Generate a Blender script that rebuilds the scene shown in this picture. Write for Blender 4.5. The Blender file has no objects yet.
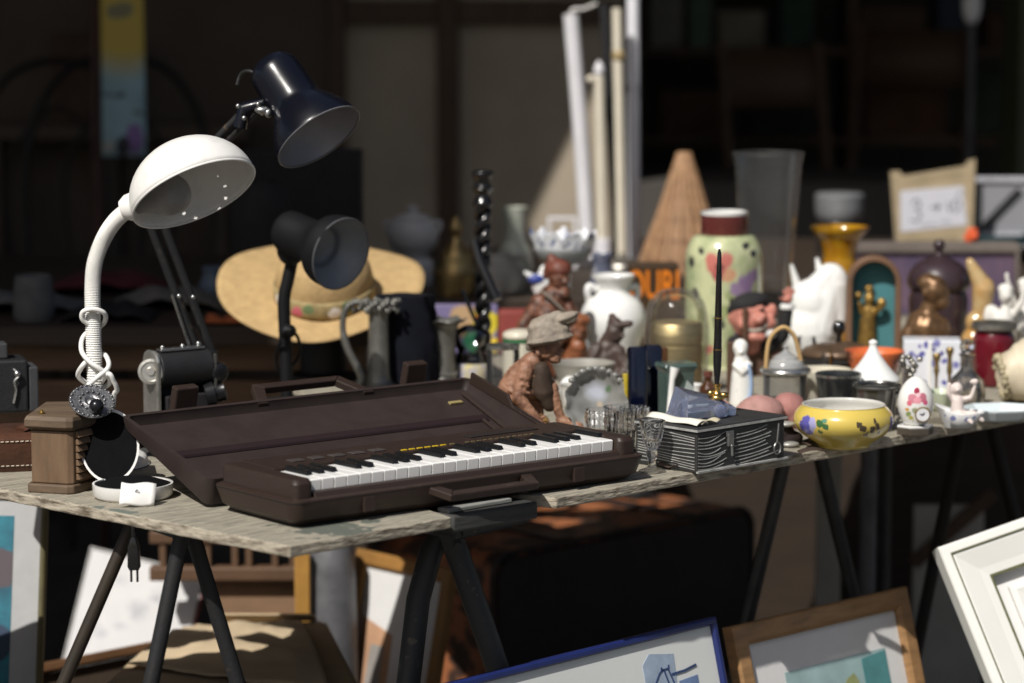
import bpy, bmesh, math, random
from mathutils import Vector as V, Matrix as MX, noise as mnoise
random.seed(7)
PI = math.pi
sc = bpy.context.scene
COL = sc.collection

# ------------------------------------------------------------------ camera
FPX = 100.0 / 36.0 * 1024.0
PITCH = math.radians(7.25)
CAM = V((0, 0, 1.35))
FWD = V((0, math.cos(PITCH), -math.sin(PITCH)))
UP = V((0, math.sin(PITCH), math.cos(PITCH)))
TZ = 0.75
def ray(u, v):
    return FWD + V((1, 0, 0)) * ((u - 512) / FPX) + UP * ((341.5 - v) / FPX)
def G(u, v, z=TZ):                       # photo point -> world point on the level z
    d = ray(u, v); t = (z - CAM.z) / d.z
    return CAM + d * t
def AY(u, v, Y):                         # photo point -> world point at distance Y
    d = ray(u, v); return CAM + d * (Y / d.y)
def S(p):                                # metres per photo pixel at a point
    return (V(p) - CAM).dot(FWD) / FPX
cd = bpy.data.cameras.new('camera'); cam = bpy.data.objects.new('camera', cd); COL.objects.link(cam)
cam.location = CAM; cam.rotation_euler = (PI / 2 - PITCH, 0, 0)
cd.lens = 100; cd.sensor_width = 36; cd.clip_end = 500; cd.clip_start = 0.05
cd.dof.use_dof = True; cd.dof.focus_distance = 3.42; cd.dof.aperture_fstop = 3.5; cd.dof.aperture_blades = 0
sc.camera = cam

# ------------------------------------------------------------------ materials
MATS = {}
def _n(nt, t, **k):
    n = nt.nodes.new(t)
    for a, b in k.items(): setattr(n, a, b)
    return n
def rgba(c): return (c[0], c[1], c[2], 1)
def mat(name, col, rough=.5, metal=0., var=.25, scale=40, bump=.1, bscale=None, spec=.5, coat=0., trans=0., ior=1.45,
        col2=None, spots=None, stretch=(1, 1, 1), lo=.35, hi=.7, sss=0., rvar=.12, waves=None, bdist=.002):
    if name in MATS: return MATS[name]
    m = bpy.data.materials.new(name); m.use_nodes = True; nt = m.node_tree; L = nt.links.new
    b = nt.nodes['Principled BSDF']
    tc = _n(nt, 'ShaderNodeTexCoord'); mp = _n(nt, 'ShaderNodeMapping'); mp.inputs['Scale'].default_value = stretch
    L(tc.outputs['Object'], mp.inputs['Vector'])
    nz = _n(nt, 'ShaderNodeTexNoise'); nz.inputs['Scale'].default_value = scale; nz.inputs['Detail'].default_value = 6
    nz.inputs['Roughness'].default_value = .62
    L(mp.outputs[0], nz.inputs['Vector'])
    mr = _n(nt, 'ShaderNodeMapRange'); mr.inputs['From Min'].default_value = lo; mr.inputs['From Max'].default_value = hi
    L(nz.outputs[0], mr.inputs['Value'])
    c2 = col2 if col2 else tuple(x * (1 - var) for x in col)
    mx = _n(nt, 'ShaderNodeMix', data_type='RGBA'); mx.inputs[6].default_value = rgba(col); mx.inputs[7].default_value = rgba(c2)
    L(mr.outputs[0], mx.inputs[0]); out = mx.outputs[2]
    if waves:                                   # (axis, scale, distortion, colour, lo, hi)
        w = _n(nt, 'ShaderNodeTexWave', bands_direction=waves[0]); w.inputs['Scale'].default_value = waves[1]
        w.inputs['Distortion'].default_value = waves[2]; w.inputs['Detail'].default_value = 3; w.inputs['Detail Scale'].default_value = waves[6] if len(waves) > 6 else 1.5
        L(mp.outputs[0], w.inputs['Vector'])
        r2 = _n(nt, 'ShaderNodeMapRange'); r2.inputs['From Min'].default_value = waves[4]; r2.inputs['From Max'].default_value = waves[5]
        L(w.outputs[1], r2.inputs['Value'])
        m2 = _n(nt, 'ShaderNodeMix', data_type='RGBA'); m2.inputs[7].default_value = rgba(waves[3])
        L(r2.outputs[0], m2.inputs[0]); L(out, m2.inputs[6]); out = m2.outputs[2]
    if spots:
        dn = _n(nt, 'ShaderNodeTexNoise'); dn.inputs['Scale'].default_value = spots[0]; dn.inputs['Detail'].default_value = 3
        L(tc.outputs['Object'], dn.inputs['Vector'])
        sub = _n(nt, 'ShaderNodeVectorMath', operation='SUBTRACT'); sub.inputs[1].default_value = (.5, .5, .5)
        L(dn.outputs[1], sub.inputs[0])
        scl = _n(nt, 'ShaderNodeVectorMath', operation='SCALE'); scl.inputs['Scale'].default_value = spots[1]
        L(sub.outputs[0], scl.inputs[0])
        ad = _n(nt, 'ShaderNodeVectorMath', operation='ADD'); L(tc.outputs['Object'], ad.inputs[0]); L(scl.outputs[0], ad.inputs[1])
        for s in spots[2]:
            c, r, cc = s[0], s[1], s[2]; st = s[3] if len(s) > 3 else (1, 1, 1)
            d = _n(nt, 'ShaderNodeVectorMath', operation='SUBTRACT'); d.inputs[1].default_value = c; L(ad.outputs[0], d.inputs[0])
            k = _n(nt, 'ShaderNodeVectorMath', operation='MULTIPLY'); k.inputs[1].default_value = st; L(d.outputs[0], k.inputs[0])
            ln = _n(nt, 'ShaderNodeVectorMath', operation='LENGTH'); L(k.outputs[0], ln.inputs[0])
            q = _n(nt, 'ShaderNodeMapRange'); q.inputs['From Min'].default_value = r; q.inputs['From Max'].default_value = r * (spots[3] if len(spots) > 3 else .85)
            L(ln.outputs['Value'], q.inputs['Value'])
            m3 = _n(nt, 'ShaderNodeMix', data_type='RGBA'); m3.inputs[7].default_value = rgba(cc)
            L(q.outputs[0], m3.inputs[0]); L(out, m3.inputs[6]); out = m3.outputs[2]
    L(out, b.inputs['Base Color'])
    b.inputs['Metallic'].default_value = metal
    b.inputs['Specular IOR Level'].default_value = spec
    b.inputs['Coat Weight'].default_value = coat; b.inputs['Coat Roughness'].default_value = .06
    b.inputs['Transmission Weight'].default_value = trans; b.inputs['IOR'].default_value = ior
    if sss: b.inputs['Subsurface Weight'].default_value = sss; b.inputs['Subsurface Radius'].default_value = (.006, .004, .003)
    rr = _n(nt, 'ShaderNodeMapRange'); rr.inputs['To Min'].default_value = max(0.0, rough - rvar * .5); rr.inputs['To Max'].default_value = min(1, rough + rvar)
    L(nz.outputs[0], rr.inputs['Value']); L(rr.outputs[0], b.inputs['Roughness'])
    if bump:
        n3 = _n(nt, 'ShaderNodeTexNoise'); n3.inputs['Scale'].default_value = bscale or scale * 3; n3.inputs['Detail'].default_value = 5
        L(mp.outputs[0], n3.inputs['Vector'])
        bp = _n(nt, 'ShaderNodeBump'); bp.inputs['Strength'].default_value = bump; bp.inputs['Distance'].default_value = bdist
        L(n3.outputs[0], bp.inputs['Height']); L(bp.outputs[0], b.inputs['Normal'])
    MATS[name] = m
    return m
def thin_glass(name, tint=(.985, .985, .985), rough=.05, refl=1.0, haze=0.0):
    if name in MATS: return MATS[name]
    m = bpy.data.materials.new(name); m.use_nodes = True; nt = m.node_tree; nt.nodes.clear(); L = nt.links.new
    o = _n(nt, 'ShaderNodeOutputMaterial'); lw = _n(nt, 'ShaderNodeLayerWeight'); lw.inputs['Blend'].default_value = .30
    t = _n(nt, 'ShaderNodeBsdfTransparent'); t.inputs[0].default_value = rgba(tint)
    g = _n(nt, 'ShaderNodeBsdfGlossy'); g.inputs['Roughness'].default_value = rough
    tc = _n(nt, 'ShaderNodeTexCoord'); nz = _n(nt, 'ShaderNodeTexNoise'); nz.inputs['Scale'].default_value = 30
    L(tc.outputs['Object'], nz.inputs['Vector']); bp = _n(nt, 'ShaderNodeBump'); bp.inputs['Strength'].default_value = .08; bp.inputs['Distance'].default_value = .002
    L(nz.outputs[0], bp.inputs['Height']); L(bp.outputs[0], g.inputs['Normal'])
    mu = _n(nt, 'ShaderNodeMath', operation='MULTIPLY'); mu.inputs[1].default_value = refl; L(lw.outputs['Fresnel'], mu.inputs[0])
    mx = _n(nt, 'ShaderNodeMixShader'); L(mu.outputs[0], mx.inputs[0]); L(t.outputs[0], mx.inputs[1]); L(g.outputs[0], mx.inputs[2])
    last = mx
    if haze:
        df = _n(nt, 'ShaderNodeBsdfDiffuse'); df.inputs[0].default_value = (.5, .5, .5, 1)
        m2 = _n(nt, 'ShaderNodeMixShader'); m2.inputs[0].default_value = haze
        L(last.outputs[0], m2.inputs[1]); L(df.outputs[0], m2.inputs[2]); last = m2
    L(last.outputs[0], o.inputs[0]); MATS[name] = m
    return m

# ------------------------------------------------------------------ mesh building
class MB:
    def __init__(s): s.v = []; s.f = []
    def add(s, vs, fs, T=None):
        o = len(s.v)
        s.v += [(T @ V(p)) if T is not None else V(p) for p in vs]
        s.f += [tuple(o + i for i in f) for f in fs]; return s
    def box(s, a, b, T=None):
        x0, y0, z0 = a; x1, y1, z1 = b
        return s.add([(x0, y0, z0), (x1, y0, z0), (x1, y1, z0), (x0, y1, z0), (x0, y0, z1), (x1, y0, z1), (x1, y1, z1), (x0, y1, z1)],
                     [(0, 3, 2, 1), (4, 5, 6, 7), (0, 1, 5, 4), (1, 2, 6, 5), (2, 3, 7, 6), (3, 0, 4, 7)], T)
    def cbox(s, c, d, T=None):
        return s.box((c[0] - d[0] / 2, c[1] - d[1] / 2, c[2] - d[2] / 2), (c[0] + d[0] / 2, c[1] + d[1] / 2, c[2] + d[2] / 2), T)
    def lathe(s, prof, n=40, T=None, wob=None, closed=False):
        vs = []; rings = []
        for i, (r, z) in enumerate(prof):
            if r < 1e-6: rings.append([len(vs)]); vs.append((0, 0, z))
            else:
                rings.append(list(range(len(vs), len(vs) + n)))
                for k in range(n):
                    a = 2 * PI * k / n; rr, zz = (r, z) if not wob else wob(r, z, a, i)
                    vs.append((rr * math.cos(a), rr * math.sin(a), zz))
        fs = []
        pairs = list(zip(rings, rings[1:]))
        if closed: pairs.append((rings[-1], rings[0]))
        for A, B in pairs:
            if len(A) == 1 and len(B) == 1: continue
            for k in range(n):
                k2 = (k + 1) % n
                if len(A) == 1: fs.append((A[0], B[k2], B[k]))
                elif len(B) == 1: fs.append((A[k], A[k2], B[0]))
                else: fs.append((A[k], A[k2], B[k2], B[k]))
        return s.add(vs, fs, T)
    def tube(s, pts, r, n=10, T=None, closed=False, flat=1.0):
        pts = [V(p) for p in pts]; m = len(pts); rs = r if isinstance(r, (list, tuple)) else [r] * m
        vs = []; fs = []; nrm = None
        for i, p in enumerate(pts):
            if closed: t = pts[(i + 1) % m] - pts[i - 1]
            else: t = pts[min(i + 1, m - 1)] - pts[max(i - 1, 0)]
            t.normalize()
            if nrm is None:
                nrm = V((0, 0, 1)) if abs(t.z) < .9 else V((1, 0, 0))
            nrm = (nrm - t * nrm.dot(t))
            if nrm.length < 1e-6: nrm = t.orthogonal()
            nrm.normalize(); bn = t.cross(nrm)
            for k in range(n):
                a = 2 * PI * k / n
                vs.append(p + (nrm * math.cos(a) * flat + bn * math.sin(a)) * rs[i])
        for i in range(m - 1 + (1 if closed else 0)):
            j = (i + 1) % m
            for k in range(n):
                k2 = (k + 1) % n
                fs.append((i * n + k, i * n + k2, j * n + k2, j * n + k))
        if not closed:
            fs.append(tuple(range(n - 1, -1, -1))); fs.append(tuple((m - 1) * n + k for k in range(n)))
        return s.add(vs, fs, T)
    def ball(s, c, r, T=None, nu=18, nv=10, R=None):
        if not isinstance(r, (tuple, list)): r = (r, r, r)
        M = MX.Translation(c) @ (R.to_4x4() if R is not None else MX.Identity(4)) @ MX.Diagonal((r[0], r[1], r[2], 1))
        if T is not None: M = T @ M
        prof = [(math.sin(PI * i / nv), -math.cos(PI * i / nv)) for i in range(nv + 1)]
        prof[0] = (0, -1); prof[-1] = (0, 1)
        return s.lathe(prof, nu, M)
    def caps(s, p, q, r1, r2, n=14):
        p, q = V(p), V(q); d = (q - p).normalized(); pts = []; rs = []
        for a in (.999, .9, .7, .4): pts.append(p - d * r1 * math.sin(a * PI / 2)); rs.append(max(r1 * math.cos(a * PI / 2), r1 * .02))
        for t in (0, .33, .66, 1): pts.append(p.lerp(q, t)); rs.append(r1 + (r2 - r1) * t)
        for a in (.4, .7, .9, .999): pts.append(q + d * r2 * math.sin(a * PI / 2)); rs.append(max(r2 * math.cos(a * PI / 2), r2 * .02))
        return s.tube(pts, rs, n)
    def prism(s, poly, z0, z1, T=None):
        n = len(poly)
        return s.add([(p[0], p[1], z0) for p in poly] + [(p[0], p[1], z1) for p in poly],
                     [tuple(range(n - 1, -1, -1)), tuple(range(n, 2 * n))] + [(i, (i + 1) % n, n + (i + 1) % n, n + i) for i in range(n)], T)
    def loft(s, rings, T=None, cap=True, closed=False):
        n = len(rings[0]); vs = [p for r in rings for p in r]; fs = []; m = len(rings)
        for i in range(m if closed else m - 1):
            j = (i + 1) % m
            for k in range(n): fs.append((i * n + k, i * n + (k + 1) % n, j * n + (k + 1) % n, j * n + k))
        if cap and not closed: fs.append(tuple(range(n - 1, -1, -1))); fs.append(tuple((m - 1) * n + k for k in range(n)))
        return s.add(vs, fs, T)
    def grid(s, fn, nu, nv, T=None):
        vs = [fn(i / nu, j / nv) for j in range(nv + 1) for i in range(nu + 1)]
        fs = [(j * (nu + 1) + i, j * (nu + 1) + i + 1, (j + 1) * (nu + 1) + i + 1, (j + 1) * (nu + 1) + i) for j in range(nv) for i in range(nu)]
        return s.add(vs, fs, T)
    def stroke(s, pts, w, z=0.0, h=.0006, T=None):           # a drawn line: thin raised ribbon in local xy
        pts = [V((p[0], p[1], 0)) for p in pts]; m = len(pts); rings = []
        for i, p in enumerate(pts):
            t = (pts[min(i + 1, m - 1)] - pts[max(i - 1, 0)]).normalized(); nn = V((-t.y, t.x, 0)) * w / 2
            a, b = p + nn, p - nn
            rings.append([(a.x, a.y, z), (b.x, b.y, z), (b.x, b.y, z + h), (a.x, a.y, z + h)])
        return s.loft(rings, T)
    def mesh(s, name, m, smooth=40):
        me = bpy.data.meshes.new(name); me.from_pydata([tuple(p) for p in s.v], [], s.f); me.validate()
        bm = bmesh.new(); bm.from_mesh(me); bmesh.ops.recalc_face_normals(bm, faces=bm.faces); bm.to_mesh(me); bm.free()
        if m: me.materials.append(m)
        if smooth:
            for p in me.polygons: p.use_smooth = True
            me.set_sharp_from_angle(angle=math.radians(smooth))
        return me
def link(name, me, parent=None, bevel=0, seg=2, solid=0):
    o = bpy.data.objects.new(name, me); COL.objects.link(o)
    if parent: o.parent = parent
    if solid:
        k = o.modifiers.new('thick', 'SOLIDIFY'); k.thickness = solid; k.offset = 0
    if bevel:
        k = o.modifiers.new('edge', 'BEVEL'); k.width = bevel; k.segments = seg; k.limit_method = 'ANGLE'; k.angle_limit = math.radians(35)
    return o
def part(name, mb, m, parent, smooth=40, bevel=0, label=None, solid=0, seg=2):
    o = link(name, mb.mesh(name, m, smooth), parent, bevel, seg, solid)
    if label: o['label'] = label
    return o
def thing(name, label, cat, loc=(0, 0, 0), rz=0., group=None, M=None):
    o = bpy.data.objects.new(name, None); COL.objects.link(o); o.empty_display_size = .03
    if M is not None: o.matrix_world = M
    else: o.location = loc; o.rotation_euler = (0, 0, rz)
    o['label'] = label; o['category'] = cat
    if group: o['group'] = group
    return o
def solo(name, label, cat, mb, m, loc=(0, 0, 0), rz=0., group=None, smooth=40, bevel=0, M=None, solid=0, seg=2):
    o = link(name, mb.mesh(name, m, smooth), None, bevel, seg, solid)
    if M is not None: o.matrix_world = M
    else: o.location = loc; o.rotation_euler = (0, 0, rz)
    o['label'] = label; o['category'] = cat
    if group: o['group'] = group
    return o
def structure(name, mb, m, smooth=0, bevel=0):
    o = link(name, mb.mesh(name, m, smooth), None, bevel); o['kind'] = 'structure'; return o
def remesh(name, mb, m, parent, vox, it=4, rough=0., rscale=60, label=None):
    me = mb.mesh(name + '_raw', m, 0); o = bpy.data.objects.new('tmp', me); COL.objects.link(o)
    k = o.modifiers.new('r', 'REMESH'); k.mode = 'VOXEL'; k.voxel_size = vox
    k = o.modifiers.new('s', 'SMOOTH'); k.iterations = it; k.factor = .5
    dg = bpy.context.evaluated_depsgraph_get(); dg.update()
    nm = bpy.data.meshes.new_from_object(o.evaluated_get(dg)); bpy.data.objects.remove(o); nm.name = name
    if rough:
        for vv in nm.vertices:
            d = mnoise.noise(vv.co * rscale); vv.co += vv.normal * d * rough
    nm.materials.clear(); nm.materials.append(m)
    for p in nm.polygons: p.use_smooth = True
    q = bpy.data.objects.new(name, nm); COL.objects.link(q)
    if parent: q.parent = parent
    if label: q['label'] = label
    return q
def frame(o, x, y):                      # matrix from an origin and two directions
    x = V(x).normalized(); y = V(y); y = (y - x * y.dot(x)).normalized(); z = x.cross(y)
    M = MX((x, y, z)).transposed().to_4x4(); M.translation = V(o); return M
def smoothp(pts, n=6):                   # Catmull-Rom through points
    pts = [V(p) for p in pts]; out = []
    for i in range(len(pts) - 1):
        p0 = pts[max(i - 1, 0)]; p1 = pts[i]; p2 = pts[i + 1]; p3 = pts[min(i + 2, len(pts) - 1)]
        for k in range(n):
            t = k / n
            out.append(.5 * ((2 * p1) + (p2 - p0) * t + (2 * p0 - 5 * p1 + 4 * p2 - p3) * t * t + (3 * p1 - p0 - 3 * p2 + p3) * t ** 3))
    out.append(pts[-1]); return out
def px(prof, s): return [(r * s, z * s) for r, z in prof]
def sprof(prof, n=4):                    # smoothed lathe profile
    return [(max(p.x, 0), p.y) for p in smoothp([V((r, z, 0)) for r, z in prof], n)]
def shell(prof, t):                      # outer profile bottom->top, then back down inside with thickness t
    inner = [(max(r - t, 0), max(z, prof[0][1] + t)) for r, z in reversed(prof)]
    inner[0] = (max(prof[-1][0] - t, 0), prof[-1][1])
    if prof[0][0] > 1e-6: prof = [(0, prof[0][1])] + prof
    if inner[-1][0] > 1e-6: inner = inner + [(0, inner[-1][1])]
    return prof + inner

RY = lambda d: MX.Rotation(math.radians(d), 3, 'Y')
SKY, SUN, EXPO = 0.058, 4.7, 0.0
# ------------------------------------------------------------------ light
SUN_EL, SUN_AZ = math.radians(48), math.radians(30)          # azimuth: over the left shoulder
w = bpy.data.worlds.new('World'); sc.world = w; w.use_nodes = True
nt = w.node_tree; bg = nt.nodes['Background']; sk = nt.nodes.new('ShaderNodeTexSky'); sk.sky_type = 'NISHITA'; sk.sun_disc = False
sk.sun_elevation = SUN_EL; sk.sun_rotation = PI + SUN_AZ; sk.air_density = 1.0; sk.dust_density = 3.0; sk.ozone_density = .6
nt.links.new(sk.outputs[0], bg.inputs[0]); bg.inputs[1].default_value = SKY
sd = bpy.data.lights.new('sun', 'SUN'); so = bpy.data.objects.new('sun', sd); COL.objects.link(so)
sd.energy = SUN; sd.angle = math.radians(.5); sd.color = (1, .965, .905)
TOSUN = V((-math.sin(SUN_AZ) * math.cos(SUN_EL), -math.cos(SUN_AZ) * math.cos(SUN_EL), math.sin(SUN_EL)))
so.rotation_euler = TOSUN.to_track_quat('Z', 'Y').to_euler(); so.location = TOSUN * 8
sc.view_settings.view_transform = 'Standard'; sc.view_settings.look = 'None'; sc.view_settings.exposure = EXPO; sc.view_settings.gamma = 1
sc.cycles.use_denoising = True; sc.cycles.transparent_max_bounces = 16; sc.cycles.max_bounces = 10; sc.cycles.caustics_reflective = False
sc.cycles.caustics_refractive = True; sc.cycles.blur_glossy = 1.0; sc.cycles.sample_clamp_indirect = 4.0

# ------------------------------------------------------------------ ground and buildings
structure('ground', MB().box((-60, -60, -.2), (60, 60, 0)),
          mat('paving', (.13, .12, .11), .85, var=.4, scale=3, bump=.4, bscale=60, waves=('X', 1.2, .4, (.09, .085, .08), .92, 1.0)))
WY = 7.2
plaster = mat('plaster', (.40, .335, .255), .85, var=.18, scale=5, bump=.3, bscale=50)
dwall = mat('dark_panelling', (.085, .062, .045), .7, var=.3, scale=4, bump=.2, bscale=40)
brownw = mat('brown_trim', (.075, .042, .022), .6, var=.4, scale=9, stretch=(6, 6, 1), bump=.2)
sh = thing('shop_front', 'dark timber and plaster shop front behind the stalls with an open dim entrance', 'building', (0, WY, 0))
def shw(name, a, b, m, bevel=0): return part(name, MB().box(a, b), m, sh, 0, bevel)
shw('wall', (-6, 0, 0), (-.42, .25, 3.6), dwall)
shw('wall', (-.42, .02, 0), (.275, .25, 3.6), plaster)
shw('wall', (.276, .01, 2.3), (6, .25, 3.6), dwall)
shw('trim', (-.19, -.02, 0), (-.135, .019, 3.2), brownw, .004)
shw('trim', (-.42, -.022, 1.24), (-.191, .019, 1.30), brownw, .004)
shw('trim', (-.134, -.022, 1.24), (.26, .019, 1.30), brownw, .004)
shw('trim', (-.46, -.03, 0), (-.421, .06, 3.4), brownw, .004)
shw('trim', (-1.05, -.03, 0), (-.99, .0, 3.4), mat('dark_trim', (.035, .028, .022), .5, var=.3), .004)
shw('back_wall', (.1, 2.6, 0), (6, 2.8, 3.4), mat('dim_back_wall', (.09, .078, .065), .9, var=.5, scale=2))
shw('side_wall', (.1, .251, 0), (.274, 2.599, 3.4), dwall)
shw('ceiling', (.275, .251, 2.31), (6, 2.599, 2.4), dwall)
green = mat('green_paint', (.055, .062, .032), .5, var=.25, scale=6, bump=.1)
shw('door_post', (1.235, -.25, 0), (1.75, .0, 3.3), green, .006)
shw('step_ledge', (.277, .05, 0), (1.23, .6, .835), mat('ledge', (.085, .075, .066), .8, var=.25, scale=6, bump=.3))
# dim shelving in the entrance
shf = thing('shelf_unit', 'dim shelving with boxes and old chairs standing inside the dark shop entrance', 'shelves', (.40, 8.7, 0))
dkw = mat('dim_wood', (.13, .075, .045), .6, var=.4, scale=8, stretch=(1, 6, 6))
for z in (.85, 1.12, 1.40): part('shelf_board', MB().box((0, 0, z), (1.25, .3, z + .025)), dkw, shf, 0, .002)
for x in (-.03, .62, 1.251): part('upright', MB().box((x, -.002, 0), (x + .028, .3, 1.9)), dkw, shf, 0, .002)
random.seed(3)
for i, (x, z, ww, hh, c) in enumerate([(.02, 1.146, .10, .16, (.3, .28, .24)), (.14, 1.146, .07, .20, (.16, .22, .15)), (.23, 1.146, .14, .11, (.34, .29, .22)), (.42, 1.146, .1, .19, (.06, .1, .07)),
                                   (.66, 1.146, .2, .12, (.10, .06, .04)), (.9, 1.146, .1, .18, (.05, .06, .09)), (1.05, 1.146, .15, .1, (.1, .05, .03)),
                                   (.05, .876, .2, .14, (.12, .07, .04)), (.33, .876, .2, .18, (.05, .05, .05)), (.68, .876, .25, .16, (.13, .06, .035)), (1.0, .876, .12, .2, (.06, .08, .05)), (.06, 1.426, .3, .18, (.12, .11, .1)), (.75, 1.426, .25, .16, (.1, .1, .08))]):
    solo('storage_box', ['grey', 'dull green', 'cream', 'dark green', 'long brown', 'dark blue', 'low reddish', 'wide brown', 'black', 'rust brown', 'tall olive', 'pale grey', 'olive'][i] + ' box on the dim shelving inside the shop', 'box',
         MB().box((0, 0, 0), (ww, .2, hh)), mat('box_' + str(i), c, .8, var=.4, scale=14), (.40 + x, 8.73, z), group='boxes on the dim shelving', bevel=.004)
def chair(loc, rz, lab):
    c = thing('wooden_chair', lab, 'chair', loc, rz, group='old chairs in the shop')
    part('seat', MB().box((-.2, -.2, .43), (.2, .2, .46)), dkw, c, 0, .008)
    for sx in (-1, 1):
        part('leg', MB().tube([(sx * .18, -.18, 0), (sx * .17, -.17, .43)], .016, 8), dkw, c)
        part('leg', MB().tube([(sx * .18, .19, 0), (sx * .17, .17, .45), (sx * .165, .24, .92)], .016, 8), dkw, c)
    part('backrest', MB().grid(lambda a, b: (-.17 + .34 * a, .225 + .03 * b - .03 * math.sin(PI * a), .74 + .16 * b), 8, 2), dkw, c, solid=.018)
chair((.85, 7.95, .25), .5, 'reddish brown wooden chair turned sideways behind the shop ledge')
chair((1.12, 8.25, .3), -.3, 'darker wooden chair standing behind the first chair in the entrance')
# metal pole with white blob by the green post
pl = thing('metal_stand', 'thin dark metal stand with a white knob beside the green door post', 'stand', (1.06, 6.6, 0))
part('pole', MB().lathe([(.0, 0), (.12, 0), (.12, .015), (.012, .03), (.010, 1.9), (0, 1.9)], 16), mat('dark_steel', (.06, .06, .065), .4, .8), pl)
part('knob', MB().lathe(sprof([(.011, 1.25), (.02, 1.27), (.022, 1.31), (.018, 1.35), (.011, 1.37)], 4), 16), mat('white_plastic', (.7, .7, .7), .4), pl)
# banner
bn = solo('hanging_banner', 'narrow hanging banner, yellow above teal with a dark bird and purple foot', 'banner',
          MB().grid(lambda a, b: (-.046 + .092 * a, .012 * math.sin(5 * b + a), .977 + 1.0 * b), 6, 24),
          mat('banner_print', (.34, .50, .54), .8, var=.3, scale=14, bump=.1, spots=(30, .02, [
              ((0, 0, 1.548), .415, (.60, .44, .10), (2, 1, 1)), ((-.005, 0, 1.285), .026, (.26, .24, .14), (.8, 1, 1.2)), ((-.005, 0, 1.107), .011, (.012, .012, .016), (.7, 1, 1.2)), ((-.026, 0, 1.108), .012, (.1, .13, .16), (.5, 1, 2)), ((.02, 0, 1.07), .011, (.12, .15, .18), (.4, 1, 1)),
              ((.022, 0, 1.015), .036, (.26, .16, .36), (1.6, 1, 1)), ((-.032, 0, 1.0), .014, (.4, .4, .36)), ((-.002, 0, 1.0), .016, (.05, .05, .06), (1, 1, .6))])), (-.825, 6.05, 0), solid=.003)
solo('banner_pole', 'dark vertical rod hanging behind the narrow banner', 'pole', MB().tube([(0, 0, 0), (0, 0, 2.1)], .011, 8), mat('dark_red_paint', (.05, .012, .01), .5), (-.885, 6.08, 0))

# added canopies, unseen overhead, outlines cut to place shade and sun patches
cloth = mat('canopy_cloth', (.10, .085, .07), .9, var=.2, scale=8, bump=.2)
CZ = 2.6
cn = thing('added_shade_canopy', 'dark cloth stall awning stretched from the shop front over the rear counter', 'awning', (0, 0, 0), group='cloth awnings')
part('cloth', MB().prism([(-4.5, 2.2), (-1.72, 2.78), (-1.25, 3.02), (-.75, 3.60), (-.80, 5.76), (-.555, 5.965), (.9, 7.17), (-4.5, 7.17)], CZ, CZ + .006), cloth, cn, 0)
for p in ((-4.45, 2.3), (-1.80, 2.82), (-4.45, 7.0)): part('pole', MB().tube([(p[0], p[1], 0), (p[0], p[1], CZ)], .02, 10), mat('dark_steel', ()), cn)
cn2 = thing('added_shade_canopy', 'second dark cloth awning fixed to the shop front above the open entrance', 'awning', (0, 0, 0), group='cloth awnings')
part('cloth', MB().prism([(-.12, 4.83), (4.2, 4.5), (4.2, 7.17), (-.37, 7.17), (-.37, 5.88), (-.30, 5.43)], CZ + .05, CZ + .056), cloth, cn2, 0)
for p in ((1.9, 4.75), (4.1, 4.6)): part('pole', MB().tube([(p[0], p[1], 0), (p[0], p[1], CZ + .05)], .02, 10), mat('dark_steel', ()), cn2)

# ------------------------------------------------------------------ tables
K = G(290, 546); E1 = (G(1024, 413) - K).normalized(); N1 = V((-E1.y, E1.x, 0))
TM = frame(K, E1, N1); TMI = TM.inverted()
def loc(u, v): p = TMI @ G(u, v); return p.x, p.y
wood = mat('weathered_board', (.365, .33, .26), .85, var=.5, scale=16, bump=.8, bscale=40, stretch=(1, 6, 6), col2=(.20, .185, .15), lo=.46, hi=.66, bdist=.004,
           spots=(30, .25, [((.1, .05, 0), .06, (.11, .12, .10)), ((.35, .03, 0), .05, (.10, .085, .06)), ((.9, .06, 0), .07, (.22, .20, .15)), ((-.05, .3, 0), .06, (.13, .15, .13)), ((.7, .02, 0), .04, (.12, .1, .07)), ((1.2, .03, 0), .05, (.14, .12, .09))]),
           waves=('Y', 7, 4, (.17, .155, .125), .70, 1.0, 3))
edgew = mat('worn_board_edge', (.40, .355, .28), .9, var=.7, scale=130, bump=.8, bscale=120, stretch=(.30, .30, 1.6), col2=(.13, .105, .075), lo=.45, hi=.64, bdist=.004)
lx, ly = loc(0, 489); ldir = V((lx, ly, 0)).normalized()
x1 = loc(463, 519)[0]; x2 = loc(558, 498)[0]; W = .95; W1 = .82; TT = .0135
def jag(p, q, n, amp, seed):
    p, q = V(p), V(q); d = (q - p); nn = V((-d.y, d.x)).normalized(); out = []
    for i in range(n):
        t = i / n; a = 0 if i == 0 else amp * (mnoise.noise(V((t * d.length * 25, seed, 0))) + .5 * mnoise.noise(V((t * d.length * 90, seed, 3))))
        out.append(tuple(p + d * t + nn * a))
    return out
def board(poly, seed):
    out = []
    for i, p in enumerate(poly):
        q = poly[(i + 1) % len(poly)]; n = max(2, int((V(q) - V(p)).length / .018)); out += jag(p, q, n, .003, seed + i)
    return out
t1 = thing('trestle_table', 'weathered grey plank table top with a worn corner that carries the keyboard case', 'table', M=TM, group='market trestle tables')
P1 = board([(0, 0), (x1, 0), (x1 + .012, .05), (x1 + .012, .66), (ldir.x * W1, W1)], 1)
tops = [part('tabletop', MB().prism(P1, -TT, 0), wood, t1, 0, .002)]
t2 = thing('trestle_table', 'second weathered plank table running away behind the black striped box and yellow bowl', 'table', M=TM, group='market trestle tables')
P2 = board([(x2, 0), (2.25, 0), (2.25, W), (.80, W), (.72, .80), (x2 - .012, .80), (x2 - .012, .05)], 5)
tops.append(part('tabletop', MB().prism(P2, -TT, 0), wood, t2, 0, .002))
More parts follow.
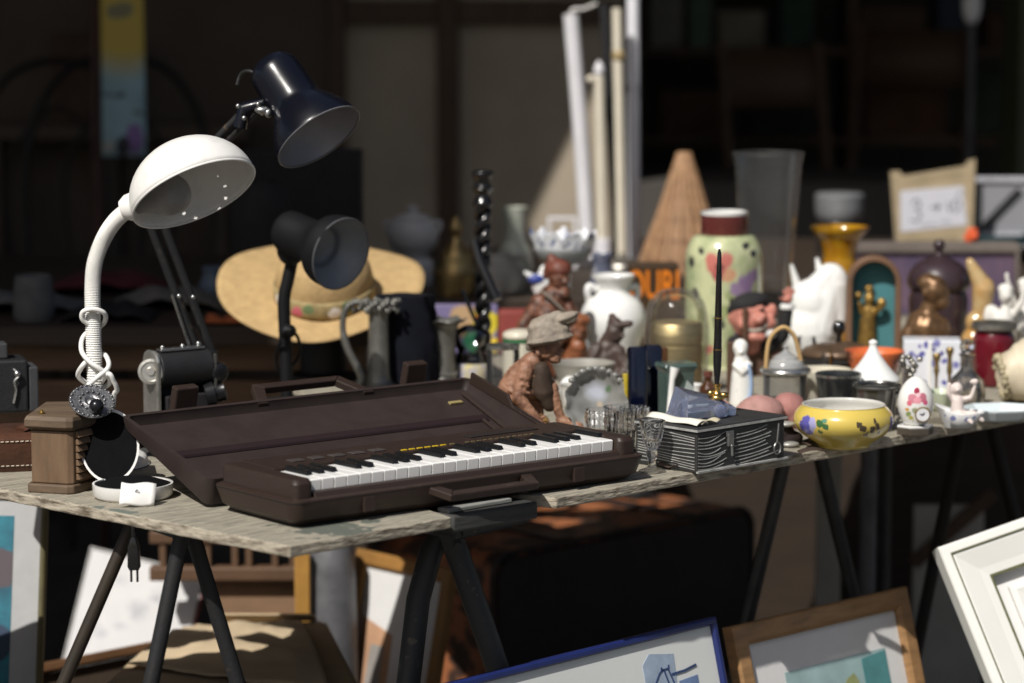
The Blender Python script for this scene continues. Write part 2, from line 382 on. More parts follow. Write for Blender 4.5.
for o_ in tops:                          # the sawn rim has its own raw wood
    o_.data.materials.append(edgew)
    for p_ in o_.data.polygons:
        if abs(p_.normal.z) < .5: p_.material_index = 1
solo('added_shade_cloth', 'unseen dark cloth added at the left table end to shade the painting', 'cloth', MB().grid(lambda a, b: tuple(V((ldir.x, ldir.y, 0)) * (.52 + .33 * a) + V((-ldir.y, ldir.x, 0)) * (.006 + .006 * math.sin(14 * a) * b) + V((0, 0, .003 - .46 * b))), 24, 12), mat('dark_shade_cloth', (.03, .03, .035), .9, var=.3, bump=.3), M=TM, smooth=60, solid=.003)  # unseen cloth, added only to keep sun off the teal painting
solo('dark_plank', 'dark plank bridging the gap between the two table tops', 'plank', MB().prism(board([(x1 + .018, .016), (x2 - .018, .012), (x2 - .018, .66), (x1 + .018, .64)], 9), -.024, -.004),
     mat('dark_plank_wood', (.055, .055, .052), .75, var=.5, scale=10, stretch=(1, 8, 8), bump=.4), M=TM, bevel=.003)
solo('wood_strip', 'thin pale slat lying on the dark plank in front of the keyboard case', 'wood strip', MB().prism(board([(x1 + .024, .030), (x2 - .045, .028), (x2 - .045, .047), (x1 + .024, .049)], 14), -.0035, .0015),
     mat('pale_slat', (.30, .30, .28), .8, var=.4, scale=20, stretch=(1, 8, 8)), M=TM, bevel=.001)
# trestles
blk = mat('black_tube', (.016, .016, .017), .5, var=.4, scale=55, bump=.3, bscale=200, col2=(.07, .05, .035), lo=.62, hi=.66)
brk = mat('dark_bronze_tube', (.035, .026, .018), .5, var=.4, scale=30, bump=.1)
def leg(t, pts, r, m, flat=1.0, nm='leg'): return part(nm, MB().tube(pts, r, 12, flat=flat), m, t)
pa = AY(183, 536, 3.17); pb = AY(128, 530, 3.26)
tr = thing('trestle', 'black tubular steel trestle under the left table end', 'trestle', (0, 0, 0), group='table trestles')
zt = TZ - TT - .004
leg(tr, [(pa.x, pa.y, zt), (pa.x - .155, pa.y - .06, 0)], .0092, blk); leg(tr, [(pa.x + .004, pa.y + .03, zt), (pa.x + .20, pa.y + .10, 0)], .0092, blk)
leg(tr, [(pb.x + .01, pb.y, zt), (pb.x - .31, pb.y - .06, 0)], .0080, brk)
part('rail', MB().tube([(pa.x, pa.y, zt - .003), (pa.x - .28, pa.y + .42, zt - .003)], .011, 10), blk, tr)
gm = mat('dark_grey_iron', (.035, .036, .038), .5, .2, var=.4, scale=60, bump=.3, col2=(.10, .085, .07), lo=.60, hi=.66)
tr = thing('trestle', 'dark iron folding trestle with flat legs under the gap between the boards', 'trestle', (0, 0, 0), group='table trestles')
q = AY(449, 538, 3.32); zt2 = .717
leg(tr, [(q.x + .006, q.y + .03, zt2), (q.x - .022, q.y + .02, zt2 - .045), (q.x - .037, q.y + .005, zt2 - .10), (q.x - .075, q.y - .03, .3), (q.x - .11, q.y - .06, 0)], .0145, gm)
leg(tr, [(q.x - .004, q.y - .006, zt2), (q.x + .045, q.y, zt2 - .145), (q.x + .23, q.y + .03, 0)], .0145, gm)
part('rail', MB().box((-.02, -.03, -.020), (.02, .62, .0), frame((q.x, q.y, zt2), E1, N1)), gm, tr, 0, .003)
part('bolt', MB().lathe([(0, 0), (.006, 0), (.006, .004), (0, .005)], 6, MX.Translation((q.x + .012, q.y - .022, zt2 - .03)) @ MX.Rotation(PI / 2, 4, 'X')), gm, tr)
part('bracket', MB().tube([(q.x + .01, q.y - .02, zt2 - .012), (q.x + .088, q.y + .055, zt2 - .008)], .011, 10), gm, tr)
tr = thing('trestle', 'grey metal trestle under the middle of the second table', 'trestle', (0, 0, 0), group='table trestles')
c3 = AY(792, 478, 3.95)
dk = mat('dark_grey_tube', (.07, .07, .07), .4, .5, var=.4)
z3 = TZ - TT - .005
leg(tr, [(c3.x, c3.y, z3), (c3.x - .16, c3.y - .02, 0)], .0100, dk); leg(tr, [(c3.x + .03, c3.y + .05, z3), (c3.x + .22, c3.y + .1, 0)], .0100, dk)
part('rail', MB().box((-.02, -.02, -.022), (.02, .56, 0), frame((c3.x, c3.y, z3), E1, N1)), dk, tr, 0, .003)
tr = thing('trestle', 'black wooden trestle with thick legs under the far end of the second table', 'trestle', (0, 0, 0), group='table trestles')
c4 = AY(985, 460, 4.15)
bw = mat('black_wood', (.02, .016, .013), .6, var=.4)
leg(tr, [(c4.x, c4.y, z3), (c4.x + .2, c4.y + .05, 0)], .016, bw, .6); leg(tr, [(c4.x - .02, c4.y + .05, z3), (c4.x - .16, c4.y, 0)], .016, bw, .6)
part('rail', MB().box((-.025, -.03, -.024), (.025, .56, 0), frame((c4.x, c4.y, z3), E1, N1)), bw, tr, 0, .003)

# rear counters
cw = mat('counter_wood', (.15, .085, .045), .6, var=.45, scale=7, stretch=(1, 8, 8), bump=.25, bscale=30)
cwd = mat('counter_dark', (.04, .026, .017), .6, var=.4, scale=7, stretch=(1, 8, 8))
LZ = .80
ct = thing('wooden_counter', 'long brown plank counter standing behind the lamps and the straw hat', 'counter', (0, 4.5, 0), group='rear counters')
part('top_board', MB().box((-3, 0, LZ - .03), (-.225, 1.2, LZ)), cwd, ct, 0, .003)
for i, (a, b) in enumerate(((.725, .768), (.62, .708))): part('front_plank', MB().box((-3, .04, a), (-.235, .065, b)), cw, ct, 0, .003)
part('leg', MB().box((-.31, .09, 0), (-.24, .16, LZ - .031)), cwd, ct); part('leg', MB().box((-1.5, .09, 0), (-1.43, .16, LZ - .031)), cwd, ct)
ct = thing('wooden_counter', 'short dark counter carrying the shaded urns and the foot of the poles', 'counter', (0, 4.92, 0), group='rear counters')
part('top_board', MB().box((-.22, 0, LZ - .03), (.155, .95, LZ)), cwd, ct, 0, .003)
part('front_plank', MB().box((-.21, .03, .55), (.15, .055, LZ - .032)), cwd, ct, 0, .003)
for x in (-.2,): part('leg', MB().box((x, .06, 0), (x + .05, .11, LZ - .031)), cwd, ct)
ct = thing('wooden_counter', 'dark narrow counter behind the right table under the cardboard sign', 'counter', (0, 5.28, 0), group='rear counters')
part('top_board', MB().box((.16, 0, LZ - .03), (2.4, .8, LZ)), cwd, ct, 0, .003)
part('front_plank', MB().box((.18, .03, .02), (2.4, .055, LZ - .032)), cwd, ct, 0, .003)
for x in (.2, 1.3, 2.3): part('leg', MB().box((x, .06, 0), (x + .06, .12, LZ - .031)), cwd, ct)
# ------------------------------------------------------------------ keyboard in its case
A = G(293, 505, .78); B = G(647, 456, .78); eL = (B - A).length; e = (B - A).normalized(); nb = V((-e.y, e.x, 0))
KM = frame((A.x, A.y, TZ + .0005), e, nb); KD = .165
brown = mat('brown_case', (.030, .0185, .0145), .42, var=.2, scale=110, bump=.3, bscale=500, bdist=.0005, spec=.5, lo=.60, hi=.85, col2=(.065, .05, .042), stretch=(.35, 1, 1))
brown2 = mat('brown_case_lining', (.034, .0225, .020), .55, var=.35, scale=26, bump=.2, bscale=500, bdist=.0004)
kb = thing('keyboard_case', 'brown plastic carrying case lying open with a small keyboard inside', 'keyboard case', M=KM)
def rrect(x0, y0, x1, y1, r, z, n=6):
    out = []
    for cx, cy, a0 in ((x1 - r, y0 + r, -90), (x1 - r, y1 - r, 0), (x0 + r, y1 - r, 90), (x0 + r, y0 + r, 180)):
        for k in range(n + 1):
            a = math.radians(a0 + 90 * k / n); out.append((cx + r * math.cos(a), cy + r * math.sin(a), z))
    return out
def rr(i, r, z): return rrect(i, i, eL - i, KD - i, r, z)
part('base', MB().loft([rr(.020, .012, 0), rr(.015, .014, .002), rr(.005, .015, .010), rr(.0, .015, .0285), rr(0, .015, .031), rr(.003, .013, .0325)]), brown, kb, 30)
k0, k1 = .036, eL - .036; KWD = (k1 - k0) / 26
part('end_cheek', MB().loft([rrect(.009, .009, k0 - .001, KD - .006, .008, .031), rrect(.009, .009, k0 - .001, KD - .006, .008, .049), rrect(.012, .013, k0 - .003, KD - .008, .007, .0535)]), brown, kb, 40, .001)
part('end_cheek', MB().loft([rrect(k1 + .001, .009, eL - .009, KD - .006, .008, .031), rrect(k1 + .001, .009, eL - .009, KD - .006, .008, .049), rrect(k1 + .003, .013, eL - .012, KD - .008, .007, .0535)]), brown, kb, 40, .001)
part('seam', MB().loft([rr(-.0004, .0154, .0286), rr(-.0004, .0154, .0294), rr(.003, .014, .0294), rr(.003, .014, .0286)], closed=True), mat('dark_seam', (.008, .006, .005), .7), kb, 0)
part('front_rail', MB().loft([[(x, .008, .031), (x, .020, .031), (x, .020, .0385), (x, .012, .0375)] for x in (k0, k1)]), brown, kb, 0, .0008)
part('control_panel', MB().loft([[(x, .0895, .031), (x, KD - .006, .031), (x, KD - .008, .0545), (x, .092, .0535)] for x in (k0, k1)]), brown, kb, 0, .001)
part('key_bed', MB().box((k0, .0205, .031), (k1, .0890, .034)), mat('key_bed_black', (.01, .01, .01), .7), kb, 0)
ivory = mat('white_key_plastic', (.80, .79, .77), .3, var=.06, scale=25, bump=0, spec=.5)
ebony = mat('black_key_plastic', (.010, .010, .011), .25, var=.2, bump=.05, bscale=300)
wk = MB().loft([[(.0006, .0215, .0365), (KWD - .0006, .0215, .0365), (KWD - .0006, .0205, .0498), (.0006, .0205, .0498)],
                [(.0006, .0215 + .0005, .0365), (KWD - .0006, .022, .0365), (KWD - .0006, .0225, .0508), (.0006, .0225, .0508)],
                [(.0006, .0885, .0365), (KWD - .0006, .0885, .0365), (KWD - .0006, .0885, .0503), (.0006, .0885, .0503)]]).mesh('white_key', ivory, 0)
bk = MB().loft([[(-.0042, .0440, .0505), (.0042, .0440, .0505), (.0036, .0462, .0556), (-.0036, .0462, .0556)],
                [(-.0042, .0885, .0505), (.0042, .0885, .0505), (.0036, .0885, .0558), (-.0036, .0885, .0558)]]).mesh('black_key', ebony, 0)
for i in range(26):
    o = link('white_key', wk, kb, .0005); o.location = (k0 + i * KWD, 0, random.uniform(-.0003, .0003))
for i in range(26):
    if (i + 3) % 7 in (3, 4, 5, 0, 1):        # white keys run from F to C
        o = link('black_key', bk, kb, .0006); o.location = (k0 + (i + 1) * KWD, 0, random.uniform(-.0002, .0002))
gb = mat('grey_button', (.06, .05, .047), .5)
for i in range(5):
    x = .075 + i * .0285
    part('button', MB().box((x, .110, .0536), (x + .018, .124, .0556)), gb, kb, 0, .0012)
yl = mat('yellow_print', (.75, .52, .02), .5); wl = mat('pale_print', (.6, .58, .5), .5)
m_ = MB()
for i in range(6): m_.box((.222 + i * .0115, .099, .0534), (.2295 + i * .0115, .102, .0545))
part('printed_markings', m_, yl, kb, 0)
m_ = MB(); m_.box((.293, .099, .0534), (.300, .1015, .0545))
for i in range(12): m_.box((.316 + i * .009, .0993, .0534), (.3215 + i * .009, .1007, .0544))
part('pale_markings', m_, mat('dim_print', (.22, .17, .08), .5), kb, 0)
part('speaker_grille', MB().box((.34, .120, .0540), (.445, .138, .0556)), mat('dark_grille', (.02, .014, .012), .6, bump=.5, bscale=900), kb, 0, .001)
m_ = MB()
for xx in (.095, eL - .115): m_ = MB().box((xx, -.0012, .010), (xx + .016, .003, .0275)); part('latch', m_, brown, kb, 0, .001)
def handle_mb(w0, w1, d, b=.012, t=.009):          # trapezoid carry handle lying in xy
    m = MB(); o_ = [(-w0, 0), (-w1, d), (w1, d), (w0, 0)]; i_ = [(-w0 + b * 1.3, 0), (-w1 + b, d - b), (w1 - b, d - b), (w0 - b * 1.3, 0)]
    for k in range(3):
        m.prism([o_[k], i_[k], i_[k + 1], o_[k + 1]], -t / 2, t / 2)
    return m
h = part('carry_handle', handle_mb(.075, .064, .030), brown, kb, 0, .0015); h.matrix_local = MX.Translation((.262, .003, .024)) @ MX.Rotation(PI, 4, 'Z') @ MX.Rotation(math.radians(-12), 4, 'X')
# lid, leaning far back
ph = math.radians(15); yv = nb * math.cos(ph) + V((0, 0, 1)) * math.sin(ph)
LMw = frame(A + nb * (KD + .002) + V((0, 0, .0065)), e, yv); LL = .193
lid = MB(); WH = .034
lid.box((0, 0, -WH), (eL, LL, -WH + .004))                                          # panel
lidm = MB().loft([rrect(0, 0, eL, LL, .010, -WH), rrect(-.003, -.003, eL + .003, LL + .003, .010, -.004), rrect(-.003, -.003, eL + .003, LL + .003, .010, 0), rrect(.003, .003, eL - .003, LL - .003, .007, 0),
                  rrect(.003, .003, eL - .003, LL - .003, .007, -.004), rrect(.007, .005, eL - .007, LL - .006, .006, -WH + .004)], cap=True)
lidm.v = [V((q_.x, q_.y, q_.z if q_.z > -.005 else q_.z * (1 - .60 * max(0, min(1, q_.y / LL))))) for q_ in lidm.v]
def zf(y): return -WH * (1 - .60 * y / LL)
lo_ = part('lid', lidm, brown2, kb, 35); lo_.matrix_parent_inverse = MX.Identity(4); lo_.matrix_local = KM.inverted() @ LMw
part('ridge', MB().loft([[(x, .100, zf(.1) + .0030), (x, .112, zf(.112) + .0030), (x, .110, zf(.11) + .0085), (x, .102, zf(.102) + .0065)] for x in (.012, eL - .03)]), mat('dark_ridge', (.022, .011, .012), .5), lo_, 0, .001)
part('ridge', MB().loft([[(x, .008, zf(0) + .0038), (x, .026, zf(.026) + .0035), (x, .022, -WH + .013), (x, .009, -WH + .012)] for x in (.012, eL - .012)]), mat('dark_ridge', ()), lo_, 0, .001)
m_ = MB()
for yy0, yy1, xx in ((.02, .17, eL - .0235), (.03, .10, eL - .040)): m_.tube([(xx, yy0, zf(yy0) + .006), (xx, yy1, zf(yy1) + .006)], .0022, 8)
part('rib', m_, brown, lo_)
part('end_flap', MB().prism([(.004, .0), (.09, .0), (.105, .012), (.183, .012), (.183, -.003), (.004, -.003)], 0, .004, frame((eL - .004, 0, .0), (0, 1, 0), (0, 0, 1))), brown, lo_, 0, .001)
part('label_patch', MB().box((eL - .056, .150, zf(.15) + .003), (eL - .036, .156, zf(.15) + .0052)), mat('brass_print', (.35, .28, .12), .4), lo_, 0)
h = part('carry_handle', handle_mb(.088, .066, .050, .012, .010), brown, lo_, 0, .0015); h.matrix_local = MX.Translation((.276, LL - .004, -.006)) @ MX.Rotation(math.radians(4), 4, 'X')
for xx in (.072, eL - .098): part('hasp', MB().box((xx, LL + .003, -.022), (xx + .032, LL + .016, .026)), brown, lo_, 0, .002)

# ------------------------------------------------------------------ white clamshell case with a tag
black_vel = mat('black_velvet', (.006, .006, .007), .95, spec=.1, bump=.3, bscale=600)
wht = mat('white_shell', (.78, .77, .75), .25, var=.06, scale=20, bump=.05, coat=.3)
p = G(133, 497); s = S(p)
cl = thing('hard_case', 'white oval hard case standing open with a black lining beside the louvred box', 'case', p, math.radians(11))
def oval(rx, ry, z, n=40, y0=0): return [(rx * math.cos(2 * PI * k / n), y0 + ry * math.sin(2 * PI * k / n), z) for k in range(n)]
rx, ry = .047, .046
part('base', MB().loft([oval(rx * .9, ry * .9, 0), oval(rx * .99, ry * .99, .004), oval(rx, ry, .017), oval(rx * .95, ry * .95, .017), oval(rx * .92, ry * .92, .006)]), wht, cl, 50)
part('lining', MB().loft([oval(rx * .945, ry * .945, .0155), oval(rx * .6, ry * .6, .021), oval(rx * .05, ry * .05, .024)]), black_vel, cl)
li = MB().loft([oval(rx * .5, ry * .5, -.030, y0=ry), oval(rx * .88, ry * .88, -.024, y0=ry), oval(rx, ry, 0, y0=ry), oval(rx * .93, ry * .93, 0, y0=ry), oval(rx * .8, ry * .8, -.019, y0=ry), oval(rx * .3, ry * .3, -.026, y0=ry)])
lo2 = part('lid', li, wht, cl, 50); LT = MX.Translation((-.0235, .029, .0125)) @ MX.Rotation(math.radians(63), 4, 'X') @ MX.Diagonal((.74, 1.0, .8, 1)) @ MX.Diagonal((1, 1, 1, 1)); lo2.matrix_local = LT
ll = part('lining', MB().loft([oval(rx * .935, ry * .935, -.001, y0=ry), oval(rx * .78, ry * .78, -.0165, y0=ry), oval(rx * .05, ry * .05, -.0225, y0=ry)]), black_vel, lo2)
tg = part('paper_tag', MB().grid(lambda a, b: (-.020 + .040 * a + .004 * b, -.0665 + .012 * b * b - .002 * math.sin(5 * a), -.0165 + .020 + .024 * b - .003 * a + .001 * math.sin(7 * a + b * 3)), 8, 8), mat('tag_paper', (.82, .81, .79), .8, var=.04, bump=.1), cl, solid=.0006)
part('handwriting', MB().stroke([(0, 0), (.003, .004), (.006, 0), (.002, .001)], .0011, 0, .0005, frame((-.002, -.0620, .016), (1, -.05, 0), (0, .25, 1))), mat('pen_ink', (.02, .02, .05), .6), tg, 0)
tg.children[0].matrix_local = MX.Translation((0, -.0012, .0))

# ------------------------------------------------------------------ louvred wooden box
oak = mat('dull_wood', (.17, .105, .06), .6, var=.4, scale=10, stretch=(7, 7, 1), bump=.25, bscale=40)
oakt = mat('dull_wood_top', (.14, .095, .06), .65, var=.45, scale=8, stretch=(1, 6, 6), bump=.3, bscale=40)
p = G(68, 494); s = S(p)
bx = thing('wooden_box', 'small octagonal brown wooden box with a louvred side near the table edge', 'box', (p.x, p.y, TZ)); bx.scale = (1, 1, .9)
ang = math.radians(-9)
def octo(w0, w1, d0, d1, c):      # footprint with clipped front corner
    return [(-w0, 0 + .012), (-.004 + 0, -0.001), (.006, .0), (w1, .030), (w1, d1), (-w0, d1)]
fp = [(-38 * s, .014), (0, 0), (.007, .002), (35 * s, .072), (28 * s, .122), (-34 * s, .115)]
def grow(fp, g):
    c = V((sum(q[0] for q in fp) / len(fp), sum(q[1] for q in fp) / len(fp))); return [tuple(c + (V(q) - c) * (1 + g)) for q in fp]
part('plinth', MB().prism(grow(fp, .10), 0, .012), oakt, bx, 0, .002)
part('carcass', MB().prism(fp, .0125, .082), oak, bx, 0, .0015)
part('lid', MB().loft([[(x, y, .083) for x, y in grow(fp, .02)], [(x, y, .088) for x, y in grow(fp, .15)], [(x, y, .097) for x, y in grow(fp, .15)], [(x, y, .102) for x, y in grow(fp, .09)]]), oakt, bx, 0, .001)
fd = (V(fp[3]) - V(fp[2])); fl = fd.length; FM = frame((fp[2][0], fp[2][1], .013), (fd.x, fd.y, 0), (0, 0, 1))
for i in range(7):
    z0 = .004 + i * .0093
    part('louvre', MB().loft([[(x, z0, .0003), (x, z0 + .0085, .0003), (x, z0 + .0085, .0025), (x, z0 + .001, .0062)] for x in (.004, fl - .004)], FM), oak, bx, 0, .0008)
pm = (p.x + 33 * s * .9, p.y + .055, TZ + .1022)
pew = mat('dark_pewter', (.30, .30, .31), .38, .85, var=.6, scale=90, bump=.6, bscale=260, bdist=.0015)
md = thing('metal_disc', 'embossed dark pewter disc leaning on a small ball on top of the louvred box', 'ornament', G(92, 412, TZ + .0935)); md.scale = (.66, .66, .66)
dT = MX.Translation((0, 0, .017)) @ MX.Rotation(math.radians(20), 4, 'Z') @ MX.Rotation(math.radians(38), 4, 'X')
part('disc', MB().lathe([(0, 0), (.037, 0), (.041, .002), (.041, .004), (.036, .0045), (.033, .0035), (.026, .005), (.02, .0035), (.014, .006), (.009, .004), (.005, .007), (0, .007)], 48, dT), pew, md)
m_ = MB()
for k in range(26): m_.ball(dT @ V((.038 * math.cos(k * .2417), .038 * math.sin(k * .2417), .005)), .0026)
for k in range(14): m_.ball(dT @ V((.0225 * math.cos(k * .4488), .0225 * math.sin(k * .4488), .0055)), .0028)
part('beading', m_, pew, md)
part('ball', MB().ball((.012, -.026, .0145), .0135), mat('dark_ball', (.03, .03, .035), .2, .6), md)
part('bead', MB().ball((-.012, .004, .0105), .010).ball((-.024, -.004, .008), .008), pew, md)
sc_ = solo('brass_screw', 'small brass screw lying on the left corner of the louvred box lid', 'screw', MB().lathe([(0, 0), (.004, 0), (.004, .0015), (.002, .002), (.0018, .004), (0, .004)], 12), mat('brass', (.55, .38, .13), .3, .9, var=.3, bump=.1), (p.x - 28 * s, p.y + .024, TZ + .0925))

# ------------------------------------------------------------------ left edge: black camera on leather case
lea = mat('brown_leather', (.085, .036, .020), .45, var=.45, scale=30, bump=.4, bscale=220)
p = G(-4, 470)
lc = thing('leather_case', 'brown stitched leather strap case at the left end of the table', 'leather case', p, math.radians(14))
part('body', MB().loft([rrect(-.12, -.02, .052, .075, .012, 0), rrect(-.122, -.022, .055, .077, .014, .006), rrect(-.122, -.022, .055, .077, .014, .040), rrect(-.115, -.012, .046, .07, .012, .047)]), lea, lc, 40)
m_ = MB()
for i in range(28):
    for z in (.008, .038): m_.tube([(-.115 + i * .006, -.0226, z), (-.1112 + i * .006, -.0232, z + .0003)], .0007, 6)
part('stitching', m_, mat('pale_thread', (.55, .48, .38), .8), lc)
part('strap', MB().tube(smoothp([(.03, .0, .049), (.06, .02, .056), (.09, .05, .042), (.12, .06, .012), (.16, .075, .006)]), .011, 8, flat=.25), lea, lc)
blke = mat('black_leatherette', (.018, .018, .020), .5, var=.4, scale=60, bump=.4, bscale=400)
chrome = mat('dull_chrome', (.55, .55, .54), .25, .95, var=.2, scale=60, bump=.05)
p = G(11, 449); s = S(p)
bc = thing('box_camera', 'black box camera with a chrome catch on the leather case', 'camera', (p.x, p.y, TZ + .0475), math.radians(18))
part('body', MB().cbox((-.03, .02, .035), (.105, .06, .068)), blke, bc, 0, .003)
part('side_panel', MB().cbox((.030, .018, .030), (.012, .052, .058)), mat('grey_panel', (.05, .052, .056), .5), bc, 0, .002)
part('viewfinder', MB().cbox((-.012, .018, .0795), (.022, .03, .02)), mat('grey_panel', ()), bc, 0, .002)
m_ = MB(); m_.tube(smoothp([(.004, -.012, .058), (.010, -.016, .05), (.004, -.016, .042), (.006, -.014, .03), (.003, -.013, .014)]), .0018, 8); m_.ball((.008, -.015, .052), .0045)
part('catch', m_, chrome, bc)

# ------------------------------------------------------------------ camera behind the lid
p = G(179, 437); s = S(p)
cm = thing('folding_camera', 'old black and nickel camera with a round winding knob standing behind the case lid', 'camera', (p.x, p.y, TZ), math.radians(36))
nick = mat('aged_nickel', (.62, .60, .55), .33, .85, var=.4, scale=40, bump=.15, bscale=150)
part('side_plate', MB().prism([(-.030, 0), (.010, 0), (.010, .092), (.006, .102), (-.002, .106), (-.018, .106), (-.026, .102), (-.030, .092)], 0, .006, frame((-.0475, 0, .014), (0, 1, 0), (0, 0, 1)) @ MX.Rotation(0, 4, 'X')), nick, cm, 0, .002)
kn = part('winding_knob', MB().lathe([(0, 0), (.0155, 0), (.0165, .002), (.0165, .006), (.013, .0065), (.012, .0045), (.006, .0045), (.005, .007), (0, .007)], 32), nick, cm); kn.matrix_local = MX.Translation((-.049, -.016, .093)) @ MX.Rotation(math.radians(-75), 4, 'Y') @ MX.Rotation(math.radians(55), 4, 'X')
part('roll_housing', MB().loft([[(x, -.012 + .0215 * math.cos(a), .094 + .0235 * math.sin(a)) for a in [2 * PI * k / 24 for k in range(24)]] for x in (-.040, .036)]), blke, cm, 40, .001)
part('body', MB().box((-.040, -.004, 0), (.040, .012, .095)), blke, cm, 0, .002)
part('bed', MB().box((-.034, -.030, .0), (.036, -.005, .060)), mat('dark_bed', (.02, .018, .02), .6), cm, 0, .002)
ln = part('lens', MB().lathe([(0, 0), (.017, 0), (.018, .012), (.013, .014), (.013, .024), (.014, .026), (.011, .028), (.010, .022), (0, .021)], 28), mat('black_enamel', (.015, .015, .017), .25, .2), cm); ln.matrix_local = MX.Translation((.028, -.02, .055)) @ MX.Rotation(math.radians(78), 4, 'Y') @ MX.Rotation(math.radians(18), 4, 'X')
part('top_rail', MB().box((-.036, -.020, .1178), (.030, -.006, .1215)).ball((-.03, -.013, .123), .003).ball((.0, -.013, .123), .003).ball((.024, -.013, .124), .0035), chrome, cm, 40, .001)
part('shutter_housing', MB().lathe(sprof([(0, 0), (.012, 0), (.0135, .004), (.0135, .018), (.010, .024), (0, .025)], 3), 28, MX.Translation((.046, -.010, .086)) @ MX.Rotation(PI / 2, 4, 'X')), mat('black_enamel', ()), cm)
part('trim_strip', MB().box((.0365, -.0335, .050), (.0395, -.0305, .112)), chrome, cm, 0, .0005)

# ------------------------------------------------------------------ white desk lamp
wl_ = mat('white_lamp_enamel', (.77, .76, .73), .36, var=.14, scale=45, bump=.08, coat=.1, lo=.5, hi=.8)
wli = mat('white_lamp_inside', (.62, .60, .56), .5, var=.08, scale=14)
p = AY(95, 466, 3.50); p.z = TZ
lp = thing('desk_lamp', 'white flexible desk lamp with a round dome shade and a cord wound on its neck', 'lamp', p)
part('base', MB().lathe(sprof([(0, 0), (.062, 0), (.066, .004), (.06, .014), (.03, .022), (.014, .03), (.012, .045), (0, .046)], 4), 40), wl_, lp)
def rel(u, v, Y, o): return AY(u, v, Y) - V(o)
nk = smoothp([rel(95, 458, 3.5, p), rel(95, 392, 3.5, p), rel(93.5, 335, 3.5, p), rel(92.5, 290, 3.5, p), rel(95, 262, 3.5, p), rel(104, 238, 3.5, p), rel(117, 219, 3.49, p), rel(134, 206, 3.48, p)], 46)
part('gooseneck', MB().tube(nk, [.0096 + .0006 * (1 if i % 2 else -1) for i in range(len(nk))], 18), wl_, lp, 60)
D = V((.403, -.40, -.824)).normalized(); Cc = AY(194, 194, 3.47); R = 65 * S(Cc)
DM = frame(Cc - V(p), D.cross(V((0, 0, 1))), D.cross(D.cross(V((0, 0, 1))))); 
if (DM.to_3x3() @ V((0, 0, 1))).dot(D) > 0: DM = DM @ MX.Rotation(PI, 4, 'X')
n_ = 72; prof = [(R * math.sin(a), R * .86 * math.cos(a)) for a in [math.radians(x) for x in (90, 84, 78, 72, 66, 60, 54, 48, 42, 36, 30, 25.5, 22, 18, 12, 6)]] + [(0, R * .86)]
dm = MB().lathe(prof, n_); hole_ring = 11
dm.f = [f for i, f in enumerate(dm.f) if not (i // n_ == hole_ring and (i % n_) % 6 in (0, 1))]
o = part('dome_shade', dm, wl_, lp, 60, solid=.0018); o.matrix_local = DM
part('rim', MB().tube([(R * math.cos(2 * PI * k / 72), R * math.sin(2 * PI * k / 72), 0) for k in range(72)], .0016, 8, closed=True), wl_, o)
cA = rel(131, 207, 3.48, p); cB = rel(188, 189, 3.475, p); cdir = (cB - cA).normalized()
part('collar', MB().tube([cA - cdir * .012, cA - cdir * .004, cA + cdir * .006], [.0115, .0165, .0175], 24), wl_, lp)
part('bulb', MB().lathe(sprof([(.011, .0), (.012, .012), (.021, .03), (.025, .045), (.021, .062), (.010, .071), (0, .073)], 4), 28, frame(cA + cdir * .004, cdir.cross(V((0, 1, .3))), cdir.cross(cdir.cross(V((0, 1, .3))))) @ MX.Rotation(0, 4, 'X')), mat('frosted_bulb', (.30, .29, .28), .35), lp)
bq = lp.children[-1]
cdm = (bq.data.vertices[-1].co - cA).dot(cdir)
if cdm < 0: bq.matrix_local = MX.Translation(cA) @ MX.Rotation(PI, 4, cdir.cross(V((0, 1, 0)))) @ MX.Translation(-cA)
# cord wound round the neck
cp = [(93, 326, -.004), (83, 320, -.010), (83, 312, -.014), (93, 309, -.016), (104, 313, -.010), (105, 321, 0), (98, 328, .012), (88, 332, .013), (82, 340, .008), (82, 352, -.008), (90, 362, -.016), (100, 369, -.017), (109, 377, -.008), (108, 385, .010), (96, 388, .016),
      (82, 380, .012), (78, 374, .0), (84, 364, -.010), (92, 358, .012), (103, 354, .008), (108, 360, -.008), (108, 368, -.014), (98, 377, -.018), (84, 389, -.016), (79, 393, -.008), (84, 395, .004), (96, 389, .014), (108, 374, -.016), (114, 382, -.014), (117, 390, -.008), (114, 396, .0), (112, 425, .012), (114, 455, .02), (130, 466, .03)]
part('cord', MB().tube(smoothp([AY(u, v, 3.5 + dy) - V(p) for u, v, dy in cp], 7), .0031, 10), mat('white_cord', (.80, .79, .76), .45, var=.05), lp)

# ------------------------------------------------------------------ black desk lamp
bln = mat('navy_black_enamel', (.005, .006, .011), .24, var=.3, scale=20, bump=.05, coat=.15, spec=.35)
p = AY(206, 436, 3.74); p.z = TZ
bl = thing('desk_lamp', 'black articulated desk lamp with a tall bell shade and a jointed arm', 'lamp', p)
part('base', MB().lathe(sprof([(0, 0), (.055, 0), (.058, .006), (.05, .016), (.02, .022), (.016, .03), (0, .031)], 3), 36), bln, bl)
part('stem', MB().tube([(0, 0, .028), rel(208, 372, 3.74, p), rel(205, 352, 3.74, p)], [.013, .014, .017], 16), blk, bl)
hub = rel(205, 352, 3.74, p); elb = rel(152, 212, 3.70, p); jnt = rel(249, 112, 3.64, p)
for dx in (-.009, .009):
    of = V((dx, .0, 0))
    part('lower_arm', MB().tube([hub + of, elb + of], .0058, 10), blk, bl); part('upper_arm', MB().tube([elb + of * .9, jnt + of * .9], .0052, 10), blk, bl)
part('elbow', MB().ball(elb, (.016, .012, .016)), blk, bl)
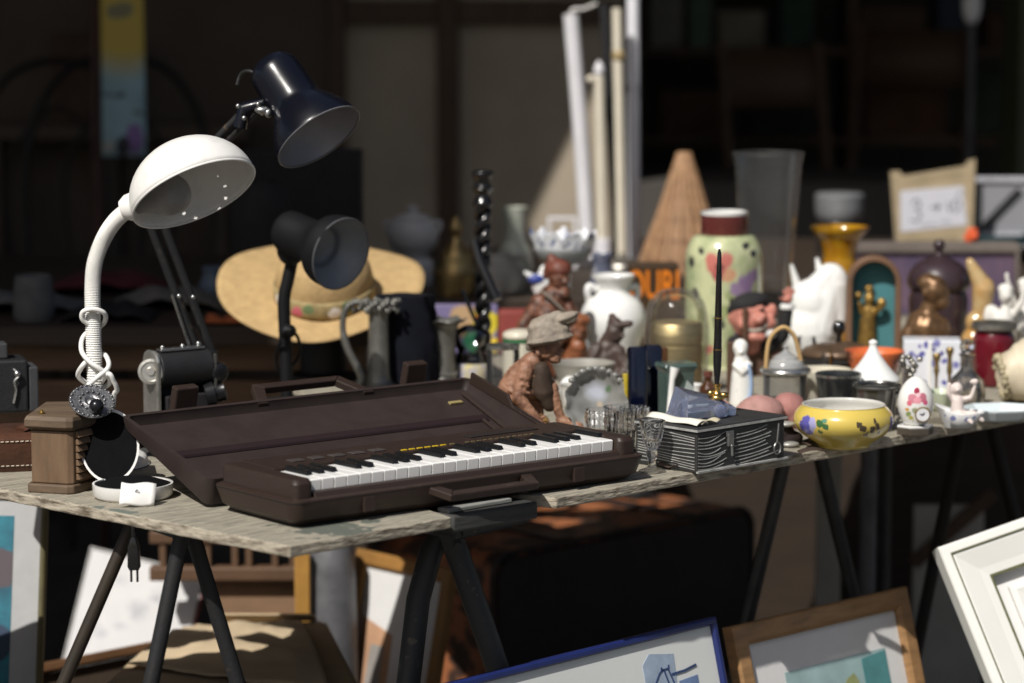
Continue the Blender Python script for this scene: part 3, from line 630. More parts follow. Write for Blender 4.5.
part('spring', MB().tube([hub.lerp(elb, .05) + V((-.016, -.01, .0)), hub.lerp(elb, .42) + V((-.013, -.01, 0))], .0024, 8), chrome, bl)
m_ = MB()
for u, v in ((238, 106), (244, 118), (258, 104), (262, 113), (179, 296), (193, 297)): m_.ball(rel(u, v, 3.62 if v < 200 else 3.69, p), .0032)
part('screw', m_, chrome, bl)
part('bracket', MB().tube([jnt + V((-.012, 0, -.02)), jnt + V((-.006, 0, .004)), jnt + V((.02, 0, .012))], [.009, .010, .007], 10), bln, bl)
part('wing_nut', MB().ball(rel(262, 110, 3.61, p), (.010, .006, .005)).ball(rel(268, 113, 3.61, p), (.005, .005, .006)), chrome, bl)
part('cord', MB().tube(smoothp([rel(237, 85, 3.66, p), rel(241, 74, 3.66, p), rel(249, 71, 3.65, p), rel(260, 76, 3.64, p)]), .0022, 8), blk, bl)
def axis_frame(o, d):
    d = V(d).normalized(); x = d.orthogonal().normalized(); y = d.cross(x); M = MX((x, y, d)).transposed().to_4x4(); M.translation = V(o); return M
c2 = rel(319, 137, 3.6, p); s = S(AY(319, 137, 3.6)); D2 = V((.59 * .916, -.40, -.81 * .916))
HM = axis_frame(c2, -D2)
hp = [(47, 0), (46.5, 4), (43, 15), (37, 27), (30, 37), (27, 44), (26.5, 60), (26.5, 82), (24.5, 90), (19, 97), (10, 101), (0, 102)]
part('shade', MB().lathe(px(sprof(hp, 3), s), 56, HM), bln, bl, 50)
refl = mat('grey_reflector', (.30, .29, .31), .4, .3, var=.15, scale=20)
part('reflector', MB().lathe(px([(46, .6), (42, 13), (36, 24), (27, 34), (12, 37), (0, 37.5)], s), 56, HM), refl, bl, 60)
part('rim', MB().tube([(HM @ V((46.8 * s * math.cos(2 * PI * k / 60), 46.8 * s * math.sin(2 * PI * k / 60), 0))) for k in range(60)], .0012, 8, closed=True), mat('grey_rim', (.12, .12, .13), .3), bl)

# ------------------------------------------------------------------ second black lamp with a round head
p = AY(287, 418, 3.95); p.z = TZ
gl = thing('desk_lamp', 'matt black gooseneck lamp with a short round head in front of the straw hat', 'lamp', p)
mblk = mat('matt_black', (.005, .005, .006), .55, var=.3, scale=30, spec=.35)
part('base', MB().lathe(sprof([(0, 0), (.05, 0), (.053, .005), (.045, .014), (.014, .02), (0, .021)], 3), 32), mblk, gl)
part('gooseneck', MB().tube(smoothp([(0, 0, .015), rel(287, 395, 3.95, p), rel(285, 335, 3.95, p), rel(284, 300, 3.95, p), rel(288, 280, 3.95, p), rel(293, 256, 3.95, p)], 8), .0088, 14), mblk, gl)
part('joint', MB().ball(rel(291, 250, 3.94, p), (.02, .018, .022)), mblk, gl)
c3 = rel(341, 254, 3.86, p); s = S(AY(340, 254, 3.86)); D3 = V((.70, -.68, -.22)); HM = axis_frame(c3, -D3)
part('shade', MB().lathe(px(sprof([(37.2, 0), (37, 12), (35, 20), (28, 30), (24, 36), (22, 50), (22, 78), (19, 86), (12, 90), (0, 91)], 3), s), 48, HM), mblk, gl, 50)
part('reflector', MB().lathe(px(sprof([(36.5, .5), (34, 9), (27, 19), (21, 26), (19, 34), (0, 35)], 3), s), 48, HM), mat('dim_reflector', (.30, .32, .35), .45, .2, var=.3, scale=15), gl, 60)
part('rim', MB().tube([(HM @ V((37 * s * math.cos(2 * PI * k / 60), 37 * s * math.sin(2 * PI * k / 60), 0))) for k in range(60)], .0012, 8, closed=True), mat('grey_rim', ()), gl)
part('cord', MB().tube(smoothp([rel(280, 335, 3.93, p), rel(290, 330, 3.92, p), rel(298, 338, 3.94, p), rel(300, 352, 3.95, p), rel(292, 366, 3.97, p), rel(280, 372, 3.96, p), rel(276, 356, 3.95, p), rel(281, 340, 3.93, p)]), .0024, 8), mblk, gl)
part('switch', MB().ball(rel(288, 331, 3.94, p), (.012, .012, .010)), mblk, gl)

# ------------------------------------------------------------------ straw hat on a black stand
hc = AY(321, 283, 4.3); s = S(hc)
st = thing('hat_stand', 'black cylindrical stand under the straw hat', 'stand', (hc.x + .005, hc.y - .03, TZ))
stz = hc.z - TZ - .035
part('column', MB().lathe([(0, .012), (.036, .012), (.034, stz), (0, stz)], 32), mblk, st); part('foot', MB().lathe([(0, 0), (.055, 0), (.055, .008), (.04, .0118), (0, .0118)], 32), mblk, st)
straw = mat('straw', (.52, .355, .165), .75, var=.35, scale=55, bump=.9, bscale=320, bdist=.003, waves=None, col2=(.40, .27, .125), lo=.35, hi=.68)
HTM = MX.Translation(hc) @ MX.Rotation(math.radians(22), 4, 'X')
ht = thing('straw_hat', 'wide brimmed straw hat with a flowered band on the black stand', 'hat', M=HTM)
def brim(a, b):
    an = 2 * PI * a; r = .048 + (.158 - .048) * b; x = r * math.cos(an); y = r * math.sin(an) * .98
    return (x, y, .010 * b * b * math.cos(2 * an + .4) - .004 * b + .002 * math.sin(5 * an) * b)
bm_ = MB().lathe([(.048 + .110 * k / 12, k / 12) for k in range(13)], 72, wob=lambda r, z, a, i: (r, .010 * z * z * math.cos(2 * a + .4) - .004 * z + .002 * math.sin(5 * a) * z))
part('brim', bm_, straw, ht, 60, solid=.002)
part('crown', MB().lathe(sprof([(.074, -.002), (.073, .02), (.070, .045), (.060, .064), (.038, .074), (.015, .072), (0, .070)], 4), 56, MX.Translation((.008, -.042, 0)) @ MX.Diagonal((1, .95, 1, 1))), straw, ht, 60, solid=.002)
fl_ = []
for k in range(9):
    a = math.radians(-150 + k * 15); k % 3 != 1 and fl_.append(((.008 + .077 * math.cos(a), -.042 + .074 * math.sin(a), .012 + .005 * math.sin(k * 2.3)), .010, [(.75, .70, .66), (.10, .16, .07), (.55, .12, .16), (.14, .2, .09), (.7, .62, .6)][k % 5]))
part('flower_band', MB().lathe([(.0752, 0), (.0765, .003), (.0762, .022), (.0745, .025)], 56, MX.Translation((.008, -.042, 0)) @ MX.Diagonal((1, .955, 1, 1))), mat('flower_print', (.40, .31, .15), .8, var=.4, scale=60, spots=(60, .012, fl_)), ht, 60, solid=.0012)
def base(u, v, z=TZ):
    p = G(u, v, z); return p, S(p)
def vrel(u, v, p, Y=None): return AY(u, v, Y if Y else p.y) - V(p)
# ------------------------------------------------------------------ pewter jugs behind the lid
pewj = mat('grey_pewter', (.24, .235, .215), .42, .7, var=.45, scale=25, bump=.25, bscale=120)
p, s = base(379, 392) 
jg = thing('pewter_jug', 'tall grey pewter jug with an ornate rim and a big curled handle', 'jug', p)
part('body', MB().lathe(px(sprof([(0, 0), (22, 0), (23, 3), (15, 9), (11.5, 16), (10.5, 40), (10, 74), (12, 84), (15, 90), (13, 90), (9, 80), (0, 78)], 3), s), 36), pewj, jg, 50)
m_ = MB()
for k in range(26):
    a = 2 * PI * k / 26; m_.ball((15.5 * s * math.cos(a), 15.5 * s * math.sin(a), (88 + 3 * math.sin(k * 2.1)) * s), (.004, .004, .005))
for k in range(34): m_.ball(((-27 + 1.45 * k) * s, (-8 - 5 * math.sin(k * 1.3)) * s, (88 + 5 * math.sin(k * 2.7)) * s), (.0032 + .0016 * (k % 3), .004, .0030 + .001 * (k % 2)), R=RY(k * 37))
part('ornate_rim', m_, pewj, jg)
part('handle', MB().tube(smoothp([(-6 * s, -8 * s, 90 * s), (-24 * s, -10 * s, 91 * s), (-33 * s, -10 * s, 82 * s), (-35 * s, -10 * s, 64 * s), (-30 * s, -10 * s, 44 * s), (-18 * s, -10 * s, 20 * s), (-19 * s, -10 * s, 8 * s), (-23 * s, -10 * s, 3 * s)], 6), [.0046] * 20 + [.0056] * 23, 10), pewj, jg)
p, s = base(443, 386)
jg = thing('pewter_vase', 'grey pewter vase with a flared wavy lip behind the case lid', 'vase', p)
def wavy(r, z, a, i):
    k = max(0, (r - 14 * s) / (8 * s)); return r * (1 + .05 * k * math.sin(7 * a)), z + .0018 * k * math.sin(7 * a + 1)
part('body', MB().lathe(px(sprof([(0, 0), (14, 0), (14.5, 5), (12.5, 12), (12, 20), (13, 45), (14.5, 58), (18, 64), (24, 67), (21, 66.5), (13, 58), (10, 20), (0, 18)], 3), s), 48, wob=wavy), pewj, jg, 50)
part('band', MB().lathe(px([(12.6, 11), (14.2, 12), (14.2, 15), (12.6, 16)], s), 40, closed=True), mat('bright_pewter', (.4, .4, .39), .25, .85), jg)
# dark garments hanging behind the jugs
navy = mat('navy_cloth', (.006, .007, .012), .9, var=.4, scale=20, bump=.3, spec=.2)
p, s = base(405, 388)
def drape(a, b):
    an = PI * (1.15 + .9 * a) ; r = .045 + .012 * math.sin(9 * a + 2 * b) + .01 * (1 - b)
    return (r * 1.15 * math.cos(an), r * .7 * math.sin(an), .145 * b)
m_ = MB().loft([[((.047 + .006 * math.sin(7 * t + z * 60)) * (1.0 - .25 * (z / .16) ** 3) * math.cos(t), (.03 + .004 * math.sin(5 * t + z * 40)) * math.sin(t), z) for t in [2 * PI * k / 40 for k in range(40)]] for z in (0, .02, .05, .08, .11, .133, .139)])
solo('folded_garment', 'dark navy cloth bag standing between the two pewter vessels', 'bag', m_, navy, p, smooth=60)
p, s = base(430, 381)
purp = mat('dull_purple_cloth', (.07, .055, .075), .9, var=.4, scale=30, bump=.3)
m_ = MB()
for k, (x, z, rx_, rz_) in enumerate([(-8, 50, 11, 20), (0, 30, 14, 22), (-16, 20, 12, 22), (8, 12, 12, 14)]): m_.ball((x * s, (4 + 3 * k) * s, z * s), (rx_ * s, 10 * s, rz_ * s))
q = remesh('scarf', m_, purp, None, .0025, 3, .0015, 70); q.location = p; q['label'] = 'crumpled dull purple scarf behind the wavy pewter vase'; q['category'] = 'scarf'

# ------------------------------------------------------------------ black twisted candlestick
p, s = base(483, 375)
bkl = mat('black_lacquer', (.008, .008, .009), .18, var=.3, scale=40, bump=.05, coat=.4)
cs = thing('candlestick', 'tall black twisted candlestick behind the red book', 'candlestick', p)
part('foot', MB().lathe(px(sprof([(0, 0), (24, 0), (24, 3), (15, 8), (7, 14), (6, 20), (0, 21)], 3), s), 32), bkl, cs)
for ph0 in (0, PI):
    part('twist', MB().tube([(4.0 * s * math.cos(t * 6.0 + ph0), 4.0 * s * math.sin(t * 6.0 + ph0), (20 + 150 * t / 5) * s) for t in [5 * k / 110 for k in range(111)]], 4.6 * s, 10), bkl, cs)
part('socket', MB().lathe(px(sprof([(0, 167), (8, 168), (10, 172), (7, 178), (7, 182), (10.5, 187), (8, 190), (8.5, 196), (10.5, 200), (10, 204), (6, 204), (5, 196), (0, 195)], 3), s), 28), bkl, cs)
bar = MB().tube([vrel(474, 240, p, p.y - .02), vrel(480, 262, p, p.y - .03), vrel(497, 300, p, p.y - .05)], [.006, .008, .0085], 12)
solo('black_baton', 'short black rounded stick leaning on the twisted candlestick', 'stick', bar, bkl, p)
solo('thin_rod', 'thin black rod crossing in front of the candlestick foot', 'rod', MB().tube([vrel(462, 290, p, p.y - .05), vrel(476, 322, p, p.y - .05), vrel(489, 362, p, p.y - .05)], .0032, 8), bkl, p)
# colourful books lying behind
p, s = base(470, 352, LZ)
p = AY(467, 347, 4.62); bz = .757
solo('picture_book', 'bright picture book with violet, yellow and green cover propped on the counter edge', 'book', MB().box((-.062, 0, 0), (.05, .02, .078)),
     mat('book_cover', (.21, .18, .33), .4, var=.15, scale=12, spots=(30, .02, [((.0, -.005, .05), .03, (.48, .32, .18)), ((.030, -.005, .05), .024, (.62, .52, .04)), ((.012, -.005, .018), .020, (.03, .35, .14)), ((.04, -.005, .012), .018, (.8, .6, .05)), ((.02, -.005, .055), .009, (.75, .12, .04))])), (p.x, p.y - .05, TZ), bevel=.001)
solo('red_box', 'dusty red box lying behind the pink seated figurine', 'box', MB().box((0, 0, 0), (.058, .05, .068)), mat('dusty_red', (.27, .055, .045), .55, var=.2, scale=18), (p.x + .052, p.y - .06, TZ), bevel=.002)
# glassware near the sitter
glass = thin_glass('clear_glass', refl=1.0, haze=.04)
p, s = base(503, 408)
tum = thing('glass_jar', 'clear glass jar with a grey metal rim behind the seated figurine', 'jar', p)
part('body', MB().lathe(px(shell(sprof([(0, 0), (15, 0), (16.5, 4), (16.5, 54), (15.5, 62)], 3), 1.2), s), 32), glass, tum)
part('rim', MB().lathe(px([(15, 60), (16.6, 60), (16.8, 64), (15, 64)], s), 32, closed=True), chrome, tum)
part('contents', MB().lathe(px(sprof([(0, 2), (14, 2.2), (14.5, 24), (10, 30), (0, 31)], 3), s), 28), mat('beige_stones', (.35, .31, .25), .7, var=.6, scale=160, bump=.6), tum)
p, s = base(519, 385)
gj = thing('ceramic_pot', 'cream pot with a thin green line under its lid behind the glass jar', 'pot', p)
part('body', MB().lathe(px(sprof([(0, 0), (13, 0), (16, 8), (16, 40), (14, 46), (0, 47)], 3), s), 32), mat('cream_glaze', (.62, .58, .47), .25, var=.1, coat=.3), gj)
part('lid', MB().lathe(px(sprof([(14.6, 47.5), (16.5, 48), (15.5, 53), (8, 56), (0, 57)], 3), s), 32), mat('cream_glaze', ()), gj)
part('green_line', MB().lathe(px([(16.1, 44), (16.8, 44.4), (16.8, 46.2), (16.1, 46.6)], s), 32, closed=True), mat('green_glaze', (.03, .16, .06), .3), gj)
p, s = base(472, 383)
gd = thing('glass_decanter', 'small round glass decanter with yellow paper label beside the wavy vase', 'decanter', p)
part('body', MB().lathe(px(shell(sprof([(0, 0), (14, 0), (17, 10), (17, 22), (14, 32), (19, 42), (18, 52), (8, 58)], 3), 1.2), s), 32), thin_glass('smoky_glass', (.75, .75, .77), refl=1.3), gd)
part('paper_label', MB().lathe(px([(17.3, 5), (17.8, 6), (17.8, 20), (17.3, 21)], s), 32), mat('yellow_label', (.55, .48, .2), .7, var=.3, scale=80, col2=(.3, .3, .5)), gd)

# ------------------------------------------------------------------ shaded vessels on the rear counter
def lz(u, Y): p = AY(u, 300, Y); p.z = LZ; return p, S(p)
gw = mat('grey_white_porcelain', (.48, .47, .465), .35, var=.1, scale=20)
p, s = lz(413, 5.15)
b0 = -20.4 + .55 * FPX / 5.15       # photo row of the counter at that distance
def H(v, Y): return (-20.4 + .55 * FPX / Y) - v
tp = thing('porcelain_tureen', 'white lidded porcelain urn with two ears standing in the shade on the rear counter', 'tureen', p)
h_ = lambda v: H(v, 5.15)
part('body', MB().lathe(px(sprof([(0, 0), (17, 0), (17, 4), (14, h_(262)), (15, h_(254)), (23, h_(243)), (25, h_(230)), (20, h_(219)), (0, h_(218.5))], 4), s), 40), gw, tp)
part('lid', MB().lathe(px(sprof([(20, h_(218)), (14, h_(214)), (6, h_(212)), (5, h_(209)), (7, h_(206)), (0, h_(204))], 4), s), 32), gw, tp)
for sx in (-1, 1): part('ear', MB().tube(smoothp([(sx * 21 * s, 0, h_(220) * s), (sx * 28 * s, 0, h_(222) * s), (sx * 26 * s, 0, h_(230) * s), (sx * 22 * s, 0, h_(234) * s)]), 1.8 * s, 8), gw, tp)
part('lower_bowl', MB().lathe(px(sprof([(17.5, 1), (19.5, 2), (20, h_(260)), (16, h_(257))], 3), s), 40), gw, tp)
brass = mat('aged_brass', (.42, .30, .13), .35, .85, var=.5, scale=30, bump=.15)
p, s = lz(456, 4.95); h_ = lambda v: H(v, 4.95)
ur = thing('brass_urn', 'old brass urn with a finial behind the black candlestick', 'urn', p)
part('body', MB().lathe(px(sprof([(0, 0), (17, 0), (20, h_(283)), (20, h_(272)), (17, h_(262)), (15, h_(252)), (8, h_(243)), (5, h_(236)), (7, h_(228)), (5, h_(221)), (2, h_(216)), (0, h_(215))], 4), s), 36), brass, ur)
part('ring', MB().lathe(px(sprof([(19.5, h_(274)), (24, h_(273)), (24, h_(270)), (18.5, h_(269))], 2), s), 36), brass, ur)
p, s = lz(515, 5.2); h_ = lambda v: H(v, 5.2)
vs = thing('ceramic_vase', 'pale green white vase with a straight neck in the shade behind the candlestick', 'vase', p)
part('body', MB().lathe(px(shell(sprof([(0, 0), (13, 0), (17, h_(265)), (17, h_(252)), (11, h_(240)), (10, h_(225)), (12, h_(210)), (13, h_(206))], 4), 1.5), s), 36), mat('celadon', (.45, .47, .40), .3, var=.1), vs)
p, s = lz(497, 4.98); h_ = lambda v: H(v, 4.98)
vs = thing('stone_jug', 'squat grey stoneware jug with a dark opening beside the brass urn', 'jug', p)
part('body', MB().lathe(px(shell(sprof([(0, 0), (24, 0), (29, h_(283)), (26, h_(268)), (16, h_(258)), (14, h_(252))], 4), 2), s), 36), mat('stoneware', (.30, .285, .25), .5, var=.3, scale=20, bump=.2), vs)
part('handle', MB().tube(smoothp([(16 * s, 0, h_(256) * s), (30 * s, 0, h_(258) * s), (34 * s, 0, h_(270) * s), (28 * s, 0, h_(282) * s)]), 3 * s, 10), mat('stoneware', ()), vs)

# ------------------------------------------------------------------ white posts
wp = mat('white_post_paint', (.72, .71, .74), .5, var=.12, scale=10, bump=.1)
cp_ = mat('cream_post_paint', (.70, .64, .52), .5, var=.15, scale=14, bump=.1)
def post(label, u0, u1, Y, r, m, vtop, name='standing_pole', extra=None, ubend=0):
    a = AY(u0, 260, Y); b = AY(u1, vtop, Y); q = V((a.x, Y, LZ))
    t = thing(name, label, 'pole', q, group='poles leaning together behind the white jar')
    k = [(0, 0, .012), ((a - q).x, 0, (a - q).z), ((a.x + b.x) / 2 - q.x + ubend, 0, (a.z + b.z) / 2 - q.z), (b.x - q.x, 0, b.z - q.z)]
    part('shaft', MB().tube(smoothp(k, 8), r, 16), m, t)
    part('foot', MB().lathe([(0, 0), (r * 1.6, 0), (r * 1.6, .012), (r, .02), (0, .02)], 20), m if not extra else extra, t)
    return t, V((b.x - q.x, 0, b.z - q.z))
t, tip = post('thick white plastic tube, bowed a little and leftmost of the poles behind the white jar', 589, 571, 5.52, .0152, wp, 14, ubend=.002)
part('end_hook', MB().tube(smoothp([tip + V((0, 0, -.01)), tip + V((.003, 0, .008)), tip + V((.025, 0, .010)), tip + V((.05, 0, .020))]), .0035, 8), mat('chalky_knob', (.6, .58, .55), .5), t)
t, tip = post('cream turned pole with a white finial at its top and a white socket', 603, 599, 5.40, .0098, cp_, 76)
part('finial', MB().lathe(sprof([(.009, -.01), (.007, 0), (.010, .008), (.009, .016), (.004, .026), (0, .03)], 3), 16, MX.Translation(tip)), wp, t)
part('side_knob', MB().ball(tip + V((-.016, -.004, -.006)), .008), cp_, t)
part('socket', MB().lathe([(.0105, .030), (.0165, .032), (.016, .060), (.0105, .061)], 18), wp, t)
post('black metal pole between the cream and white poles', 618, 604, 5.46, .0095, mat('black_post', (.018, .018, .02), .5), 4)
t, tip = post('slim cream pole with a pale ferrule between the black and the white pole', 622, 617, 5.42, .0095, cp_, 8)
part('ferrule', MB().lathe(sprof([(.0096, 0), (.012, .004), (.0125, .014), (.0097, .02)], 2), 16, MX.Translation((tip.x * .7, 0, tip.z * .80))), mat('brass_ferrule', (.4, .3, .15), .4), t)
post('straight white painted pole with grey scuffs, rightmost behind the white jar', 634, 633, 5.48, .0122, mat('scuffed_white', (.74, .74, .78), .5, var=.55, scale=14, lo=.62, hi=.75), -4)
p, s = lz(562, 5.42)
solo('photo_stand', 'small white empty photo stand standing by the foot of the bowed tube', 'photo stand', MB().box((-.028, 0, 0), (-.022, .012, .10)).box((.022, 0, 0), (.028, .012, .10)).box((-.0219, 0, .094), (.0219, .012, .10)).box((-.0219, 0, 0), (.0219, .012, .006)), wp, p, bevel=.001)

# ------------------------------------------------------------------ blue and white openwork bowl
bw_ = mat('blue_white_porcelain', (.70, .71, .73), .25, var=.9, scale=46, col2=(.10, .13, .25), lo=.50, hi=.60, bump=.1, coat=.4)
wg = mat('white_glaze', (.78, .78, .76), .10, var=.05, scale=12, bump=.03, coat=.4)
p, s = base(563, 362); hh = lambda v: 362 - v
bo = thing('footed_bowl', 'blue and white porcelain bowl with a jagged pierced rim on a tall stem', 'bowl', p)
part('stem', MB().lathe(px(sprof([(0, 0), (22, 0), (20, 5), (10, 14), (7, 40), (8, 85), (10, hh(264)), (0, hh(263.5))], 4), s), 32), bw_, bo)
def jagr(r, z, a, i): return r, z + (3.2 * s * math.sin(9 * a) + 2 * s * math.sin(17 * a + 1) if z > hh(240) * s else 0)
part('bowl', MB().lathe(px(shell(sprof([(0, hh(264)), (12, hh(263)), (22, hh(258)), (28, hh(250)), (31, hh(239)), (33, hh(233))], 3), 1.5), s), 72, wob=jagr), bw_, bo, 60)
part('grey_band', MB().lathe(px(sprof([(13, hh(263.5)), (24, hh(258.6)), (29.3, hh(250)), (29.6, hh(247)), (28, hh(249))], 2), s), 48), mat('grey_glaze', (.30, .31, .31), .3), bo)
p, s = base(541, 350)
fg = thing('porcelain_bird', 'small white porcelain bird with blue wing behind the red capped figurine', 'ornament', p)
remesh('body', MB().ball((0, 0, 66 * s), (10 * s, 8 * s, 12 * s)).ball((4 * s, 0, 80 * s), 6 * s).caps((-4 * s, 0, 70 * s), (-16 * s, 0, 78 * s), 5 * s, 2 * s).caps((0, 0, 4 * s), (0, 0, 60 * s), 10 * s, 6 * s), wg, fg, .0025)
part('wing', MB().ball((-5 * s, -7 * s, 72 * s), (8 * s, 3 * s, 5 * s)), mat('cobalt_glaze', (.06, .09, .35), .25), fg)
p, s = base(602, 350)
fg = thing('porcelain_vase', 'narrow blue patterned vase squeezed behind the white jar handle', 'vase', p)
part('body', MB().lathe(px(sprof([(0, 0), (14, 0), (17, 20), (14, 60), (9, 84), (11, 96), (8, 96), (6, 84), (0, 82)], 3), s), 32), mat('dark_blue_print', (.10, .11, .16), .3, var=.6, scale=60, col2=(.5, .5, .5), lo=.55, hi=.65), fg)

# ------------------------------------------------------------------ white jar
p, s = base(613, 368); hh = lambda v: 368 - v
wj = thing('white_jar', 'big round white ceramic jar with a wide lip and small ear handles', 'jar', p)
part('body', MB().lathe(px(shell(sprof([(0, 0), (18, 0), (20, 3), (27, 25), (32.5, hh(324)), (32, hh(312)), (27, hh(301)), (18, hh(294)), (15, hh(289)), (17, hh(283)), (21, hh(277)), (21.5, hh(274))], 4), 1.5), s), 56), wg, wj, 50)
for sx in (-1,): part('handle', MB().tube(smoothp([(sx * 16 * s, -.004, hh(289) * s), (sx * 24 * s, -.008, hh(285) * s), (sx * 26 * s, -.010, hh(290) * s), (sx * 25 * s, -.006, hh(297) * s), (sx * 24 * s, 0, hh(303) * s)]), [.0055] * 25, 10), wg, wj)
part('handle', MB().tube(smoothp([(15 * s, .004, hh(289) * s), (22 * s, .012, hh(286) * s), (25 * s, .016, hh(293) * s), (22 * s, .010, hh(302) * s)]), .005, 10), wg, wj)

# ------------------------------------------------------------------ figurines
terra = mat('red_brown_clay', (.17, .068, .038), .42, var=.55, scale=60, bump=.7, bscale=170, col2=(.05, .02, .012), lo=.44, hi=.58)
pink = mat('pink_clay', (.29, .15, .092), .5, var=.5, scale=60, bump=.6, bscale=190, col2=(.15, .07, .045), lo=.46, hi=.64)
greyc = mat('grey_felt_clay', (.29, .245, .195), .6, var=.45, scale=50, bump=.6, bscale=200, lo=.4, hi=.65)
darkc = mat('dark_brown_clay', (.075, .05, .042), .5, var=.4, scale=36, bump=.4, bscale=140)
def figure(name, label, u, v, z=TZ):
    p, s = base(u, v, z); t = thing(name, label, 'figurine', p); return t, s, p
class B_:                                       # figure sculpting in photo pixels (x right, y away, z up)
    def __init__(q, s): q.m = MB(); q.s = s
    def c(q, a, b, r1, r2=None): s = q.s; q.m.caps(V(a) * s, V(b) * s, r1 * s, (r2 or r1) * s); return q
    def b(q, c, r, R=None):
        s = q.s; r = r if isinstance(r, (tuple, list)) else (r, r, r); q.m.ball(V(c) * s, tuple(k * s for k in r), R=R); return q
RY = lambda d: MX.Rotation(math.radians(d), 3, 'Y')
# seated barefoot figure with a grey cap
t, s, p = figure('seated_figurine', 'pinkish clay figurine of a barefoot man in a grey cap bending to his raised foot', 535, 434)
q = B_(s).c((-24, 2, 44), (-15, 1, 58), 14, 14).c((-15, 1, 58), (-2, -1, 73), 14, 11).c((-2, -2, 74), (8, -4, 86), 8, 7)
q.b((13, -5, 88), (12, 12, 14)).b((21, -10, 80), (5, 5, 7)).b((25, -8, 85), (4, 3.4, 3.2)).b((20, -9, 76), (6, 5.5, 4))    # head, cheek, nose, chin
q.b((3, -13, 84), (2.5, 3, 4.5))                                                                                      # ear
q.c((-9, -12, 67), (-17, -18, 40), 8.5, 6.5).c((-17, -18, 40), (4, -20, 15), 6.2, 4.5)                                 # near arm
for k in range(4): q.c((4, -22 + 2.6 * k, 14), (13, -23 + 2.6 * k, 8 + k), 2.1, 1.5)
q.c((4, -17, 16), (9, -14, 20), 2.1, 1.6)
q.c((-4, 6, 66), (2, 6, 46), 7, 5.6).c((2, 6, 46), (17, -2, 51), 5.4, 4)                                               # far arm on the knee
for k in range(4): q.c((17, -4 + 2.4 * k, 52), (23, -5 + 2.6 * k, 47 - k), 2, 1.4)
q.c((-18, -4, 42), (16, -6, 47), 10, 7).c((16, -6, 47), (26, -9, 16), 6.8, 4.2).c((26, -9, 15), (44, -12, 10), 5.6, 4.2) # raised knee, shin, foot
for k in range(5): q.c((44, -16 + 2.2 * k, 9), (49 - k * .6, -17 + 2.3 * k, 8.4), 2.2 - .15 * k, 1.8 - .15 * k)
q.c((-18, 8, 42), (2, 10, 30), 11, 8).c((2, 10, 30), (4, 4, 8), 7, 5).c((4, 2, 7), (22, -8, 5), 5, 4)
for k in range(6):                                     # shirt folds across the back and sleeve
    q.c((-30 + 5 * k, -13 + k, 40 + 6 * k), (-20 + 5 * k, -15, 34 + 6.5 * k), 2.2, 1.4)
for k in range(3): q.c((-14 + k, -22, 60 - 7 * k), (-7 + k, -20, 58 - 7 * k), 1.8, 1.2)
remesh('body', q.m, pink, t, .0015, 1, .0009, 240)
q = B_(s).b((13, -4, 101), (22, 19, 11), RY(-18)).c((4, -2, 106), (22, -3, 116), 12, 9).b((30, -4, 118), (15, 12, 4.5), RY(-20)).c((-2, -2, 96), (-5, 0, 88), 7, 5).b((15, -8, 97), (25, 20, 3.6), RY(-10))
remesh('cap', q.m, greyc, t, .0021, 3, .0012, 150)
q = B_(s).b((-26, 4, 16), (24, 24, 22)).b((-10, 2, 10), (26, 22, 12)).b((-32, -4, 26), (12, 12, 13)).b((10, -4, 3), (42, 20, 4))
remesh('seat_rock', q.m, mat('ochre_clay', (.42, .24, .085), .55, var=.5, scale=40, bump=.4, lo=.4, hi=.65), t, .0025, 3, .002, 90)
q = B_(s).c((6, -10, 66), (8, -9, 44), 9, 11).c((8, -9, 44), (14, -8, 30), 10, 7).b((2, -8, 56), (11, 8, 14))
remesh('apron', q.m, mat('dark_apron', (.055, .034, .022), .7, var=.4, scale=40), t, .0023, 3, .001, 90)
# standing figure with a red cap
t, s, p = figure('standing_figurine', 'red brown clay figurine with a knitted cap and one hand on its hip', 554, 377)
q = B_(s).c((-8, 0, 40), (-4, 0, 62), 18, 20).c((-4, 0, 62), (-1, 0, 78), 20, 16).c((0, 0, 84), (4, -2, 94), 8, 7)
q.b((5, -3, 99), (11, 11.5, 13.5)).b((11, -12, 97), (3.4, 4, 3.2)).b((10, -9, 89), (6, 5, 4.5)).b((9, -9, 84), (8, 6, 7)).b((7, -12, 102), (2, 1.6, 1.2)).b((14, -11, 102), (2, 1.6, 1.2))
q.c((-14, -2, 76), (-31, -6, 52), 9, 7).c((-31, -6, 52), (-27, -12, 30), 7, 6).b((-25, -13, 28), (6, 5, 6))
for k in range(4): q.c((-26, -16, 30 - 2.6 * k), (-18, -19, 29 - 2.7 * k), 1.9, 1.5)
q.c((13, -2, 74), (22, -12, 52), 8, 6.5).c((22, -12, 52), (10, -20, 44), 6, 5)
for k in range(4): q.c((10, -21, 47 - 2.4 * k), (3, -22, 46 - 2.4 * k), 1.9, 1.5)
q.c((-12, 0, 40), (-10, 0, 3), 13, 9).c((4, 0, 40), (6, 0, 3), 13, 9).b((-11, -8, 3), (7, 12, 4)).b((7, -8, 3), (7, 12, 4))
remesh('body', q.m, terra, t, .0017, 1, .0008, 200)
q = B_(s).b((5, -2, 108), (13, 13, 11)).c((0, 0, 114), (-3, 0, 119), 9, 5).c((-4, 0, 112), (-8, -2, 102), 6, 4)
remesh('cap', q.m, mat('red_clay', (.16, .048, .030), .5, var=.5, scale=50, bump=.5), t, .0024, 3, .001, 120)
part('strap', MB().tube(smoothp([V(k) * s for k in ((-12, -18, 88), (0, -21, 78), (12, -20, 66), (20, -14, 58))]), 2.6 * s, 8, flat=.5), greyc, t)
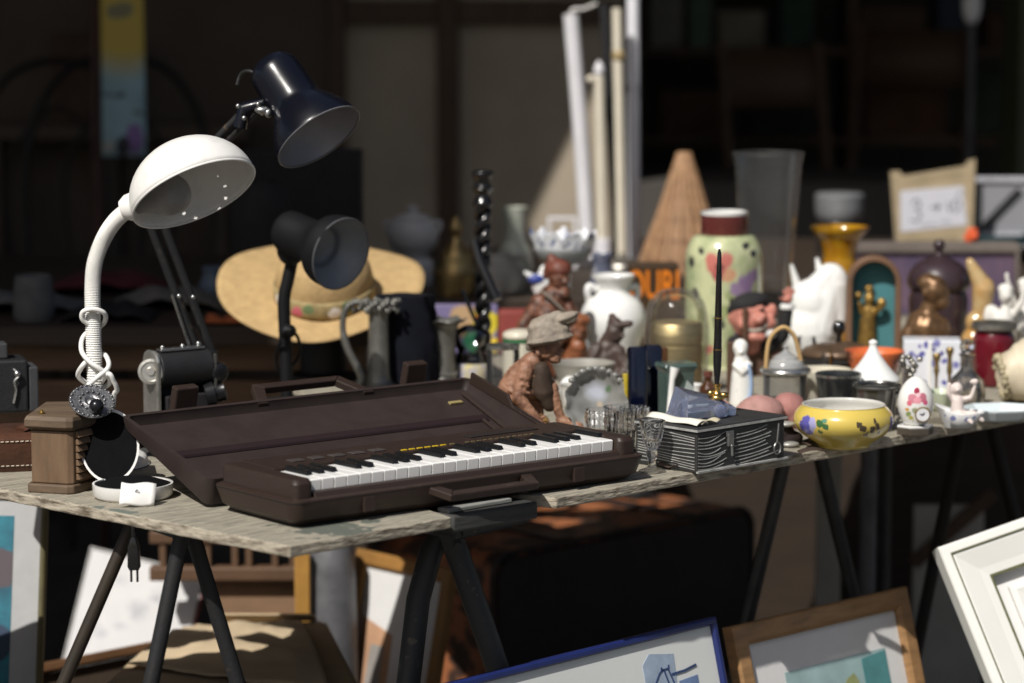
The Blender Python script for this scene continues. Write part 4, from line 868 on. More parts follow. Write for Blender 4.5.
q = B_(s).c((-20, -12, 46), (-4, -18, 54), 9, 8).c((-4, -18, 54), (18, -18, 62), 8, 5).c((-16, -12, 40), (2, -16, 40), 10, 8)
remesh('sash', q.m, greyc, t, .0024, 2, .0012, 120)
# bearded orange bust
t, s, p = figure('bearded_figurine', 'small orange brown clay bust of a bearded old man between the two clay men', 573, 378)
q = B_(s).c((2, 0, 8), (2, 0, 24), 17, 14).b((2, -2, 46), (13, 12, 15)).b((6, -14, 44), (3.2, 4, 3.4)).b((5, -10, 32), (9, 7, 10)).b((2, -8, 26), (9, 7, 9)).b((0, -12, 50), (2.4, 1.6, 1.4)).b((10, -12, 50), (2.4, 1.6, 1.4)).b((-9, -2, 45), (2.4, 3, 4)).b((4, 0, 58), (14, 12, 8))
remesh('body', q.m, mat('orange_clay', (.24, .085, .036), .42, var=.5, scale=46, bump=.4, lo=.45, hi=.6), t, .0023, 2, .0012, 130)
# hooded dark figure
t, s, p = figure('hooded_figurine', 'dark brown carved figurine crouching under a hood in front of the white jar', 608, 392)
q = B_(s).c((0, 0, 6), (-4, 0, 30), 18, 17).c((-4, 0, 30), (2, -1, 52), 16, 10).b((6, -4, 60), (10, 10, 11)).c((6, -2, 70), (4, 0, 76), 8, 4).c((8, -8, 68), (22, -10, 70), 5, 3).b((14, -11, 58), (3, 3.4, 3))
q.c((-12, -8, 44), (-20, -14, 22), 7, 6).c((-20, -14, 22), (-4, -20, 14), 6, 4).c((10, -8, 42), (18, -14, 24), 7, 6).c((18, -14, 24), (6, -20, 16), 5.5, 4).c((-8, -10, 14), (-16, -18, 4), 8, 6).c((8, -10, 14), (16, -18, 4), 8, 6)
remesh('body', q.m, darkc, t, .0023, 2, .0018, 120)

# ------------------------------------------------------------------ small crockery behind the figurine
p, s = base(583, 402)
dsh = thing('stoneware_dish', 'shallow greyish brown dish holding white eggs behind the shell plate', 'dish', p)
part('bowl', MB().lathe(px(shell(sprof([(0, 0), (16, 0), (24, 20), (30, 36), (32, 40)], 3), 2), s), 40), mat('stoneware', ()), dsh)
for i, (x, z, lab) in enumerate([(-14, 24, 'white egg at the left of the brown dish'), (5, 24, 'white egg in the middle of the brown dish')]):
    q_ = p + V((x * s, -26 * s, z * s - .01)); solo('white_egg', lab, 'egg', MB().ball((0, 0, .0), (10.5 * s, 10 * s, 13 * s)), wg, q_, group='white eggs by the brown dish')
p, s = base(578, 420)
jc = thing('floral_cup', 'white and gold floral cup beside the figurine foot', 'cup', p)
part('body', MB().lathe(px(shell(sprof([(0, 0), (9, 0), (11, 4), (16, 20), (18, 34), (19, 36)], 3), 1.2), s), 36), mat('floral_cup_glaze', (.75, .73, .68), .2, coat=.4, spots=(60, .01, [((-.006, -.02, .03), .008, (.40, .30, .04)), ((.010, -.02, .026), .007, (.30, .25, .05)), ((.0, -.02, .012), .007, (.12, .14, .4)), ((-.015, -.015, .016), .006, (.4, .3, .06))])), jc)
# shell shaped plate
p, s = base(596, 437)
shp = thing('shell_plate', 'grey shell shaped porcelain dish with painted scene and scalloped rim standing upright', 'dish', M=MX.Translation(p) @ MX.Rotation(math.radians(-14), 4, 'X'))
n_ = 64; rings = []
for k, (f_, d_) in enumerate([(.02, .012), (.4, .011), (.72, .009), (.86, .002), (.96, -.005), (1.0, -.006), (1.0, -.001), (.9, .008), (.6, .017), (.02, .018)]):
    ring = []
    for i in range(n_):
        a = 2 * PI * i / n_; sc_r = 1 + (.045 * math.cos(11 * a) if f_ > .8 else 0); ring.append((31 * s * f_ * sc_r * math.cos(a), d_, 35 * s + 34 * s * f_ * sc_r * math.sin(a)))
    rings.append(ring)
part('plate', MB().loft(rings), mat('iridescent_porcelain', (.24, .24, .225), .18, var=.3, scale=14, coat=.6, bump=.1, spots=(40, .012, [((0, .01, .062), .020, (.40, .42, .48), (1, .3, 1.2)), ((-.016, .01, .040), .013, (.14, .14, .13), (1, .3, 1)), ((.018, .01, .066), .006, (.10, .16, .09), (1, .3, 1)), ((.020, .01, .038), .009, (.35, .22, .18), (1, .3, 1)), ((.004, .01, .045), .006, (.4, .33, .24), (1, .3, 1))], .35)), shp, 60)
m_ = MB()
for k in range(9):
    a = math.radians(40 + k * 12.5); m_.ball((31.5 * s * math.cos(a), -.002, 35 * s + 34.0 * s * math.sin(a)), (.0050, .004, .0038))
part('beaded_rim', m_, mat('iridescent_porcelain', ()), shp)
part('foot', MB().lathe(px(sprof([(0, 0), (15, 0), (14, 4), (8, 8), (0, 9)], 3), s), 28, MX.Translation((0, .012, 0))), mat('iridescent_porcelain', ()), shp)
# blue bottles
navyg = mat('navy_glass', (.002, .0035, .014), .08, var=.3, scale=20, bump=.03, coat=.8)
for i, (u, v, wd, hgt, lab) in enumerate([(638, 421, 11, 72, 'deep blue square bottle with a yellow edge behind the glass tumblers'), (653, 417, 11, 70, 'deep blue square bottle with brown back beside the teal tile')]):
    p, s = base(u, v); bt = thing('blue_bottle', lab, 'bottle', p, math.radians(8), group='pair of deep blue bottles')
    part('body', MB().loft([rrect(-wd * s, -wd * s * .7, wd * s * .72, wd * s * .7, 3 * s, 0), rrect(-wd * s, -wd * s * .7, wd * s * .72, wd * s * .7, 3 * s, hgt * s), rrect(-wd * s * .8, -wd * s * .5, wd * s * .55, wd * s * .5, 3 * s, hgt * s + .004)]), navyg, bt, 40)
    if i == 0: part('yellow_strip', MB().box((-wd * s - .006, -.006, 0), (-wd * s - .0005, .006, 48 * s)), mat('yellow_gloss', (.55, .42, .04), .3), bt, 0, .001)
    else: part('back_strip', MB().box((wd * s * .72 + .0005, -.008, 0), (wd * s * .72 + .008, .008, 70 * s)), mat('brown_gloss', (.10, .045, .02), .3), bt, 0, .001)
# teal tile holder
p, s = base(680, 424)
tt = thing('porcelain_tile_holder', 'teal and white porcelain stand with a white relief column at its corner', 'ornament', p, math.radians(22))
teal = mat('teal_glaze', (.068, .105, .095), .22, var=.35, scale=18, coat=.4)
part('body', MB().loft([rrect(-14 * s, -.002, 14 * s, .03, .002, 0), rrect(-15 * s, -.002, 15 * s, .03, .002, 52 * s), rrect(-18 * s, -.005, 18 * s, .033, .002, 58 * s), rrect(-17 * s, -.003, 17 * s, .031, .002, 61 * s)]), teal, tt, 0)
part('relief_column', MB().tube([(-12.5 * s, -.006, .004), (-12.5 * s, -.006, 30 * s), (-11 * s, -.006, 46 * s), (-8 * s, -.006, 58 * s)], [.007, .004, .004, .007], 12).ball((-12 * s, -.007, .006), (.009, .007, .006)), wg, tt)
part('pale_panel', MB().prism([(-.006, .004), (.013, .004), (.014, .05), (.004, .06), (-.006, .03)], 0, .0015, frame((.004, -.004, 0), (1, 0, 0), (0, 0, 1))), mat('pale_teal_glaze', (.40, .46, .44), .25, var=.2, coat=.3), tt, 0)
# glass dome with brass
p, s = base(676, 393); hh = lambda v: 393 - v
gd = thing('glass_dome', 'glass bell dome over a ribbed brass cylinder', 'glass dome', p)
part('dome', MB().lathe(px(sprof([(31.5, 4), (32.5, 60), (31.5, hh(320)), (28, hh(303)), (19, hh(292)), (8, hh(288)), (0, hh(287.5))], 4), s), 48), thin_glass('dome_glass', (.985, .98, .975), refl=.6, haze=.03), gd)
brs = mat('brushed_brass', (.62, .50, .26), .46, .9, var=.3, scale=20, stretch=(1, 1, 14), bump=.15, bscale=60)
part('brass_cylinder', MB().lathe(px([(0, 3), (26, 3), (26, 26), (25, 27), (25, 29), (26, 30), (26, 48), (25, 49), (25, 51), (26, 52), (26, hh(324)), (24, hh(321.5)), (0, hh(320))], s), 48), brs, gd, 40)
part('base', MB().lathe(px([(0, 0), (33, 0), (34, 1.5), (33.5, 3), (0, 3)], s), 40), mat('dark_wood_base', (.06, .035, .02), .4), gd)
# ------------------------------------------------------------------ majolica vase, wicker cone, tall glass vase, amber vase
p, s = base(723, 366); hh = lambda v: 366 - v
mv = thing('majolica_vase', 'pale green majolica vase with painted poppies and a maroon neck', 'vase', p)
SP = []
def onv(u, v, r, c, k=1.0):             # a painted patch at a photo position on the vase front
    x = (u - 723) * s; z = hh(v) * s; rad = 36 * s; y = -math.sqrt(max(0, rad * rad - x * x)); SP.append(((x, y, z), r * s * 1.12, c, (1, .6, k)))
pk, pu, bkk, gr = (.44, .13, .11), (.23, .15, .27), (.03, .028, .03), (.30, .34, .16)
random.seed(5)
for k in range(8): onv(690 + random.uniform(0, 66), random.uniform(290, 360), random.uniform(5, 9), gr)
for u, v, r, c, k in ((714, 262, 11, pk, 1.1), (708, 256, 7, (.50, .16, .13), 1), (722, 256, 8, (.46, .15, .12), 1), (716, 270, 8, (.34, .09, .09), 1), (742, 280, 10, pu, 1), (733, 285, 7, (.27, .19, .30), 1), (748, 273, 7, pu, 1), (716, 263, 3.5, (.1, .04, .04), 1),
                  (698, 248, 3.5, bkk, .8), (691, 260, 5, bkk, .7), (743, 243, 3.5, bkk, .8), (749, 252, 3.6, bkk, .7), (695, 290, 4, bkk, .5), (716, 320, 6, bkk, .8), (700, 310, 4, gr, .5), (738, 330, 6, pu, 1), (690, 335, 7, pk, 1), (706, 345, 5, (.40, .13, .1), 1), (728, 300, 3, bkk, .4), (752, 300, 4, gr, .5), (726, 271, 6, (.50, .27, .16), .8)):
    onv(u, v, r, c, k)
part('body', MB().lathe(px(sprof([(0, 0), (30, 0), (32, 4), (37, 30), (38.5, 70), (38.5, hh(262)), (37, hh(248)), (32, hh(238)), (25, hh(234)), (0, hh(233.6))], 4), s), 56), mat('majolica_glaze', (.50, .52, .31), .16, var=.25, scale=26, coat=.5, col2=(.27, .32, .17), lo=.42, hi=.68, bump=.12, bscale=30, spots=(60, .016, SP, .72)), mv, 50)
part('neck', MB().lathe(px([(22.4, hh(236)), (23.5, hh(234)), (23.2, hh(214)), (21.2, hh(214)), (21.2, hh(234))], s), 48), mat('maroon_glaze', (.115, .025, .022), .25, var=.2, coat=.3), mv, 40)
part('rim', MB().lathe(px([(23.3, hh(213.9)), (23.6, hh(211)), (21.2, hh(210.6)), (20.6, hh(213.9))], s), 48, closed=True), wg, mv, 40)
Y = 5.40; p, s = lz(683, Y); h_ = lambda v: H(v, Y)
wk_ = thing('wicker_cone', 'tall brown wicker cone lampshade behind the painted vase', 'lampshade', p)
wick = mat('wicker', (.33, .185, .095), .6, var=.5, scale=60, bump=.6, bscale=180, stretch=(1, 1, .3), waves=('Z', 26, 1.2, (.16, .08, .04), .75, 1.0, 2))
rb = 45 * s; ht_ = h_(150) * s
part('cone', MB().lathe([(rb, 0), (rb * 1.0, .004), (rb * .52, ht_ * .5), (rb * .10, ht_ * .985), (0, ht_)], 48), wick, wk_, 60)
for k in range(18):
    a = 2 * PI * k / 18
    part('rib', MB().tube([(rb * f_ * 1.02 * math.cos(a), rb * f_ * 1.02 * math.sin(a), z * ht_) for f_, z in ((1, .0), (.76, .25), (.52, .5), (.31, .75), (.11, .985))], .0042, 8), mat('wicker_rib', (.40, .23, .12), .55, var=.4, scale=60, bump=.4), wk_)
p, s = base(766, 352); hh = lambda v: 352 - v
tg_ = thing('tall_glass_vase', 'tall clear glass vase that widens to the top behind the puppet', 'vase', p)
part('body', MB().lathe(px(shell([(0, 0), (22, 0), (23, 4), (24, 40), (28, 120), (33, hh(165)), (35.5, hh(153))], 1.2), s), 48), thin_glass('vase_glass', (.99, .985, .98), refl=.35, haze=.022, rough=.04), tg_, 40)
part('rim', MB().tube([(35 * s * math.cos(2 * PI * k / 48), 35 * s * math.sin(2 * PI * k / 48), hh(153) * s) for k in range(48)], .0014, 8, closed=True), glass, tg_)
p, s = base(838, 347); hh = lambda v: 347 - v
av = thing('amber_vase', 'amber yellow glass vase with a flaring mouth behind the white bird jug', 'vase', p)
amber = mat('amber_glass', (.62, .36, .02), .12, var=.4, scale=14, col2=(.30, .09, .005), coat=.5, trans=.25)
part('body', MB().lathe(px(shell(sprof([(0, 0), (22, 0), (24, 8), (20, 40), (17, 80), (16, hh(255)), (20, hh(240)), (27, hh(231)), (29, hh(226))], 4), 1.6), s), 44), amber, av, 50)
part('base_ring', MB().lathe(px([(22, .3), (25.5, 1), (25.5, 6), (24, 8)], s), 40), mat('dark_red_glass', (.12, .012, .006), .15), av)
Y = 5.75; p, s = lz(838, Y); h_ = lambda v: H(v, Y)
gj = thing('storage_jar', 'dark jar with a grey metal lid in the shade behind the amber vase', 'jar', p)
part('body', MB().lathe(px(sprof([(0, 0), (20, 0), (22, 4), (22, h_(225)), (18, h_(219)), (0, h_(218.5))], 3), s), 36), mat('dark_jar', (.02, .02, .022), .25), gj)
part('lid', MB().lathe(px(sprof([(18, h_(220)), (23, h_(215)), (24, h_(198)), (22, h_(192)), (0, h_(191))], 2), s), 36), mat('dull_metal_lid', (.42, .43, .45), .35, .6, var=.3, scale=20), gj)
# orange lettered box
Y = 5.0
p, s = base(653, 347); hz = lambda v: 347 - v
ob = thing('lettered_box', 'dark tin box with big orange letters between the white jar and the glass dome', 'box', p)
part('body', MB().box((-25 * s, 0, 0), (25 * s, .045, hz(264) * s)), mat('dark_tin', (.05, .028, .012), .45, var=.3, scale=20), ob, 0, .002)
def text(s_, size, m, parent, M, ext=.0008, name='lettering', sx=1.0):
    cu = bpy.data.curves.new('txt', 'FONT'); cu.body = s_; cu.size = size; cu.extrude = ext; cu.align_x = 'CENTER'; cu.offset = size * .018
    o = bpy.data.objects.new('txt', cu); COL.objects.link(o); dg = bpy.context.evaluated_depsgraph_get(); dg.update()
    me = bpy.data.meshes.new_from_object(o.evaluated_get(dg)); bpy.data.objects.remove(o); me.name = name
    me.materials.clear(); me.materials.append(m); q = bpy.data.objects.new(name, me); COL.objects.link(q); q.parent = parent; q.matrix_local = M @ MX.Diagonal((sx, 1, 1, 1)); return q
text('OURI', .066, mat('orange_print', (.72, .20, .01), .5, var=.2), ob, MX.Translation((.0, -.0012, hz(298) * s)) @ MX.Rotation(PI / 2, 4, 'X'), name='lettering', sx=.56)

# ------------------------------------------------------------------ black striped box
p = G(697, 474)
pr = G(784, 459); d1 = (pr - p); L1 = d1.length; d1.normalize(); d2 = V((-d1.y, d1.x, 0)); L2 = .105; BH = .050
SM = frame(p + V((0, 0, .0005)), d1, d2)
sb = thing('striped_box', 'black wooden box with scratched white wavy stripes and small latches', 'box', M=SM)
bkw = mat('black_box_paint', (.034, .034, .034), .45, var=.35, scale=20, bump=.2)
wsc = mat('white_scratch', (.42, .42, .40), .7, var=.5, scale=60)
part('body', MB().box((0, 0, 0), (L1, L2, BH)), bkw, sb, 0, .0012)
part('lid', MB().box((-.002, -.002, BH + .0005), (L1 + .002, L2 + .002, BH + .006)), mat('black_lid', (.035, .035, .036), .5, var=.4, scale=20), sb, 0, .0015)
m_ = MB(); F1 = frame((0, 0, 0), (1, 0, 0), (0, 0, 1)); F2 = frame((0, L2, 0), (0, -1, 0), (0, 0, 1))
STR = []
for i in range(10):
    z0 = .004 + i * .0043; STR.append((.002, z0, .048 + .006 * math.sin(i * 2.2), z0 + .0035 + .002 * math.sin(i), -.0022 - .001 * (i % 3)))
for i in range(8):
    z0 = .008 + i * .0047; STR.append((.068 + .004 * math.sin(i * 3), z0, L1 - .03 + .006 * math.sin(i * 1.7), z0 + .006, -.0012 - .0006 * (i % 2)))
STR.append((.02, .003, L1 - .008, .012, -.003))
for (x0, z0, x1_, z1, bow) in STR:
    x1_ = min(x1_, L1 - .004)
    m_.stroke([(x0 + (x1_ - x0) * t, z0 + (z1 - z0) * t + bow * 4 * t * (1 - t)) for t in [k / 8 for k in range(9)]], .0009, .0001, .0006, F1)
for i in range(11):
    z0 = .004 + i * .0040
    m_.stroke([(.004 + (L2 - .008) * t, z0 + .0015 * (1 - t) + .0016 * math.sin(i * .7 + 3 * t)) for t in [k / 10 for k in range(11)]], .0009, .0001, .0006, F2)
part('stripes', m_, wsc, sb, 0)
part('white_edge', MB().box((-.0026, -.0028, BH + .0012), (L1 + .0026, -.0021, BH + .004)).box((-.0028, -.0027, BH + .0012), (-.0021, L2, BH + .004)).box((-.002, -.004, .0002), (L1 + .004, -.0005, .0025)), wsc, sb, 0)
steel = mat('grey_latch', (.35, .35, .34), .35, .8, var=.4, scale=60)
lt = MB(); lt.box((.052, -.0045, .028), (.062, -.0008, .044)); lt.tube([(.057, -.005, .03), (.057, -.006, .016)], .0018, 8); lt.box((.0505, -.0028, .04), (.0635, -.0012, .047))
part('latch', lt, steel, sb, 0, .0008)
lt = MB(); lt.tube([(L1 - .018 + .006 * math.cos(a), -.0045, .016 + .0075 * math.sin(a)) for a in [2 * PI * k / 20 for k in range(20)]], .0011, 6, closed=True); lt.tube([(L1 - .017, -.003, .024), (L1 - .014, -.003, .047)], .0010, 6); lt.tube([(L1 - .024, -.0045, .012), (L1 - .012, -.0045, .013)], .0010, 6)
part('ring_catch', lt, steel, sb)
pap = mat('torn_paper', (.72, .70, .62), .85, var=.15, scale=40, bump=.2)
TZB = BH + .0066
solo('paper_sheet', 'folded white paper lying on the black striped box', 'paper', MB().grid(lambda a, b: (.003 + .022 * b + .006 * a, .004 + .092 * a, TZB + .0015 + .005 * math.sin(PI * b) + .001 * math.sin(9 * a)), 12, 6), pap, M=SM, solid=.0008)
solo('paper_scrap', 'crumpled yellowish paper scrap at the front corner of the striped box lid', 'paper', MB().grid(lambda a, b: (.012 + .034 * a, .004 + .016 * b, TZB + .002 + .004 * abs(math.sin(4 * a + 2 * b)) + .003 * b * math.sin(7 * a)), 10, 5), mat('yellow_scrap', (.55, .50, .36), .85, var=.3, scale=40), M=SM, solid=.0007)
# crystal inkwell and pen
crys = mat('blue_crystal', (.86, .89, .97), .02, var=.02, bump=.02, trans=1.0, ior=1.5, rvar=.0)
clr = mat('clear_crystal', (.97, .97, .98), .02, var=.01, bump=.05, trans=1.0, ior=1.5, rvar=.0, bscale=40)
lam = mat('bluish_glass_block', (.66, .72, .94), .015, var=.05, scale=30, trans=.86, ior=1.52, coat=1.0, bump=0, rvar=.0)
q0 = SM @ V((.068, .060, TZB))
s = S(q0)
iw = thing('crystal_inkwell', 'faceted bluish crystal inkwell standing on the black striped box', 'inkwell', q0, math.radians(28)); iw.scale = (.84, .84, .80)
def wedge(m, x0, x1_, y0, y1, z0, za, zb, ch=.006):
    m.loft([[(x0, y0, z0), (x1_, y0, z0), (x1_, y1, z0), (x0, y1, z0)], [(x0 - .001, y0 - .002, z0 + .012), (x1_ + .001, y0 - .002, z0 + .012), (x1_ + .001, y1 + .002, z0 + .012), (x0 - .001, y1 + .002, z0 + .012)], [(x0 + ch, y0 + ch, za), (x1_ - ch, y0 + ch, zb), (x1_ - ch, y1 - ch, zb + .008), (x0 + ch, y1 - ch, za + .008)]])
    return m
part('block', wedge(MB(), -.036, .036, -.022, .028, 0, .040, .022), lam, iw, 0, .0012)
part('side_block', wedge(MB(), .037, .052, -.018, .022, 0, .020, .016, .003), lam, iw, 0, .001)
part('foot_prism', MB().loft([[(-.056, -.014, 0), (-.038, -.014, 0), (-.038, .012, 0), (-.056, .012, 0)], [(-.042, -.010, .026), (-.038, -.010, .026), (-.038, .008, .026), (-.042, .008, .026)]]), lam, iw, 0, .0008)
part('cap_disc', MB().lathe(sprof([(0, 0), (.010, .0), (.011, .003), (.009, .006), (0, .007)], 3), 24, MX.Translation((.018, -.026, .012)) @ MX.Rotation(PI / 2, 4, 'X')), lam, iw)
gold = mat('gold_metal', (.75, .50, .16), .18, 1.0, var=.15, bump=.05)
pb_ = AY(717, 387, q0.y + .012); 
pn = thing('desk_pen', 'tall black tapered desk pen standing in a gold holder on the inkwell', 'pen', pb_)
s = S(pb_); dtop = AY(719.5, 249, q0.y + .012) - V(pb_)
part('barrel', MB().tube([dtop * f_ for f_ in (0, .06, .16, .26, .30, .50, .505, .80, .97, 1.0)], [x * s for x in (1.8, 3.0, 4.2, 4.4, 4.1, 3.7, 3.6, 2.9, 2.0, .9)], 16), mat('pen_black', (.006, .006, .007), .12, coat=.8), pn)
part('ring', MB().tube([dtop * .498, dtop * .507], [3.9 * s, 3.9 * s], 16).tube([dtop * .27, dtop * .276], [4.5 * s] * 2, 16), gold, pn)
part('holder', MB().lathe(sprof([(0, -.016), (.008, -.016), (.010, -.012), (.005, -.007), (.004, .0), (.0055, .004), (0, .004)], 3), 20).ball((-.008, -.004, -.007), (.005, .004, .004)).ball((.009, -.002, -.010), (.006, .004, .004)), gold, pn)
# ------------------------------------------------------------------ crystal tumblers beside the keyboard
def cut(r, z, a, i): return r * (1 + .055 * math.cos(9 * a + z * 160) * math.cos(9 * a - z * 160)), z
for u, v, rb_, rt, hg, lab in ((602, 449, 15, 17, 40, 'cut crystal tumbler nearest the shell plate'), (622, 452, 17, 18, 46, 'cut crystal tumbler in the middle behind the keyboard end'), (634, 448, 14, 15, 42, 'plain heavy crystal tumbler touching the striped box')):
    p, s = base(u, v)
    solo('crystal_tumbler', lab, 'tumbler', MB().lathe(px([(0, 0), (rb_ * .92, 0), (rb_, 2)] + [(rb_ + (rt - rb_) * k / 9, 2 + (hg - 2) * k / 9) for k in range(1, 10)] + [(rt - 1.6, hg), (rb_ - 1.6, hg * .45), (rb_ - 3, 8), (0, 7)], s), 54, wob=cut), clr, p, group='crystal tumblers', smooth=12)
p, s = base(652, 472)
sg = thing('crystal_goblet', 'small crystal goblet with a thick stem in front of the striped box', 'goblet', p)
part('bowl', MB().lathe(px(sprof([(0, 22), (5, 23), (9, 32), (12, 46), (12.5, 52), (11, 52), (9, 44), (5, 33), (0, 31)], 3), s), 48, wob=lambda r, z, a, i: (r * (1 + .04 * math.cos(10 * a)), z)), clr, sg, 60)
part('stem', MB().lathe(px(sprof([(0, 0), (13, 0), (13, 2), (5, 5), (4, 12), (6, 17), (5, 21.9), (0, 21.9)], 3), s), 36), clr, sg, 60)
solo('glass_marble', 'clear pressed glass lump lying at the foot of the goblet', 'glass', MB().lathe(px(sprof([(0, 0), (11, 0), (13, 4), (11, 8), (6, 10), (0, 11)], 3), s), 24, wob=lambda r, z, a, i: (r * (1 + .08 * math.cos(6 * a)), z)), clr, p + V((.036, .022, 0)), smooth=60)
# bits of wire and leaf scraps on the table front
dkb = mat('dark_scrap', (.05, .03, .02), .7, var=.4)
for i, (u, v, lab) in enumerate([(812, 455, 'curled dry leaf scrap under the yellow bowl'), (795, 445, 'larger dry brown scrap by the end of the striped box'), (672, 470, 'dark scrap lying before the striped box'), (818, 447, 'thin twig scrap lying in front of the bowl')]):
    p, s = base(u, v); solo('dry_scrap', lab, 'scrap', MB().grid(lambda a, b: ((-14 + 28 * a) * s, (-3 + 8 * b) * s, (.003 + .004 * abs(math.sin(3 * a + i)) + .002 * b)), 8, 3), dkb, p, random.uniform(-.3, .6), group='dry scraps on the table', solid=.001)
p, s = base(783, 447)
bp_ = thing('black_pouch', 'small dark leather pouch with metal snaps at the end of the striped box', 'pouch', p, .3)
remesh('body', MB().ball((0, .012, .016), (.020, .014, .018)).ball((.012, .01, .010), (.02, .014, .010)), mat('dark_leather', (.03, .02, .018), .45, var=.3, bump=.3), bp_, .002)
part('snap', MB().ball((.004, -.001, .030), (.012, .009, .004)).ball((.008, -.006, .004), (.012, .008, .004)), mat('pale_metal', (.5, .49, .45), .4, .5), bp_)
# ------------------------------------------------------------------ pink stones
p, s = base(764, 432); stn = mat('pink_stone', (.40, .215, .19), .7, var=.4, scale=26, bump=.5, bscale=90, lo=.4, hi=.65)
q = B_(s).b((-4, 6, 18), (25, 20, 19)).b((-14, 0, 14), (18, 16, 13)); q = remesh('pink_stone', q.m, stn, None, .003, 3, .002, 45); q.location = p; q['label'] = 'rounded pink stone with a dark crack beside the inkwell'; q['category'] = 'stone'; q['group'] = 'pink stones'
p, s = base(784, 428)
q = B_(s).b((4, 4, 18), (18, 16, 18)).b((12, 0, 10), (16, 12, 12)); q = remesh('pink_stone', q.m, mat('red_stone', (.38, .17, .15), .7, var=.4, scale=26, bump=.5, bscale=90, lo=.4, hi=.65), None, .003, 3, .002, 45); q.location = p; q['label'] = 'redder pink stone next to the yellow bowl'; q['category'] = 'stone'; q['group'] = 'pink stones'
# ------------------------------------------------------------------ yellow bowl
p, s = base(843, 446); hh = lambda v: 446 - v
yb = thing('yellow_bowl', 'yellow glazed bowl painted with blue pansies and brown sprigs', 'bowl', p)
SP = []
def onb(u, v, r, c, k=1.0):
    x = (u - 843) * s; z = hh(v) * s; rad = 49.5 * s; y = -math.sqrt(max(0, rad * rad - x * x)); SP.append(((x, y, z), r * s, c, (1, .8, k)))
bl_, pb2, gn, bn_ = (.11, .10, .38), (.36, .35, .58), (.05, .13, .05), (.07, .05, .03)
for u, v, r, c, k in ((803, 422, 8, bl_, .6), (808, 419, 4, pb2, .5), (799, 424, 4, (.09, .08, .33), .5), (815, 417, 4.5, gn, 1), (820, 420, 3.5, gn, 1), (815, 426, 3.2, (.08, .13, .05), 1), (819, 414, 3, (.10, .24, .15), 1.2),
                  (853, 417, 3, bn_, 1), (857, 421, 3.6, bn_, .8), (861, 428, 4, bn_, 1), (867, 424, 3.4, bn_, .7), (872, 420, 3, bn_, .6), (875, 428, 3.6, bn_, 1), (864, 434, 3.5, bn_, 1.3), (850, 433, 3, bn_, 1.3), (856, 436, 2.6, bn_, 1.4), (869, 414, 2.2, bn_, .6), (889, 422, 6, bl_, .6), (886, 430, 3, gn, 1), (845, 434, 2.4, bn_, 1), (878, 436, 2.6, bn_, 1)):
    onb(u, v, r, c, k)
yel = mat('yellow_glaze', (.62, .47, .10), .2, var=.1, scale=10, coat=.5, bump=.04, spots=(170, .008, SP))
part('bowl', MB().lathe(px(sprof([(0, 0), (24, 0), (26, 2), (33, 7), (44, 15), (49.5, 24), (49, 32), (45, 38), (42, 41), (41.6, 42.6)], 4), s), 64), yel, yb, 60)
part('inside', MB().lathe(px(sprof([(41.5, 42.7), (40.2, 42.9), (39.6, 40), (44, 30), (38, 14), (22, 6), (0, 5)], 3), s), 64), mat('bowl_inside', (.62, .61, .57), .2, var=.06, coat=.4), yb, 60)
# ------------------------------------------------------------------ puppet on a wooden block
fl = mat('puppet_flesh', (.50, .20, .15), .45, var=.35, scale=40, bump=.3, lo=.45, hi=.7)
p, s = base(757, 376); hh = lambda v: 376 - v
pp = thing('puppet_figure', 'laughing pink faced puppet in black with a raised hand on a brown wooden block', 'puppet', p)
part('wooden_block', MB().box((-22 * s, 0, 0), (24 * s, .03, 32 * s)).box((-27 * s, -.004, 32.1 * s), (26 * s, .034, 37 * s)), mat('block_wood', (.10, .052, .03), .6, var=.4, scale=14), pp, 0, .002)
q = B_(s).b((-8, 0, hh(318)), (19, 17, 22)).b((0, -15, hh(318)), (6, 8, 5.5)).b((4, -16, hh(314)), (4, 6, 4)).b((-14, -13, hh(322)), (8, 6, 7)).b((11, -10, hh(322)), (7, 6, 7)).b((-3, -12, hh(335)), (11, 7, 6)).b((14, -4, hh(310)), (5, 5, 8)).b((-26, 0, hh(318)), (4, 4, 7)).b((-14, -15, hh(310)), (4, 3, 3)).b((2, -14, hh(306)), (4, 3, 3)).c((-6, 0, hh(345)), (-4, 0, hh(336)), 10, 11)
remesh('head', q.m, fl, pp, .0023, 3, .0006, 120)
m_ = MB()
for k in range(9): m_.ball(((-11 + 2.3 * k) * s, (-17.5 + abs(k - 4) * .5) * s, (hh(330) + .35 * (k - 4) ** 2 * .5 + k * .5) * s), (1.5 * s, 1.2 * s, 2 * s))
part('teeth', m_, mat('tooth_white', (.45, .40, .34), .4), pp)
m_ = MB().ball((-14 * s, -17.5 * s, hh(312) * s), (2.4 * s, 1.6 * s, 2 * s)).ball((3 * s, -17.2 * s, hh(308) * s), (2.4 * s, 1.6 * s, 2 * s)); part('eyes', m_, mat('eye_dark', (.02, .015, .012), .2), pp)
q = B_(s).b((-9, 3, hh(303)), (20, 18, 11), RY(-14)).c((-26, 2, hh(310)), (-22, 4, hh(325)), 5, 4); remesh('cap', q.m, mat('black_felt', (.018, .017, .018), .85, var=.3, bump=.3), pp, .0024, 2)
q = B_(s).c((-22, 2, hh(343)), (16, 2, hh(340)), 9, 9).c((12, 2, hh(346)), (24, 2, hh(336)), 8, 7).c((24, 2, hh(336)), (30, 0, hh(308)), 8, 6); remesh('black_coat', q.m, mat('black_felt', ()), pp, .0024, 2, .0008, 60)
q = B_(s).b((30, -1, hh(298)), (5, 4, 5))
